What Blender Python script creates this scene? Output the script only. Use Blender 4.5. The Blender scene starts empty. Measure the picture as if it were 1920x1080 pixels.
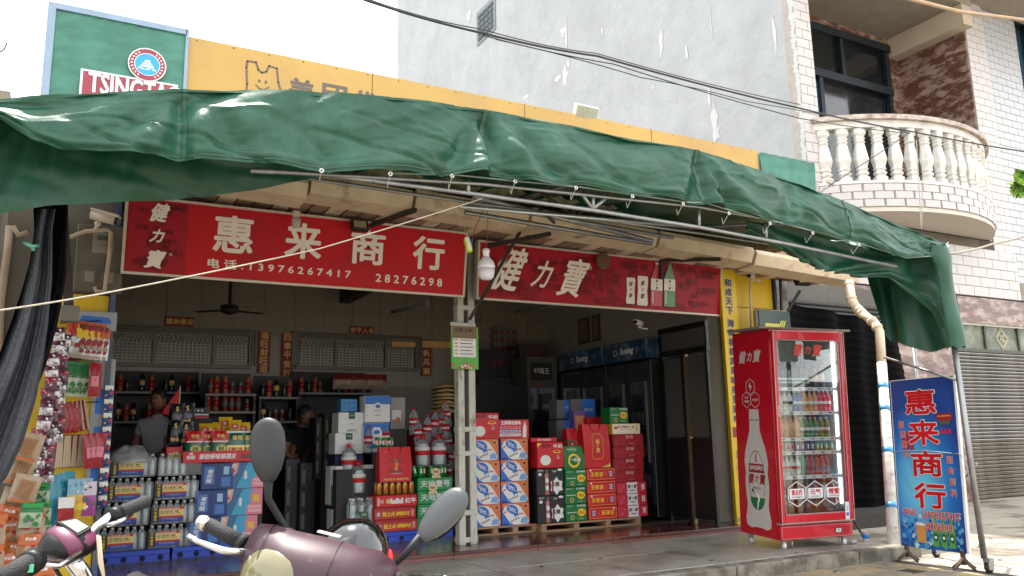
import bpy, math, random
from mathutils import Vector, Matrix, Euler, noise
random.seed(7)
S = bpy.context.scene
COL = S.collection
rad = math.radians
# ---------------------------------------------------------------- camera
CAMZ = 1.17
cd = bpy.data.cameras.new('camera'); cam = bpy.data.objects.new('camera', cd); COL.objects.link(cam)
cd.sensor_width = 36; cd.lens = 36*1541/1920; cd.clip_start = .05; cd.clip_end = 400
_y, _p, _r = rad(28.75), rad(10.6), rad(-1.25)
_f = Vector((math.sin(_y)*math.cos(_p), math.cos(_y)*math.cos(_p), math.sin(_p)))
_r0 = Vector((math.cos(_y), -math.sin(_y), 0)); _u0 = _r0.cross(_f)
_rt = _r0*math.cos(_r)+_u0*math.sin(_r); _up = -_r0*math.sin(_r)+_u0*math.cos(_r)
cam.matrix_world = Matrix(((_rt.x, _up.x, -_f.x, 0), (_rt.y, _up.y, -_f.y, 0), (_rt.z, _up.z, -_f.z, CAMZ), (0, 0, 0, 1)))
S.camera = cam
# ---------------------------------------------------------------- sky and sun
SUN_EL, SUN_ROT = 70, 8      # sun stands high behind the shop (rotation clockwise from +Y)
w = bpy.data.worlds.new('World'); S.world = w; w.use_nodes = True
nt = w.node_tree; bg = nt.nodes['Background']
sky = nt.nodes.new('ShaderNodeTexSky'); sky.sky_type = 'NISHITA'; sky.sun_disc = False
sky.sun_elevation = rad(SUN_EL); sky.sun_rotation = rad(SUN_ROT); sky.dust_density = 3.0; sky.air_density = 1.0
tc = nt.nodes.new('ShaderNodeTexCoord'); cn = nt.nodes.new('ShaderNodeTexNoise'); cn.inputs['Scale'].default_value = 2.2
cn.inputs['Detail'].default_value = 8; cn.inputs['Roughness'].default_value = .6
cr = nt.nodes.new('ShaderNodeValToRGB'); cr.color_ramp.elements[0].position = .2; cr.color_ramp.elements[1].position = .45
mx = nt.nodes.new('ShaderNodeMix'); mx.data_type = 'RGBA'
mx.inputs['B'].default_value = (9, 9.2, 9.5, 1)
L = nt.links.new
L(tc.outputs['Generated'], cn.inputs['Vector']); L(cn.outputs['Fac'], cr.inputs['Fac']); L(cr.outputs['Color'], mx.inputs['Factor'])
L(sky.outputs['Color'], mx.inputs['A']); L(mx.outputs['Result'], bg.inputs['Color']); bg.inputs['Strength'].default_value = .13
sl = bpy.data.lights.new('sun', 'SUN'); sun = bpy.data.objects.new('sun', sl); COL.objects.link(sun)
sl.energy = 4.0; sl.angle = rad(.5); sl.color = (1, .95, .87)
_sd = Vector((math.sin(rad(SUN_ROT))*math.cos(rad(SUN_EL)), math.cos(rad(SUN_ROT))*math.cos(rad(SUN_EL)), math.sin(rad(SUN_EL))))
sun.rotation_euler = _sd.to_track_quat('Z', 'Y').to_euler()
S.view_settings.view_transform = 'Standard'; S.view_settings.look = 'None'; S.view_settings.gamma = 1
S.view_settings.use_curve_mapping = False; S.view_settings.exposure = 1.33
S.render.engine = 'CYCLES'; S.cycles.max_bounces = 7; S.cycles.transparent_max_bounces = 16
# ---------------------------------------------------------------- helpers
def at(px, py, ax, v):
    "the point of the place that lies on the plane ax = v and is seen at photo pixel px, py"
    d = _f+_rt*((px-960)/1541)-_up*((py-540)/1541); i = 'xyz'.index(ax)
    c = Vector((0, 0, CAMZ)); return c+d*((v-c[i])/d[i])
def lin(h):
    h = h.lstrip('#'); return tuple(((int(h[i:i+2], 16)/255)**2.2) for i in (0, 2, 4))
MATS = {}
def M(name, c='#808080', rough=.6, metal=0, var=.12, scale=8, bump=0, bscale=40, c2=None, c2scale=3, c2lo=.45, c2hi=.6, spec=.5, coat=0, trans=0, emit=0, sheen=0, det=4, stretch=None):
    if name in MATS: return MATS[name]
    m = bpy.data.materials.new(name); m.use_nodes = True; n = m.node_tree.nodes; l = m.node_tree.links.new
    b = n['Principled BSDF']; c = lin(c) if isinstance(c, str) else c
    b.inputs['Roughness'].default_value = rough; b.inputs['Metallic'].default_value = metal
    b.inputs['Specular IOR Level'].default_value = spec; b.inputs['Coat Weight'].default_value = coat
    t = n.new('ShaderNodeTexCoord'); src = t.outputs['Object']
    if stretch:
        mp = n.new('ShaderNodeMapping'); mp.inputs['Scale'].default_value = stretch; l(src, mp.inputs['Vector']); src = mp.outputs['Vector']
    nz = n.new('ShaderNodeTexNoise'); nz.inputs['Scale'].default_value = scale; nz.inputs['Detail'].default_value = det; l(src, nz.inputs['Vector'])
    mr = n.new('ShaderNodeMapRange'); mr.inputs['From Min'].default_value = .3; mr.inputs['From Max'].default_value = .7
    mr.inputs['To Min'].default_value = 1-var; mr.inputs['To Max'].default_value = 1+var*.6; l(nz.outputs['Fac'], mr.inputs['Value'])
    mu = n.new('ShaderNodeMix'); mu.data_type = 'RGBA'; mu.blend_type = 'MULTIPLY'; mu.inputs['Factor'].default_value = 1
    mu.inputs['A'].default_value = (*c, 1)
    if c2:
        n2 = n.new('ShaderNodeTexNoise'); n2.inputs['Scale'].default_value = c2scale; n2.inputs['Detail'].default_value = 6; n2.inputs['Roughness'].default_value = .65; l(src, n2.inputs['Vector'])
        r2 = n.new('ShaderNodeValToRGB'); r2.color_ramp.elements[0].position = c2lo; r2.color_ramp.elements[1].position = c2hi
        r2.color_ramp.elements[0].color = (*c, 1); r2.color_ramp.elements[1].color = (*lin(c2), 1); l(n2.outputs['Fac'], r2.inputs['Fac']); l(r2.outputs['Color'], mu.inputs['A'])
    l(mr.outputs['Result'], mu.inputs['B']); l(mu.outputs['Result'], b.inputs['Base Color'])
    rr = n.new('ShaderNodeMapRange'); rr.inputs['To Min'].default_value = max(0, rough-.08); rr.inputs['To Max'].default_value = min(1, rough+.1); l(nz.outputs['Fac'], rr.inputs['Value']); l(rr.outputs['Result'], b.inputs['Roughness'])
    if bump:
        bn = n.new('ShaderNodeTexNoise'); bn.inputs['Scale'].default_value = bscale; bn.inputs['Detail'].default_value = 5; l(src, bn.inputs['Vector'])
        bp = n.new('ShaderNodeBump'); bp.inputs['Strength'].default_value = bump; bp.inputs['Distance'].default_value = .02; l(bn.outputs['Fac'], bp.inputs['Height']); l(bp.outputs['Normal'], b.inputs['Normal'])
    if trans: b.inputs['Transmission Weight'].default_value = trans; b.inputs['IOR'].default_value = 1.33
    if emit: b.inputs['Emission Color'].default_value = (*c, 1); b.inputs['Emission Strength'].default_value = emit
    MATS[name] = m; return m
def glassy(name, c='#ffffff', k=.75, rough=.05):
    "thin clear film or pane: lets light straight through and mirrors at its face"
    if name in MATS: return MATS[name]
    m = bpy.data.materials.new(name); m.use_nodes = True; n = m.node_tree.nodes; l = m.node_tree.links.new
    n.remove(n['Principled BSDF']); tr = n.new('ShaderNodeBsdfTransparent'); tr.inputs['Color'].default_value = (*lin(c), 1)
    gl = n.new('ShaderNodeBsdfPrincipled' if k < .88 else 'ShaderNodeBsdfGlossy'); gl.inputs[0].default_value = (.6, .62, .62, 1) if k < .88 else (.9, .9, .9, 1); gl.inputs['Roughness'].default_value = rough
    fr = n.new('ShaderNodeFresnel'); fr.inputs['IOR'].default_value = 1.5
    ad = n.new('ShaderNodeMath'); ad.operation = 'ADD'; ad.use_clamp = True; ad.inputs[1].default_value = 1-k-.04; l(fr.outputs['Fac'], ad.inputs[0])
    mi = n.new('ShaderNodeMixShader'); l(ad.outputs[0], mi.inputs['Fac']); l(tr.outputs[0], mi.inputs[1]); l(gl.outputs[0], mi.inputs[2])
    l(mi.outputs[0], n['Material Output'].inputs['Surface']); MATS[name] = m; return m
TXT = {}
def txt(s, off=0, res=2):
    off = 0
    k = (s, off, res)
    if k in TXT: return TXT[k]
    cu = bpy.data.curves.new('t', 'FONT'); cu.body = s; cu.size = 1; cu.offset = off; cu.resolution_u = res; cu.fill_mode = 'FRONT' if False else 'BOTH'
    cu.align_x = 'CENTER'; cu.align_y = 'CENTER'
    o = bpy.data.objects.new('t', cu); COL.objects.link(o)
    dg = bpy.context.evaluated_depsgraph_get(); me = o.evaluated_get(dg).to_mesh()
    vs = [tuple(v.co) for v in me.vertices]; fs = [tuple(p.vertices) for p in me.polygons]
    o.evaluated_get(dg).to_mesh_clear(); COL.objects.unlink(o); bpy.data.objects.remove(o); bpy.data.curves.remove(cu)
    if vs:
        x0 = min(v[0] for v in vs); x1 = max(v[0] for v in vs); y0 = min(v[1] for v in vs); y1 = max(v[1] for v in vs)
        vs = [(v[0]-(x0+x1)/2, v[1]-(y0+y1)/2) for v in vs]; dim = (x1-x0, y1-y0)
    else: dim = (1, 1)
    TXT[k] = (vs, fs, dim); return TXT[k]
class MB:
    def __init__(s): s.v = []; s.f = []; s.mi = []; s.sm = []; s.mats = []
    def add(s, vs, fs, mat, smooth=False, T=None):
        if mat not in s.mats: s.mats.append(mat)
        k = s.mats.index(mat); b = len(s.v)
        if T is not None: vs = [T@Vector(v) for v in vs]
        s.v += [tuple(v) for v in vs]
        for f in fs: s.f.append(tuple(b+i for i in f)); s.mi.append(k); s.sm.append(smooth)
        return s
    def box(s, x0, x1, y0, y1, z0, z1, mat, T=None, bev=0):
        if bev <= 0:
            vs = [(x, y, z) for z in (z0, z1) for y in (y0, y1) for x in (x0, x1)]
            return s.add(vs, [(0, 2, 3, 1), (4, 5, 7, 6), (0, 1, 5, 4), (2, 6, 7, 3), (0, 4, 6, 2), (1, 3, 7, 5)], mat, False, T)
        c = [(x0+x1)/2, (y0+y1)/2, (z0+z1)/2]; h = [(x1-x0)/2, (y1-y0)/2, (z1-z0)/2]; b = min(bev, min(h)*.9)
        vs = []; idx = {}
        for sx in (-1, 1):
            for sy in (-1, 1):
                for sz in (-1, 1):
                    for a in range(3):
                        p = [h[0]-b, h[1]-b, h[2]-b]; p[a] = h[a]
                        idx[(sx, sy, sz, a)] = len(vs); vs.append((c[0]+sx*p[0], c[1]+sy*p[1], c[2]+sz*p[2]))
        fs = []
        def g(a, sg, o1, o2):
            q = [0, 0, 0]; q[a] = sg; r = [x for x in range(3) if x != a]; q[r[0]] = o1; q[r[1]] = o2; return idx[(*q, a)]
        for a in range(3):
            for sg in (-1, 1): fs.append([g(a, sg, -1, -1), g(a, sg, 1, -1), g(a, sg, 1, 1), g(a, sg, -1, 1)])
        for a in range(3):
            r = [x for x in range(3) if x != a]
            for s1 in (-1, 1):
                for s2 in (-1, 1):
                    q0 = [0, 0, 0]; q0[r[0]] = s1; q0[r[1]] = s2; lo = list(q0); hi = list(q0); lo[a] = -1; hi[a] = 1
                    fs.append([idx[(*lo, r[0])], idx[(*hi, r[0])], idx[(*hi, r[1])], idx[(*lo, r[1])]])
        for sx in (-1, 1):
            for sy in (-1, 1):
                for sz in (-1, 1): fs.append([idx[(sx, sy, sz, a)] for a in range(3)])
        cc = Vector(c); out = []
        for f in fs:
            n = (Vector(vs[f[1]])-Vector(vs[f[0]])).cross(Vector(vs[f[2]])-Vector(vs[f[0]])); m = sum((Vector(vs[i]) for i in f), Vector())/len(f)-cc
            out.append(f if n.dot(m) > 0 else f[::-1])
        return s.add(vs, out, mat, False, T)
    def tube(s, pts, r, mat, n=8, T=None, caps=True, closed=False):
        pts = [Vector(p) for p in pts]; N = len(pts); rs = r if isinstance(r, (list, tuple)) else [r]*N
        vs = []; fs = []; prev = None
        for i, p in enumerate(pts):
            a = pts[(i-1) % N] if (closed or i > 0) else p; b = pts[(i+1) % N] if (closed or i < N-1) else p
            d = (b-a); d = d.normalized() if d.length > 1e-9 else Vector((0, 0, 1))
            if prev is None:
                h = Vector((0, 0, 1)) if abs(d.z) < .9 else Vector((1, 0, 0)); e1 = d.cross(h).normalized()
            else: e1 = (prev-d*prev.dot(d)); e1 = e1.normalized() if e1.length > 1e-6 else d.orthogonal().normalized()
            prev = e1; e2 = d.cross(e1)
            for k in range(n):
                t = 2*math.pi*(k+.5)/n; vs.append(p+(e1*math.cos(t)+e2*math.sin(t))*rs[i])
        for i in range(N if closed else N-1):
            j = (i+1) % N
            for k in range(n): fs.append((i*n+k, j*n+k, j*n+(k+1) % n, i*n+(k+1) % n))
        if caps and not closed: fs.append(tuple(range(n))); fs.append(tuple((N-1)*n+k for k in range(n))[::-1])
        return s.add(vs, fs, mat, n > 4, T)
    def lathe(s, prof, mat, n=12, T=None, smooth=True):
        vs = []; fs = []
        for r, z in prof:
            for k in range(n): t = 2*math.pi*k/n; vs.append((r*math.cos(t), r*math.sin(t), z))
        for i in range(len(prof)-1):
            for k in range(n): fs.append((i*n+k, i*n+(k+1) % n, (i+1)*n+(k+1) % n, (i+1)*n+k))
        if prof[0][0] > 1e-4: fs.append(tuple(range(n))[::-1])
        if prof[-1][0] > 1e-4: fs.append(tuple((len(prof)-1)*n+k for k in range(n)))
        return s.add(vs, fs, mat, smooth, T)
    def poly(s, pts, y, mat, th=0, T=None):
        "outline in x,z facing -y, optional thickness backwards"
        n = len(pts); vs = [(p[0], y, p[1]) for p in pts]; a = sum(pts[i][0]*pts[(i+1) % n][1]-pts[(i+1) % n][0]*pts[i][1] for i in range(n))
        o = list(range(n)) if a > 0 else list(range(n))[::-1]; fs = [tuple(o)]
        if th:
            vs += [(p[0], y+th, p[1]) for p in pts]; fs.append(tuple(i+n for i in o[::-1]))
            for i in range(n): fs.append((o[i], o[i]+n, o[(i+1) % n]+n, o[(i+1) % n]))
        return s.add(vs, fs, mat, False, T)
    def disc(s, x, z, r, y, mat, n=20, rz=None, T=None, rot=0):
        rz = rz or r; c, q = math.cos(rot), math.sin(rot)
        pts = [(x+r*math.cos(t)*c-rz*math.sin(t)*q, z+r*math.cos(t)*q+rz*math.sin(t)*c) for t in [2*math.pi*k/n for k in range(n)]]
        return s.poly(pts, y, mat, 0, T)
    def ring(s, x, z, r0, r1, y, mat, n=24, k=1):
        vs = []; fs = []
        for i in range(n):
            t = 2*math.pi*i/n; vs += [(x+r0*math.cos(t), y, z+r0*k*math.sin(t)), (x+r1*math.cos(t), y, z+r1*k*math.sin(t))]
        for i in range(n): j = (i+1) % n; fs.append((2*i, 2*i+1, 2*j+1, 2*j))
        return s.add(vs, fs, mat)
    def rect(s, x0, x1, z0, z1, y, mat, T=None): return s.poly([(x0, z0), (x1, z0), (x1, z1), (x0, z1)], y, mat, 0, T)
    def line(s, pts, wd, y, mat):
        for a, b in zip(pts, pts[1:]):
            d = Vector((b[0]-a[0], b[1]-a[1])); d = d.normalized() if d.length else Vector((1, 0)); q = Vector((-d.y, d.x))*wd/2; e = d*wd*.3
            s.poly([(a[0]-q.x-e.x, a[1]-q.y-e.y), (b[0]-q.x+e.x, b[1]-q.y+e.y), (b[0]+q.x+e.x, b[1]+q.y+e.y), (a[0]+q.x-e.x, a[1]+q.y-e.y)], y, mat)
        return s
    def text(s, t, x, z, h, y, mat, wd=None, off=0, res=2, shear=0, rot=0, bold=0, nb=8, maxw=None):
        "t centred at x,z, glyph height h (or fitted to width wd), printed on plane y facing -y"
        vs, fs, dim = txt(t, off, res)
        if not vs: return s
        kz = h/dim[1]; kx = wd/dim[0] if wd else kz
        if maxw and dim[0]*kx > maxw: kx = maxw/dim[0]
        c, q = math.cos(rot), math.sin(rot); o = []
        for a, b in vs:
            a2 = a*kx+b*kz*shear; b2 = b*kz
            o.append((x+a2*c-b2*q, y, z+a2*q+b2*c))
        s.add(o, fs, mat)
        if bold:
            b = bold*h
            for i in range(nb):
                t_ = 2*math.pi*i/nb; dx, dz, dy = b*math.cos(t_), b*math.sin(t_), .00012*(i+1)
                s.add([(p[0]+dx, p[1]+dy, p[2]+dz) for p in o], fs, mat)
        return s
    def sheet(s, grid, mat, smooth=True, T=None):
        R_ = len(grid); C_ = len(grid[0]); vs = [p for row in grid for p in row]
        fs = [(i*C_+j, i*C_+j+1, (i+1)*C_+j+1, (i+1)*C_+j) for i in range(R_-1) for j in range(C_-1)]
        return s.add(vs, fs, mat, smooth, T)
    def ball(s, c, r, mat, n=12, T=None):
        rx, ry, rz = r if isinstance(r, (tuple, list)) else (r, r, r); m = n//2; vs = []; fs = []
        for i in range(m+1):
            p = math.pi*i/m
            for k in range(n): t = 2*math.pi*k/n; vs.append((c[0]+rx*math.sin(p)*math.cos(t), c[1]+ry*math.sin(p)*math.sin(t), c[2]-rz*math.cos(p)))
        for i in range(m):
            for k in range(n): fs.append((i*n+k, i*n+(k+1) % n, (i+1)*n+(k+1) % n, (i+1)*n+k))
        return s.add(vs, fs, mat, True, T)
    def mesh(s, name='mesh'):
        me = bpy.data.meshes.new(name); me.from_pydata(s.v, [], s.f)
        for m in s.mats: me.materials.append(m)
        me.polygons.foreach_set('material_index', s.mi); me.polygons.foreach_set('use_smooth', s.sm); me.update(); return me
def tag(o, label=None, cat=None, group=None, kind=None):
    if label: o['label'] = label
    if cat: o['category'] = cat
    if group: o['group'] = group
    if kind: o['kind'] = kind
    return o
def link(name, me, parent=None, loc=(0, 0, 0), rot=(0, 0, 0), scale=None):
    o = bpy.data.objects.new(name, me); COL.objects.link(o); o.location = loc; o.rotation_euler = rot
    if scale: o.scale = scale
    if parent: o.parent = parent
    return o
def obj(name, mb, parent=None, loc=(0, 0, 0), rot=(0, 0, 0)): return link(name, mb.mesh(name), parent, loc, rot)
def thing(name, label, cat, group=None, loc=(0, 0, 0), rot=(0, 0, 0)): return tag(link(name, None, None, loc, rot), label, cat, group)
def solo(name, mb, label, cat, group=None, loc=(0, 0, 0), rot=(0, 0, 0)): return tag(obj(name, mb, None, loc, rot), label, cat, group)
def struct(name, mb, loc=(0, 0, 0)): return tag(obj(name, mb, None, loc), kind='structure')
def kids(o): return [c for c in KID.get(o.name, [])]
KID = {}
def copy_tree(o, loc=None, rot=None, label=None, parent=None):
    c = o.copy(); COL.objects.link(c)
    if parent: c.parent = parent
    if loc is not None: c.location = loc
    if rot is not None: c.rotation_euler = rot
    if label: c['label'] = label
    for ch in list(o.children): copy_tree(ch, parent=c)
    return c
def V(*a): return Vector(a)
def lerp(a, b, t): return a+(b-a)*t
def pw(x, pts):
    "piecewise linear"
    if x <= pts[0][0]: return pts[0][1]
    for (a, b), (c, d) in zip(pts, pts[1:]):
        if x <= c: return b+(d-b)*(x-a)/(c-a)
    return pts[-1][1]
def smooth01(t): t = max(0, min(1, t)); return t*t*(3-2*t)
ORD = ['bottom', 'second from bottom', 'third from bottom', 'fourth from bottom']
def nth(k, n): return 'top' if k == n-1 else ORD[k]
ZP, ZS = .12, .18      # platform and shop floor levels
# ================================================================ GROUND, PLATFORM, STREET
concrete = M('street_concrete', '#9c9486', .9, var=.22, scale=1.4, bump=.35, bscale=25, c2='#6a6256', c2scale=1.1, c2lo=.5, c2hi=.6, det=8)
mb = MB(); mb.box(-80, 120, -60, 140, -.3, 0, concrete); struct('ground', mb)
granite = M('grey_granite', '#9c9890', .36, var=.4, scale=55, c2='#7d776c', c2scale=2.2, c2lo=.46, c2hi=.64)
granite2 = M('grey_granite_worn', '#a19c92', .42, var=.4, scale=50, c2='#7f786c', c2scale=1.6, c2lo=.46, c2hi=.64)
grout = M('grout', '#35322d', .95)
curb = M('kerb_stone', '#7d776b', .85, var=.3, scale=9, bump=.3, bscale=50, c2='#5b554b', c2scale=5)
mb = MB(); mb.box(-4, 7.38, 5.42, 7.30, 0, .113, grout); mb.box(-4, 6.6, 7.3, 7.9, 0, .10, grout); plat = struct('platform', mb)
sl_me = {}
x = -3.97; i = 0
while x < 7.3:
    x1 = min(x+.9, 7.37)
    for j, (ya, yb) in enumerate(((5.55, 6.42), (6.425, 7.295))):
        mb = MB(); mb.box(x+.006, x1-.006, ya+.006, yb-.006, .05, .12+random.uniform(-.001, .001), granite if (i*7+j*3) % 3 else granite2, bev=.002); obj('granite_slab', mb, plat)
    x += .905; i += 1
x = -3.97
while x < 7.3:
    x1 = min(x+1.5, 7.4)
    mb = MB(); mb.box(x, x1-.012, 5.38+random.uniform(-.008, .008), 5.545, -.02, .118, curb, bev=.012); obj('kerb_stone', mb, plat); x += 1.5
# street pavers just beyond the kerb
pav = [M('beige_paver', '#8c8068', .85, var=.2, scale=20), M('buff_paver', '#968667', .85, var=.2, scale=20), M('grey_paver', '#7c7464', .88, var=.2, scale=20)]
pm = []
for m in pav: b = MB(); b.box(-.097, .097, -.097, .097, -.03, .012, m, bev=.004); pm.append(b.mesh('paving_tile'))
mb = MB(); mb.box(4.2, 7.0, 3.6, 5.36, -.02, .003, grout); pbase = struct('paving', mb)
cnt = 0
for a in range(13):
    for b in range(9):
        X = 4.3+a*.2; Y = 3.66+b*.2
        if random.random() < .03: continue
        o = link('paving_tile', random.choice(pm), pbase, (X, Y, random.uniform(-.004, .003)), (random.uniform(-.01, .01), random.uniform(-.01, .01), 0)); cnt += 1
# shop floor: red-brown granite nosing and interior tiles
redstone = M('red_brown_granite', '#5e3a33', .16, var=.25, scale=60, c2='#4a2c28', c2scale=3, spec=.6)
redside = M('red_brown_granite_riser', '#7a4a40', .4, var=.25, scale=60)
mb = MB(); mb.box(-4, 10.4, 7.32, 12, .0, .165, grout); flo = struct('shop_floor', mb)
x = -1.2
while x < 7.1:
    mb = MB(); mb.box(x+.002, x+.896, 7.235, 7.98, .15, .18, redstone, bev=.004); obj('nosing_slab', mb, flo)
    mb = MB(); mb.box(x+.002, x+.896, 7.255, 7.30, .121, .149, redside); obj('riser_stone', mb, flo); x += .9
ft = M('floor_tile', '#6b645a', .3, var=.2, scale=14, c2='#575046', c2scale=3)
b = MB(); b.box(-.297, .297, -.297, .297, -.02, 0, ft, bev=.002); fme = b.mesh('floor_tile')
for a in range(12):
    for c in range(6): link('floor_tile', fme, flo, (.2+a*.6, 8.28+c*.6, .18))
mb = MB(); mb.box(-1.5, 7.35, 10.9, 12.6, .12, .178, ft); struct('back_floor', mb)

# ================================================================ NEIGHBOUR HOUSE (right)
NX, NY = 10.55, 9.0
stucco = M('grey_white_stucco', '#989c9d', .92, var=.06, scale=3, bump=1.0, bscale=7, c2='#8b8e90', c2scale=.9, c2lo=.4, c2hi=.8, det=8)
plas = M('white_patch_plaster', '#adafae', .9, var=.05, bump=.4, bscale=30)
tile_w = M('white_glazed_tile', '#a9aaac', .28, var=.05, scale=30)
tile_p = M('pinkish_glazed_tile', '#b4aeaa', .34, var=.08, scale=25)
tgrout = M('dark_tile_joint', '#96908b', .95)
marble = M('red_brown_marble', '#63453b', .22, var=.3, scale=9, c2='#9c8478', c2scale=3.2, c2lo=.46, c2hi=.60, det=10, stretch=(1, 1, 2.4))
cem = M('cement_soffit', '#8b8276', .95, var=.15, scale=4)
cream = M('cream_render', '#b7a894', .9, var=.1, scale=3)
darkwin = M('dark_window_frame', '#2d3438', .4, metal=.5)
glass_d = M('dark_window_glass', '#1a1f22', .05, var=.1, spec=.9)
glass_s = M('sky_window_glass', '#6f98bd', .03, metal=.8, spec=1)
house = thing('neighbour_house', 'tall white tiled house with a stucco side wall and curved balcony, right of the shop', 'house', loc=(NX, NY, 0))
def H(name, mb): return obj(name, mb, house, (-NX, -NY, 0))
mb = MB(); mb.box(NX, NX+.25, NY+.012, 12.6, 0, 13.2, stucco); mb.box(NX, NX+.25, 12.6, 28.1, 0, 21, stucco)
for i in range(26):      # lumps and streaks of filler along the cracked stucco
    pass
H('side_wall', mb)
mb = MB()
def blob(c, ry, rz, seed):
    rnd = random.Random(seed); n = 14; pts = []
    for k in range(n):
        t = 2*math.pi*k/n; q = rnd.uniform(.45, 1.2); pts.append((NX-.006-.002*(seed % 3), c[1]+ry*q*math.cos(t), c[2]+rz*q*math.sin(t)))
    mb.add(pts, [tuple(range(n))[::-1]], plas)
sd = 0
for (px, py, ry, rz) in [(1056, 60, .14, .16), (1062, 66, .05, .5), (1060, 140, .16, .3), (1045, 148, .2, .12), (1066, 120, .08, .12), (1340, 222, .10, .28), (1341, 230, .05, .7), (1330, 180, .05, .3), (1343, 250, .12, .2), (1240, 80, .08, .3), (1288, 100, .05, .2), (1500-48, 60, .04, .5), (1333, 40, .02, .5), (1130, 60, .04, .15), (985, 182, .18, .08), (1225, 165, .04, .1), (880, 30, .2, .2)]:
    p = at(px, py, 'x', NX); sd += 1; blob(p, ry, rz, sd)
for k in range(40):      # plaster drips along the corner
    z = 4.6+k*.11; blob((0, NY+.03+.03*random.random(), z), .05+.04*random.random(), .09, 100+k)
tag(H('filler_patch', mb), kind='stuff')
fd = MB()                                                           # small barred vent in the side wall
p = at(912, 40, 'x', NX); fr = M('vent_grey', '#6d7478', .7); vd = M('vent_dark', '#3c444a', .8)
q = MB(); q.box(NX-.03, NX-.004, p.y-.62, p.y+.62, p.z-.55, p.z+.55, fr); H('vent_frame', q)
q = MB()
for a in range(4):
    for b in range(5): q.box(NX-.05, NX-.031, p.y-.5+a*.26, p.y-.5+a*.26+.2, p.z-.45+b*.18, p.z-.45+b*.18+.12, vd)
H('vent_opening', q)
# ---- tiled facade pieces: backing plus real tiles
TCOUNT = [0]
def tiles(name, x0, x1, z0, z1, y, mat, tw=.30, th=.135, tone=None, single=True, depth=.25, jit=0):
    b = MB(); b.box(x0, x1, y, y+depth, z0, z1, tgrout); wl = H(name, b)
    me = MB(); me.box(.005, tw-.005, -.012, .004, .005, th-.005, mat, bev=.003); me = me.mesh('tile')
    j = 0; z = z0; stuff = MB()
    while z < z1-.03:
        x = x0-(tw/2 if j % 2 else 0)
        while x < x1-.02:
            a, c = max(x, x0), min(x+tw, x1)
            if c-a > .03:
                if abs(c-a-tw) < .001 and z+th <= z1+.001 and single and TCOUNT[0] < 290:
                    link('tile', me, wl, (x, y, z), (random.uniform(-.006, .006), 0, 0)); TCOUNT[0] += 1
                else: stuff.box(a+.005, c-.005, y-.012, y+.004, z+.005, min(z+th, z1)-.005, mat)
            x += tw
        z += th; j += 1
    if stuff.v: tag(obj('tiling', stuff, wl), kind='stuff')
    return wl
def zz(px, py, y=NY): return at(px, py, 'y', y).z
PX1 = 10.92                                                         # left pilaster, recess, right pilaster
RX = 15.45
tiles('left_pilaster', NX-.004, PX1, 4.6, 13.2, NY, tile_p, .30, .17)
tiles('right_pilaster', RX, RX+.62, 4.55, 13.2, NY, tile_p, .32, .15, single=False)
tiles('right_wall', RX+.62, 17.35, 3.98, 13.2, NY+.06, tile_w, .34, .15)
tiles('far_wall', 19.3, 24, 3.98, 13.2, NY+.06, tile_w, .34, .15, single=False)
tiles('under_window_wall', 17.35, 19.3, 3.98, 6.3, NY+.06, tile_w, .34, .15, single=False)
tiles('beam_band', NX-.004, RX+.62, 3.62, 4.55, NY-.03, tile_p, .45, .185)
b = MB(); b.box(RX+.62, 24, NY-.05, NY+.3, 3.62, 3.97, cem); H('beam', b)
b = MB(); b.box(17.35, 19.3, NY+.3, NY+.32, 6.3, 13, glass_s)
H('window_glass', b)
b = MB()
for x in (17.35, 18.0, 18.65, 19.24): b.box(x, x+.07, NY+.16, NY+.28, 6.3, 13, darkwin)
for z in (6.3, 8.1, 9.9, 11.7): b.box(17.35, 19.3, NY+.15, NY+.27, z, z+.08, darkwin)
H('window_frame', b)
# recess with brown marble, window and soffit
CZ = zz(1690, 85, 10.5)
b = MB(); b.box(PX1-.1, RX+.2, 10.5, 10.75, 4.3, 13, marble); H('recess_wall', b)
b = MB(); b.box(RX-.03, RX+.14, NY+.014, 10.5, 5.0, 13, marble); H('recess_cheek', b); b = MB(); b.box(PX1-.14, PX1-.01, NY+.26, 10.5, 5.0, 13, marble); H('recess_cheek', b)
b = MB(); b.box(PX1-.02, RX+.6, NY+.252, 10.49, 4.4, 4.998, cem); H('balcony_floor', b)
b = MB(); b.box(PX1, RX-.03, NY-.2, 10.5, CZ+.02, CZ+.25, cem); H('soffit', b)
b = MB(); b.box(RX-.34, RX-.035, NY-.19, 10.49, CZ-.42, CZ+.015, cream); pass; H('soffit_beam', b)
b = MB(); b.box(PX1-.3, 24, NY-1.6, NY+.02, CZ+.27, 13.2, cem); H('upper_balcony', b)
WX0, WX1 = at(1505, 60, 'y', 10.4).x-.9, at(1668, 160, 'y', 10.4).x
WZ1 = zz(1655, 95, 10.4); WZm = zz(1655, 172, 10.4); WZ0 = 5.2
b = MB(); b.box(WX0, WX1, 10.44, 10.46, WZ0, WZ1, glass_d); H('balcony_glass', b)
b = MB(); b.box(WX0+.3, WX0+1.18, 10.40, 10.42, WZ0, WZm-.15, glass_s); H('sliding_pane', b)
b = MB()
for x, wd in ((WX0, .1), (WX0+1.0, .07), (WX0+1.9, .09), (WX1-.13, .13)): b.box(x, x+wd, 10.34, 10.43, WZm, WZ1, darkwin)
for x in (WX0+.28, WX0+1.18, WX1-.13): b.box(x, x+.1, 10.335, 10.428, WZ0, WZm, darkwin)
b.box(WX0-.02, WX1+.02, 10.30, 10.44, WZ1-.06, WZ1+.1, darkwin); b.box(WX0-.02, WX1, 10.31, 10.435, WZm-.08, WZm+.08, darkwin)
H('balcony_window_frame', b)
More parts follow.
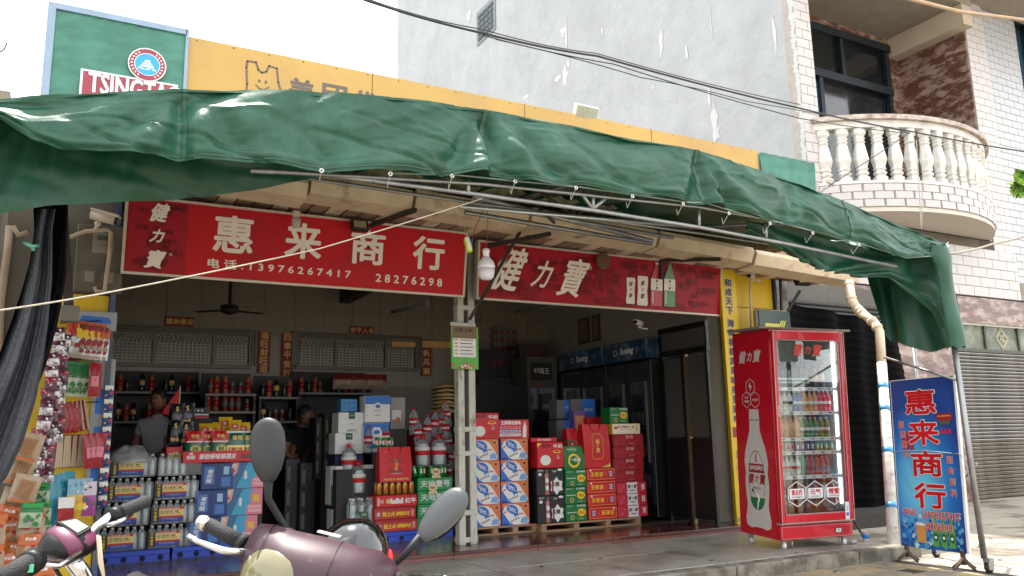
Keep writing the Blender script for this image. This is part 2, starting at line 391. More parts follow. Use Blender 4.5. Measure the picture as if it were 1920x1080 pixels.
# ---- curved balcony
BX0, BX1, BY = 10.75, 15.35, NY; cxm = (BX0+BX1)/2; SAG = .95
Rb = ((BX1-BX0)**2/4+SAG**2)/(2*SAG); cyb = BY-SAG+Rb; th0 = math.asin((BX1-BX0)/2/Rb)
def arc(t, dr=0): a = -th0+2*th0*t; return (cxm+(Rb+dr)*math.sin(a), cyb-(Rb+dr)*math.cos(a))
def arcsolid(z0, z1, dr0, dr1, mat, n=36, fill=False):
    b = MB(); vs = []; fs = []
    for i in range(n+1):
        for dr, z in ((dr0, z0), (dr1, z0), (dr1, z1), (dr0, z1)): x, y = arc(i/n, dr); vs.append((x, y, z))
    for i in range(n):
        for k in range(4): fs.append((i*4+k, i*4+(k+1) % 4, (i+1)*4+(k+1) % 4, (i+1)*4+k))
    fs += [(3, 2, 1, 0), (n*4, n*4+1, n*4+2, n*4+3)]
    if fill:
        vs = []; fs = []; k = 0
        for z in (z0, z1):
            for i in range(n+1): x, y = arc(i/n, 0); vs.append((x, y, z))
            vs += [(BX1, NY-.04, z), (BX0, NY-.04, z)]
        m_ = n+3; fs += [tuple(range(m_)), tuple(range(m_, 2*m_))[::-1]]+[(i, (i+1) % m_, m_+(i+1) % m_, m_+i)[::-1] for i in range(m_)]
    return b.add(vs, fs, mat, False)
BZ0 = 4.80; BZ1 = 5.22; BZ2 = 6.18; BZ3 = 6.38
sand = M('cream_balustrade_stone', '#c8c5be', .8, var=.14, scale=8, bump=.2, bscale=60, c2='#a09a8f', c2scale=5, c2lo=.56, c2hi=.75)
H('slab_soffit', arcsolid(BZ0-.07, BZ0, -.5, -.04, M('white_plaster_soffit', '#c7bdb0', .9, var=.06), fill=True))
H('slab', arcsolid(BZ0+.001, BZ1-.02, -.3, -.015, tgrout, fill=True))
stile = MB()
for r in range(3):
    n = 15
    for i in range(n):
        t0, t1 = (i-.5*(r % 2))/n+.004, (i+1-.5*(r % 2))/n-.004
        if t0 < 0 or t1 > 1: t0, t1 = max(t0, 0), min(t1, 1)
        b = MB(); a, c = arc(t0, .03), arc(t1, .03); z0 = BZ0+.01+r*.13; z1 = z0+.12
        vs = []
        for (x, y) in (a, c):
            for dz in (z0, z1): vs.append((x, y-.0, dz)); vs.append((x, y+.035, dz))
        b.add(vs, [(0, 2, 6, 4)[::-1], (0, 1, 3, 2), (4, 6, 7, 5), (2, 3, 7, 6), (0, 4, 5, 1)], tile_p); H('slab_tile', b)
H('balcony_sill', arcsolid(BZ1-.018, BZ1+.03, -.28, .03, sand))
H('rail_beam', arcsolid(BZ2, BZ2+.12, -.2, .0, sand)); H('rail_cap', arcsolid(BZ2+.121, BZ3, -.25, .07, M('mottled_rail_stone', '#b0a499', .6, var=.3, scale=14, c2='#93786b', c2scale=5)))
h = BZ2-BZ1-.03
prof = [(.105, 0), (.105, .09), (.07, .12), (.095, .15), (.095, .18), (.07, .21), (.095, .24), (.08, .27), (.115, .42), (.08, .68), (.07, .72), (.09, .75), (.07, .78), (.09, .82), (.07, .85), (.105, .9), (.105, 1)]
bm_ = MB(); bm_.lathe([(r*1.12, z*h) for r, z in prof], sand, 6, smooth=False); bme = bm_.mesh('baluster')
for i in range(17):
    x, y = arc((i+.5)/17, -.11); link('baluster', bme, house, (x-NX, y-NY, BZ1+.03), (random.uniform(-.01, .01), random.uniform(-.01, .01), random.random()), (random.uniform(.94, 1.05),)*2+(1,))
# upper-left sign-like marble band, transom glass, roller shutters at street level
b = MB(); b.box(RX-1.9, 24, NY-.012, NY+.25, 3.12, 3.6, marble); H('marble_band', b)
b = MB(); b.box(NX-.0, RX-1.91, NY-.01, NY+.25, 3.12, 3.6, marble); H('marble_band', b)
glz = M('obscure_transom_glass', '#6e7058', .18, var=.5, scale=6, bump=.6, bscale=30, c2='#3f4a2c', c2scale=3.5, c2lo=.42, c2hi=.6)
frm = M('transom_frame', '#4b4a42', .5, metal=.4)
TX0 = 13.9; TZ0, TZ1 = 2.66, 3.10
for k in range(5):
    b = MB(); b.box(TX0+k*1.05+.03, TX0+k*1.05+1.02, NY+.10, NY+.12, TZ0, TZ1, glz); H('transom_pane', b)
b = MB()
for k in range(6): b.box(TX0+k*1.05-.03, TX0+k*1.05+.03, NY+.07, NY+.14, TZ0, TZ1, frm)
b.box(TX0-.05, 19.2, NY+.065, NY+.145, TZ0-.06, TZ0, frm); H('transom_frame', b)
b = MB(); cx = TX0+1.57; cz = 2.88; lz = M('brass_diamond', '#a39b7c', .5)
for s in (.19, .15): b.line([(cx-s, cz), (cx, cz+s*1.1), (cx+s, cz), (cx, cz-s*1.1), (cx-s, cz)], .018, NY+.085, lz)
b.text('福', cx, cz, .15, NY+.084, lz, bold=.01, nb=4); H('diamond_ornament', b)
shut = M('dusty_roller_shutter', '#5d5547', .6, metal=.35, var=.25, scale=5, c2='#453e34', c2scale=1.5)
me = MB()
vs = []; n = 5
for xx in (0, 5.2):
    for a, z in ((0, 0), (-.022, .012), (-.03, .03), (-.022, .05), (0, .062)): vs.append((xx, a, z))
me.add(vs, [(i, i+5, i+6, i+1) for i in range(4)], shut); sme = me.mesh('shutter_slat')
roll = thing('roller_shutter', 'closed dusty grey-brown roller shutter beneath the patterned transom glass', 'shutter', loc=(13.95, NY+.1, 0))
for k in range(41): link('slat', sme, roll, (0, 0, k*.0645))
b = MB(); b.box(-.05, 0, -.06, .05, 0, 2.62, shut); b.box(5.2, 5.26, -.06, .05, 0, 2.62, shut); obj('guide_rail', b, roll)
b = MB(); b.box(11.7, 13.86, NY-.03, NY+.3, 0, 3.115, marble); H('marble_pier', b)
b = MB(); b.box(19.3, 24, NY-.03, NY+.3, 0, 3.115, marble); H('marble_pier', b)
# second shutter hidden behind a black shade net
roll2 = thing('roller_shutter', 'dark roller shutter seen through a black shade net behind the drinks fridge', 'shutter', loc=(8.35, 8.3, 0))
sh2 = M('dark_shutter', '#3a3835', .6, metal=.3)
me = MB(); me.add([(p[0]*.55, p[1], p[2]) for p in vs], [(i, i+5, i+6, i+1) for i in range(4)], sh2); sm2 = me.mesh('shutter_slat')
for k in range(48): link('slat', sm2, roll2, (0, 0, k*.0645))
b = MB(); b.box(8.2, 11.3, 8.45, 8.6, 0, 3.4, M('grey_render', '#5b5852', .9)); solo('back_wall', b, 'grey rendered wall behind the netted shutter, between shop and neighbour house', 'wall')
# shade net: a thin draped cloth with folds
net = M('black_shade_net', '#0c0c0d', .95, var=.3, scale=90, spec=.08)
g = []
for i in range(150):
    t = i/149; row = []
    for j in range(50):
        u = j/49; x = 8.3+u*2.9; row.append((x, 8.12+.045*math.sin(u*26+t*1.5+2*noise.noise((u*3, t, 0)))+.014*abs(math.sin(t*75))+.03*noise.noise((u*6, t*5, 0))-.15*u*t, 3.05-.25*u-t*(2.95-.2*u)+.02*math.sin(u*17)*(t)))
    g.append(row)
b = MB(); b.sheet(g, net); solo('shade_net', b, 'black shade net hanging over the shutter behind the white drainpipe', 'shade net')
far = M('far_plaster', '#a9a69e', .9)
# ================================================================ SHOP BUILDING
FY = 7.55
wall_m = M('shop_wall_paint', '#5a554d', .9, var=.12, scale=3)
wallb = M('interior_tile_wall', '#6f675b', .5, var=.08, scale=5)
steel = M('galvanised_steel', '#8b8d8c', .42, metal=.7, var=.2, scale=10)
rustw = M('white_painted_rusty_steel', '#aeaca0', .6, var=.15, scale=7, c2='#6e675a', c2scale=12, c2lo=.55, c2hi=.7, stretch=(1, 1, .4))
dsteel = M('dark_brown_steel', '#3a322c', .6, metal=.3, var=.3, scale=12)
yel = M('yellow_board', '#c9a50c', .5, var=.08, scale=2)
shop = thing('shop_building', 'single storey grocery shop with two open bays, dark interior and beige roof eave', 'shop', loc=(0, FY, 0))
def SH(name, mb, k='shop'): return obj(name, mb, shop, (0, -FY, 0))
CEIL = 3.55
b = MB(); b.box(-1.2, 7.3, 11.55, 11.75, .0, CEIL, wallb); SH('back_wall', b)
b = MB(); b.box(7.0, 7.25, 7.75, 11.54, .0, CEIL+.2, M('side_wall_paint', '#8f8a80', .9, var=.1, scale=3)); SH('right_wall', b)
b = MB(); b.box(-.55, -.33, 7.9, 11.54, .0, CEIL, wall_m); SH('left_wall', b)
b = MB(); b.box(-1.2, 8.3, 7.8, 11.8, CEIL+.21, CEIL+.36, cem); SH('roof_slab', b)
# slatted plastic ceiling of the shop
cs = M('ceiling_strip', '#8c8880', .45, var=.1, scale=4, stretch=(1, .2, 1)); csr = M('red_ceiling_strip', '#7c3a30', .5)
for k in range(56):
    b = MB(); b.box(-.3+k*.13, -.3+k*.13+.115, 7.85, 11.5, 3.46, 3.48, csr if k in (26, 27, 30, 31) else cs, bev=.004); SH('ceiling_strip', b)
b = MB(); b.box(-.33, 7.0, 7.8, 11.54, 3.49, 3.54, dsteel); SH('ceiling_backing', b)
b = MB()
b.box(-.3, 7, 9.4, 9.5, 3.3, 3.45, dsteel); b.box(3.45, 3.6, 7.9, 11.5, 3.2, 3.45, dsteel); SH('ceiling_beam', b)
# posts
def post(x0, x1, y, lab):
    t = thing('steel_post', lab, 'post', loc=((x0+x1)/2, y, ZS)); wv = (x1-x0)/2; q = MB()
    for s in (-1, 1): q = MB(); q.box(s*wv*.62-wv*.36, s*wv*.62+wv*.36, -.05, .05, 0, 3.1, rustw, bev=.004); obj('channel', q, t)
    q = MB(); q.box(-.012, .012, -.03, .03, 0, 3.1, dsteel); obj('core_bar', q, t)
    for z in (.02, .28, .86, 1.1, 2.35):
        q = MB(); q.box(-wv-.004, wv+.004, -.058, .058, z, z+.05, rustw, bev=.004); obj('clamp_plate', q, t)
    return t
PX0 = at(849, 1018, 'z', ZS); post(3.545, 3.745, 7.70, 'pale rust-streaked steel post between the two shop bays')
# steel sections seen between the two signs
# eave: beige concrete gutter in segments with ribbed tiles beneath and steel brackets
eave_m = M('beige_gutter_paint', '#c4b195', .8, var=.14, scale=5, c2='#8d765d', c2scale=4, c2lo=.56, c2hi=.72, bump=.2, bscale=30)
eave_t = M('eave_tile_clay', '#8a705e', .8, var=.25, scale=15)
EV = thing('roof_eave', 'beige painted roof gutter running above the red shop signs', 'gutter', loc=(0, 6.9, 3.2))
segs = [(0.2, 1.75, 3.50), (1.78, 2.72, 3.49), (2.76, 3.95, 3.47), (3.99, 5.55, 3.44), (5.59, 6.95, 3.37), (6.99, 8.75, 3.29)]
for k, (a, c, z) in enumerate(segs):
    b = MB(); dz = -.045*(c-a)
    vv = []
    for x, q in ((a, 0), (c, dz)):
        vv += [(x, 6.86, z-.15+q), (x, 7.12, z-.17+q), (x, 7.12, z-.02+q), (x, 6.82, z+.02+q), (x, 6.80, z-.03+q)]
    b.add([(p[0], p[1]-6.9, p[2]-3.2) for p in vv], [(0, 1, 2, 3, 4), (9, 8, 7, 6, 5)]+[(i, 5+i, 5+(i+1) % 5, (i+1) % 5) for i in range(5)], eave_m); obj('gutter_section', b, EV)
for k in range(54):
    x = .15+k*.16; z = 3.42-.026*x
    b = MB(); b.box(x, x+.145, 7.1-6.9, 7.6-6.9, z-.04-3.2, z-.018-3.2, eave_t if k % 3 else eave_m, T=Matrix.Translation((0, 0, 0)), bev=.005); obj('eave_tile', b, EV)
b = MB(); b.box(-.6, 8.6, 7.62-6.9, 8.2-6.9, .15, .62, eave_t); obj('eave_wall', b, EV)
# corrugated translucent roof edge showing above the gutter
cor = M('weathered_corrugated_sheet', '#8f9474', .7, var=.2, scale=6, c2='#6d6a50', c2scale=4)
g = [[(x*.04, 6.75+.6*j, 3.66+.02*math.sin(x*1.6)-.018*x*.04+.03*j) for x in range(0, 205)] for j in range(3)]
b = MB(); b.sheet(g, cor); solo('corrugated_roof_sheet', b, 'weathered pale corrugated sheet edge just above the beige gutter', 'roof sheet')
# angled brackets
def bracket(pa, pb, lab, r=.028):
    b = MB(); b.tube([pa, pb], r, dsteel, 4)
    d = Vector(pb)-Vector(pa); b.tube([Vector(pb), Vector(pb)+Vector((0, .0, -.22))], r*.9, dsteel, 4); return solo('steel_bracket', b, lab, 'bracket')
bracket((6.35, 6.72, 3.12), (6.05, 7.4, 3.22), 'short dark steel bracket above the right end of the right red sign')
bracket((4.15, 6.75, 3.19), (3.78, 7.44, 3.18), 'dark steel bracket beside the top left corner of the right red sign')
bracket((2.72, 6.76, 3.27), (2.5, 7.42, 3.25), 'dark steel bracket above the phone-number sign, left of the bulb')
b = MB(); b.tube([at(880, 600, 'y', 7.42), at(975, 435, 'y', 7.1)], .022, dsteel, 4); solo('steel_brace', b, 'diagonal dark steel brace crossing the edge of the right sign behind the hanging bulb', 'brace')
# ================================================================ SIGNS (they lean out at the top)
red = M('sign_red', '#b20d1c', .5, var=.12, scale=2.5, spec=.25, c2='#9c1422', c2scale=1.6, c2lo=.5, c2hi=.75)
red2 = M('sign_red_print', '#920e20', .5, var=.05, spec=.25)
swhite = M('sign_white_print', '#d9cfc2', .5, var=.04)
sframe = M('sign_frame', '#b3a796', .45, metal=.2)
def sign(name, lab, x0, x1, z0, h, y, tilt, yaw=0):
    t = thing(name, lab, 'shop sign', loc=(x0, y, z0), rot=(tilt, 0, yaw)); wd = x1-x0
    b = MB(); b.box(0, wd, 0, .06, 0, h, red); obj('sign_panel', b, t)
    for a, c, e, f in ((-.02, wd+.02, -.022, .0), (-.02, wd+.02, h, h+.022), (-.022, 0, 0, h), (wd, wd+.022, 0, h)):
        b = MB(); b.box(a, c, -.012, .07, e, f, sframe); obj('frame_bar', b, t)
    return t, wd
S1H = .625
t, wd = sign('shop_sign', 'long red shop sign with big white characters and two phone numbers, left bay', .385, 3.52, 2.648, S1H, 7.47, rad(9))
SW = wd
def fx(px): return (px-233)/(861-233)       # fraction along sign 1, perspective is mild
def s1x(px, py): p = at(px, py, 'y', 7.42); return p.x-.385
for ch, px, py in (('惠', 437, 453), ('来', 568, 467), ('商', 689, 477), ('行', 803, 487)):
    b = MB(); b.text(ch, s1x(px, py), .395, .315, -.006, swhite, wd=.325, bold=.028, nb=12, res=4); obj('character', b, t)
b = MB(); b.text('电 话 : 1 3 9 7 6 2 6 7 4 1 7', s1x(530, 512), .125, .082, -.006, swhite, wd=s1x(664, 520)-s1x(396, 503), bold=.03, nb=6)
b.text('2 8 2 7 6 2 9 8', s1x(770, 528), .11, .076, -.006, swhite, wd=s1x(833, 530)-s1x(709, 525), bold=.03, nb=6); obj('phone_number', b, t)
b = MB(); pw_ = s1x(350, 450)
b.rect(.0, pw_, 0, S1H, -.003, red2); rr = random.Random(3)
red3 = M('sign_red_pattern', '#640a16', .5, spec=.25)
words = ['BRAND', 'NATIONAL', '中国', '健力', '★', '品牌', '运动', '魔水', 'JLB', '田', '回', '国', '1984', '★★']
for k in range(34):
    b.text(rr.choice(words), rr.uniform(.1, pw_-.1), rr.uniform(.04, S1H-.04), rr.uniform(.03, .07), -.0036-.0002*k, red3, bold=.02, nb=4, maxw=.24)
obj('patterned_panel', b, t)
def brush(mb, x, z, h, y, mat, n=('健', '力', '寶'), dx=0, dz=0, bold=.035, res=3):
    for i, ch in enumerate(n): mb.text(ch, x+dx*i, z+dz*i, h*(.72 if ch == '力' else 1), y, mat, wd=h*(.62 if ch == '力' else .85), shear=.28, bold=bold, nb=8, res=res)
b = MB(); brush(b, pw_*.52, .52, .15, -.011, swhite, dx=-.005, dz=-.20); b.text('®', pw_*.62+.06, .17, .025, -.011, swhite); obj('brush_lettering', b, t)
S2H = .575
t2, wd2 = sign('shop_sign', 'long red sign with brush-style white characters and printed cans and bottles, right bay', 3.70, 6.98, 2.64, S2H, 7.48, rad(6.5))
def s2x(px, py): return at(px, py, 'y', 7.43).x-3.70
b = MB(); b.rect(0, wd2, 0, S2H, -.003, red2)
for k in range(120):
    b.text(rr.choice(words), rr.uniform(.12, wd2-.12), rr.uniform(.04, S2H-.04), rr.uniform(.035, .1), -.0032-.00003*k, red3, bold=.02, nb=4, maxw=.3)
b.text('NATIONAL', wd2-.18, .50, .04, -.0075, red3, bold=.03); b.text('BRAND', wd2-.2, .44, .04, -.0075, red3, bold=.03)
obj('patterned_panel', b, t2)
for ch, px, h_, z_ in (('健', 957, .46, .325), ('力', 1019, .29, .30), ('寶', 1076, .42, .29)): b = MB(); b.text(ch, s2x(px, 510), z_, h_, -.011, swhite, wd=h_*.66, shear=.38, bold=.016, nb=10, res=4, rot=-.04); obj('character', b, t2)
b = MB(); b.text('®', s2x(1105, 490), .42, .045, -.011, swhite); obj('brush_lettering', b, t2)
# printed cans and bottles
lg = M('print_light_label', '#cfc9bd', .45); rdt = M('print_dark_red', '#7a1a1e', .5); pk = M('print_red_bottle', '#a53237', .4); gr = M('print_green_bottle', '#4f7f4c', .4); grd = M('print_dark_green', '#2f5234', .4); pale = M('print_pale', '#bfb0a0', .4)
def can2d(mb, x, z, w_, h_, y):
    mb.poly([(x-w_*.42, z), (x+w_*.42, z), (x+w_*.5, z+h_*.08), (x+w_*.42, z+h_*.5), (x+w_*.5, z+h_*.92), (x+w_*.42, z+h_), (x-w_*.42, z+h_), (x-w_*.5, z+h_*.92), (x-w_*.42, z+h_*.5), (x-w_*.5, z+h_*.08)], y, lg)
    brush(mb, x, z+h_*.76, h_*.17, y-.001, rdt, dz=-h_*.22, bold=.03, res=1)
def bot2d(mb, x, z, w_, h_, y, m1, m2):
    mb.poly([(x-w_*.45, z), (x+w_*.45, z), (x+w_*.5, z+h_*.05), (x+w_*.5, z+h_*.62), (x+w_*.16, z+h_*.88), (x+w_*.16, z+h_), (x-w_*.16, z+h_), (x-w_*.16, z+h_*.88), (x-w_*.5, z+h_*.62), (x-w_*.5, z+h_*.05)], y, m1)
    mb.rect(x-w_*.14, x+w_*.14, z+h_*.95, z+h_, y-.001, m2); mb.rect(x-w_*.36, x-w_*.26, z+h_*.06, z+h_*.33, y-.001, pale)
    mb.rect(x-w_*.5, x+w_*.5, z+h_*.36, z+h_*.62, y-.001, lg); brush(mb, x, z+h_*.57, h_*.065, y-.002, rdt, dz=-h_*.08, bold=.03, res=1)
for k_, (f_, px_, z_, w2_, h2_) in enumerate(((can2d, 1185, .05, .125, .30), (can2d, 1207, .04, .155, .34), (bot2d, 1233, .045, .17, .51, ), (bot2d, 1257, .05, .165, .52))): b = MB(); f_(b, s2x(px_, 560), z_, w2_, h2_, -.0105-.002*k_, *((pk, pale) if k_ == 2 else (gr, grd) if k_ == 3 else ())); obj('drink_print', b, t2)
# octagonal bagua mirror
b = MB(); wood = M('bagua_wood', '#4a3529', .5); gold = M('aged_gold', '#6e5c3a', .4, metal=.5); mir = M('mirror_glass', '#8a9094', .08, metal=1)
oc = lambda r: [(r*math.cos(rad(22.5+45*k)), r*math.sin(rad(22.5+45*k))) for k in range(8)]
b.poly(oc(.095), 0, gold, .015); b.poly(oc(.088), -.003, wood); b.disc(0, 0, .032, -.005, rdt); b.ring(0, 0, .032, .037, -.006, gold)
for k in range(8):
    for r_ in (.05, .06, .07):
        T = Matrix.Rotation(rad(45*k), 4, 'Y'); b.add([T@V(x, -.006, z) for x, z in ((-.018, r_), (.018, r_), (.018, r_+.005), (-.018, r_+.005))], [(0, 1, 2, 3)[::-1]], gold)
solo('bagua_mirror', b, 'dark octagonal charm with gold rim at the top of the right red sign', 'charm', loc=tuple(at(1132, 489, 'y', 7.36)), rot=(rad(8), 0, 0))
# ---- yellow boards right of the bays and at far left
def ypanel(lab, x0, x1, z0, z1, y, seams, label_cat='board'):
    t = thing('yellow_board', lab, 'board', loc=(x0, y, z0)); q = [z0]+list(seams)+[z1]
    for a, c in zip(q, q[1:]): b = MB(); b.box(0, x1-x0, 0, .03, a-z0+.003, c-z0-.003, yel, bev=.003); obj('board_panel', b, t)
    return t
ypanel('bright yellow wall board behind the camera and pipe, above the drinks fridge', 7.22, 8.02, .2, 3.25, 7.60, (1.4, 2.78))
t = thing('pillar_banner', 'narrow yellow vertical banner with dark characters left of the drinks fridge', 'banner', loc=(6.975, 7.42, ZP+.01))
b = MB(); b.box(0, .25, 0, .05, 0, 3.16, yel, bev=.004); obj('board_panel', b, t)
b = MB(); nav = M('banner_navy_box', '#33304a', .5); ytx = M('banner_pale_print', '#c4b58a', .5)
zc = 2.96
def vert(st, zc, step, h_):
    for ch in st:
        b.text(ch, .115, zc, h_, -.003, ytx, wd=.10, bold=.12, nb=8); b.text(ch, .115, zc, h_, -.0055, nav, wd=.10, bold=.055, nb=8); zc -= step
    return zc
z = vert('和成天下', 2.90, .115, .09); z = vert('海南槟榔真果味美更耐嚼', z-.04, .115, .09)
b.rect(.03, .15, z-.1, z+.02, -.003, rdt); z = vert('和成天下', z-.3, .115, .09); z = vert('海南槟榔真果味美更耐嚼', z-.04, .1, .08)
b.text('GOOD', .09, .1, .05, -.004, nav); obj('lettering', b, t)
yl = ypanel('yellow wall board behind the hanging snack bags, left pillar', -.22, .30, .13, 2.45, 7.58, (1.3,))
b = MB(); b.box(.305, .345, 7.52, 7.7, .13, 3.3, M('grey_edge', '#5a5a58', .7, c2='#31507a', c2scale=9)); solo('pillar_edge_strip', b, 'grey and blue edge strip along the left pillar beside the open bay', 'edge strip')
pil = MB(); pil.box(-.48, .33, 7.62, 7.9, 0, 3.4, wall_m); SH('left_pillar', pil)
pil = MB(); pil.box(7.05, 8.2, 7.76, 8.4, 0, 3.4, wall_m); SH('right_pillar', pil)
b = MB(); b.box(8.025, 8.06, 7.56, 7.68, .13, 3.2, M('blue_trim', '#1f2b52', .5)); solo('blue_trim_strip', b, 'thin dark blue strip edging the yellow board above the fridge', 'trim')
b = MB(); g = []
for i in range(24): g.append([(8.07+.36*j/11, 7.72+.03*noise.noise((i*.4, j*.6, 2)), .15+i*3.1/23) for j in range(12)])
b.sheet(g[::-1], M('grey_plastic_film', '#7d7a75', .35, var=.4, scale=12, bump=.6, bscale=18, c2='#4c4945', c2scale=6)); solo('plastic_sheet', b, 'crumpled grey plastic sheet on the column between yellow board and black net', 'plastic sheet')
# ================================================================ ROOF BILLBOARD
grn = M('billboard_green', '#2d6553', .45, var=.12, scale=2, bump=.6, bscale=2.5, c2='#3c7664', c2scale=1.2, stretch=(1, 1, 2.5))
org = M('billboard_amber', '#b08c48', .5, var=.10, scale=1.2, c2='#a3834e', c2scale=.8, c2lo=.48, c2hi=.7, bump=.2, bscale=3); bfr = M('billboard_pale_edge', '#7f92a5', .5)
bb = thing('roof_billboard', 'wide roof billboard with a green beer panel, amber panel and small green end panel', 'billboard', loc=(-.3, 8.5, 3.9))
BT = 5.37-3.9
xg = at(350, 65, 'y', 8.5).x+.3; xo = at(1421, 290, 'y', 8.5).x+.3; xe = at(1522, 315, 'y', 8.5).x+.3
g = []
for i in range(30):
    g.append([])
    for j in range(40):
        u, v = j/39, i/29; d = .012*math.sin((u*1.0+v*.55)*30)*math.exp(-((u-v*.2-.45)**2)*9)+.006*noise.noise((u*5, v*4, 1)); g[-1].append((.0+xg*u, -.02-abs(d), BT*(1-v)))
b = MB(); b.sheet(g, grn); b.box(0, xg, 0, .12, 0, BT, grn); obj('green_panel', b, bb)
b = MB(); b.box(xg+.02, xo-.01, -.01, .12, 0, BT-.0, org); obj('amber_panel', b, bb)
sd_ = M('panel_seam', '#6e5a30', .7)
for k in range(1, 4): x = xg+k*(xo-xg)/4; b = MB(); b.box(x-.004, x+.004, -.0135, -.0105, 0, BT, sd_); obj('panel_seam', b, bb)
for k in range(22): b = MB(); b.disc(xg+.1+k*.37, BT-.03, .01, -.012, sd_, 8); obj('screw', b, bb)
g = [[(xo+(xe-xo)*j/19, -.03-.03*abs(math.sin(j*.9+i*.5)), (BT-.03)*(1-i/9)) for j in range(20)] for i in range(10)]
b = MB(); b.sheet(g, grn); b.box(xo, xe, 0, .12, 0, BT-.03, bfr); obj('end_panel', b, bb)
b = MB(); b.box(-.07, 0, -.04, .12, -.2, BT+.06, bfr); b.box(0, xg, -.045, .12, BT, BT+.06, bfr); b.box(xg-.01, xg+.02, -.045, .13, 0, BT+.06, bfr); obj('frame_bar', b, bb)
bw = M('billboard_white_print', '#c9d2d0', .5); brd = M('billboard_dark_red', '#8c3340', .5); bbl = M('billboard_blue', '#2f8fc0', .5); bdk = M('billboard_grey_print', '#5a5148', .5)
def bx(px, py): p = at(px, py, 'y', 8.45); return p.x+.3, p.z-3.9
b = MB(); x0, z0 = bx(154, 128); x1, z1 = bx(342, 165)
b.rect(x0-.01, xg-.06, 0, z0+.0, -.048, bw); b.rect(x0+.012, xg-.06, 0, z0-.02, -.052, brd)
x, z = bx(276, 122); R0 = .165
b.disc(x, z, R0+.012, -.058, bw, 32); b.disc(x, z, R0, -.061, brd, 32); b.ring(x, z, R0*.68, R0*.72, -.063, bw, 32); b.disc(x, z, R0*.68, -.064, bbl, 32)
for k in range(9):
    for s in (-1, 1):
        t_ = rad(90+s*(35+k*14)); b.disc(x+R0*.85*math.cos(t_), z+R0*.85*math.sin(t_), .013, -.063, bw, 6, .007, rot=t_+.5)
for k, (w2, h2) in enumerate(((.07, .02), (.05, .02), (.03, .02))): b.poly([(x-w2, z-.03+k*.028), (x+w2, z-.03+k*.028), (x+w2*.7, z-.03+k*.028+h2), (x-w2*.7, z-.03+k*.028+h2)], -.066, bw)
b.line([(x-.08, z-.045), (x-.02, z-.055), (x+.04, z-.045), (x+.08, z-.055)], .012, -.066, bw)
x, z = bx(256, 160); b.text('TSINGTAO', x, z-.045, .2, -.058, bw, wd=.84, bold=.03); b.text('青島啤酒', x+.1, z-.3, .2, -.058, bw, bold=.03)
obj('beer_print', b, bb)
b = MB(); x, z = bx(492, 150); K = .20
pts = [(-.12, .16), (-.05, .165), (-.03, .10), (.0, .08), (.035, .095), (.055, .155), (.12, .145), (.135, .02), (.17, -.1), (.2, -.2), (-.12, -.2), (-.115, -.05), (-.125, .1), (-.12, .16)]
pts = [(a_*1.3, b_*1.25-.0) for a_, b_ in pts]; b.line([(x+p[0], z+p[1]) for p in pts], .02, -.014, bdk); b.disc(x-.025, z+.0, .013, -.014, bdk, 10, .02); b.disc(x+.045, z+.0, .013, -.014, bdk, 10, .02)
b.line([(x-.06, z-.05), (x-.02, z-.085), (x+.03, z-.09), (x+.08, z-.05)], .012, -.014, bdk); obj('smile_bag_print', b, bb)
b = MB(); 
for k_, ch in enumerate('美团优选'): x, z = bx((568, 630, 688, 738)[k_], 148+k_*11.5); b = MB(); b.text(ch, x, z-.13, .28, -.014, bdk, wd=.27, bold=.03, nb=12); obj('character', b, bb)
b = MB()
for x in (0, 2, 4, 6, 8, 9.8): b.box(x, x+.06, .13, .19, -.3, BT, steel)
obj('support_post', b, bb)
# solar flood lamp on top of the billboard
t = thing('flood_lamp', 'pale grey flood lamp with gridded face standing on the amber billboard', 'flood lamp', loc=tuple(at(1098, 222, 'y', 8.52)), rot=(rad(18), 0, rad(2)))
b = MB(); b.box(-.19, .19, -.02, .04, -.03, .17, M('lamp_white_shell', '#c3c2b8', .5), bev=.01); obj('lamp_shell', b, t)
b = MB(); b.box(-.16, .16, -.03, -.021, -.005, .145, M('lamp_cell', '#8f937f', .2)); 
for k in range(4): b.box(-.16+k*.105, -.155+k*.105, -.033, -.03, -.005, .145, sframe)
for z in (.045, .095): b.box(-.16, .16, -.033, -.03, z, z+.004, sframe)
obj('lamp_face', b, t); b = MB(); b.box(-.03, .03, 0, .03, -.12, -.03, steel); obj('lamp_stem', b, t)
# ================================================================ CANOPY (wheeled frame under a green tarpaulin)
CY = 4.48
tarp = M('green_tarpaulin', '#184330', .42, var=.2, scale=7, bump=.5, bscale=5, c2='#315849', c2scale=2.6, c2lo=.45, c2hi=.7, stretch=(1, 1, .55), det=8, spec=.35)
def prof_px(pts, y=CY): return [(lambda p: (p.x, p.z))(at(a, b, 'y', y)) for a, b in pts]
top = [(-3.2, 2.15)]+prof_px([(0, 190), (100, 180), (345, 168), (560, 172), (760, 185), (905, 207), (1100, 243), (1300, 283), (1500, 345), (1765, 455)])
bot = [(-3.2, 1.9)]+prof_px([(0, 232), (60, 268), (120, 286), (250, 298), (330, 303), (460, 317), (600, 325), (730, 331), (850, 334), (960, 345), (1080, 356), (1200, 373), (1290, 385), (1312, 384), (1370, 402), (1450, 421), (1530, 441), (1610, 462), (1690, 487), (1755, 482), (1768, 458)])
CX1 = top[-1][0]
canopy = thing('canopy', 'green tarpaulin canopy on a wheeled steel frame in front of the shop', 'canopy', loc=(3, CY, 0))
def CN(name, mb): return obj(name, mb, canopy, (-3, -CY, 0))
gath = [(at(345, 168, 'y', CY).x, .8), (at(905, 208, 'y', CY).x, 1.5), (at(1303, 283, 'y', CY).x, 1.2), (at(1470, 330, 'y', CY).x, .4)]
NXs, NV = 420, 44; g = []
X0, X1 = -3.2, CX1
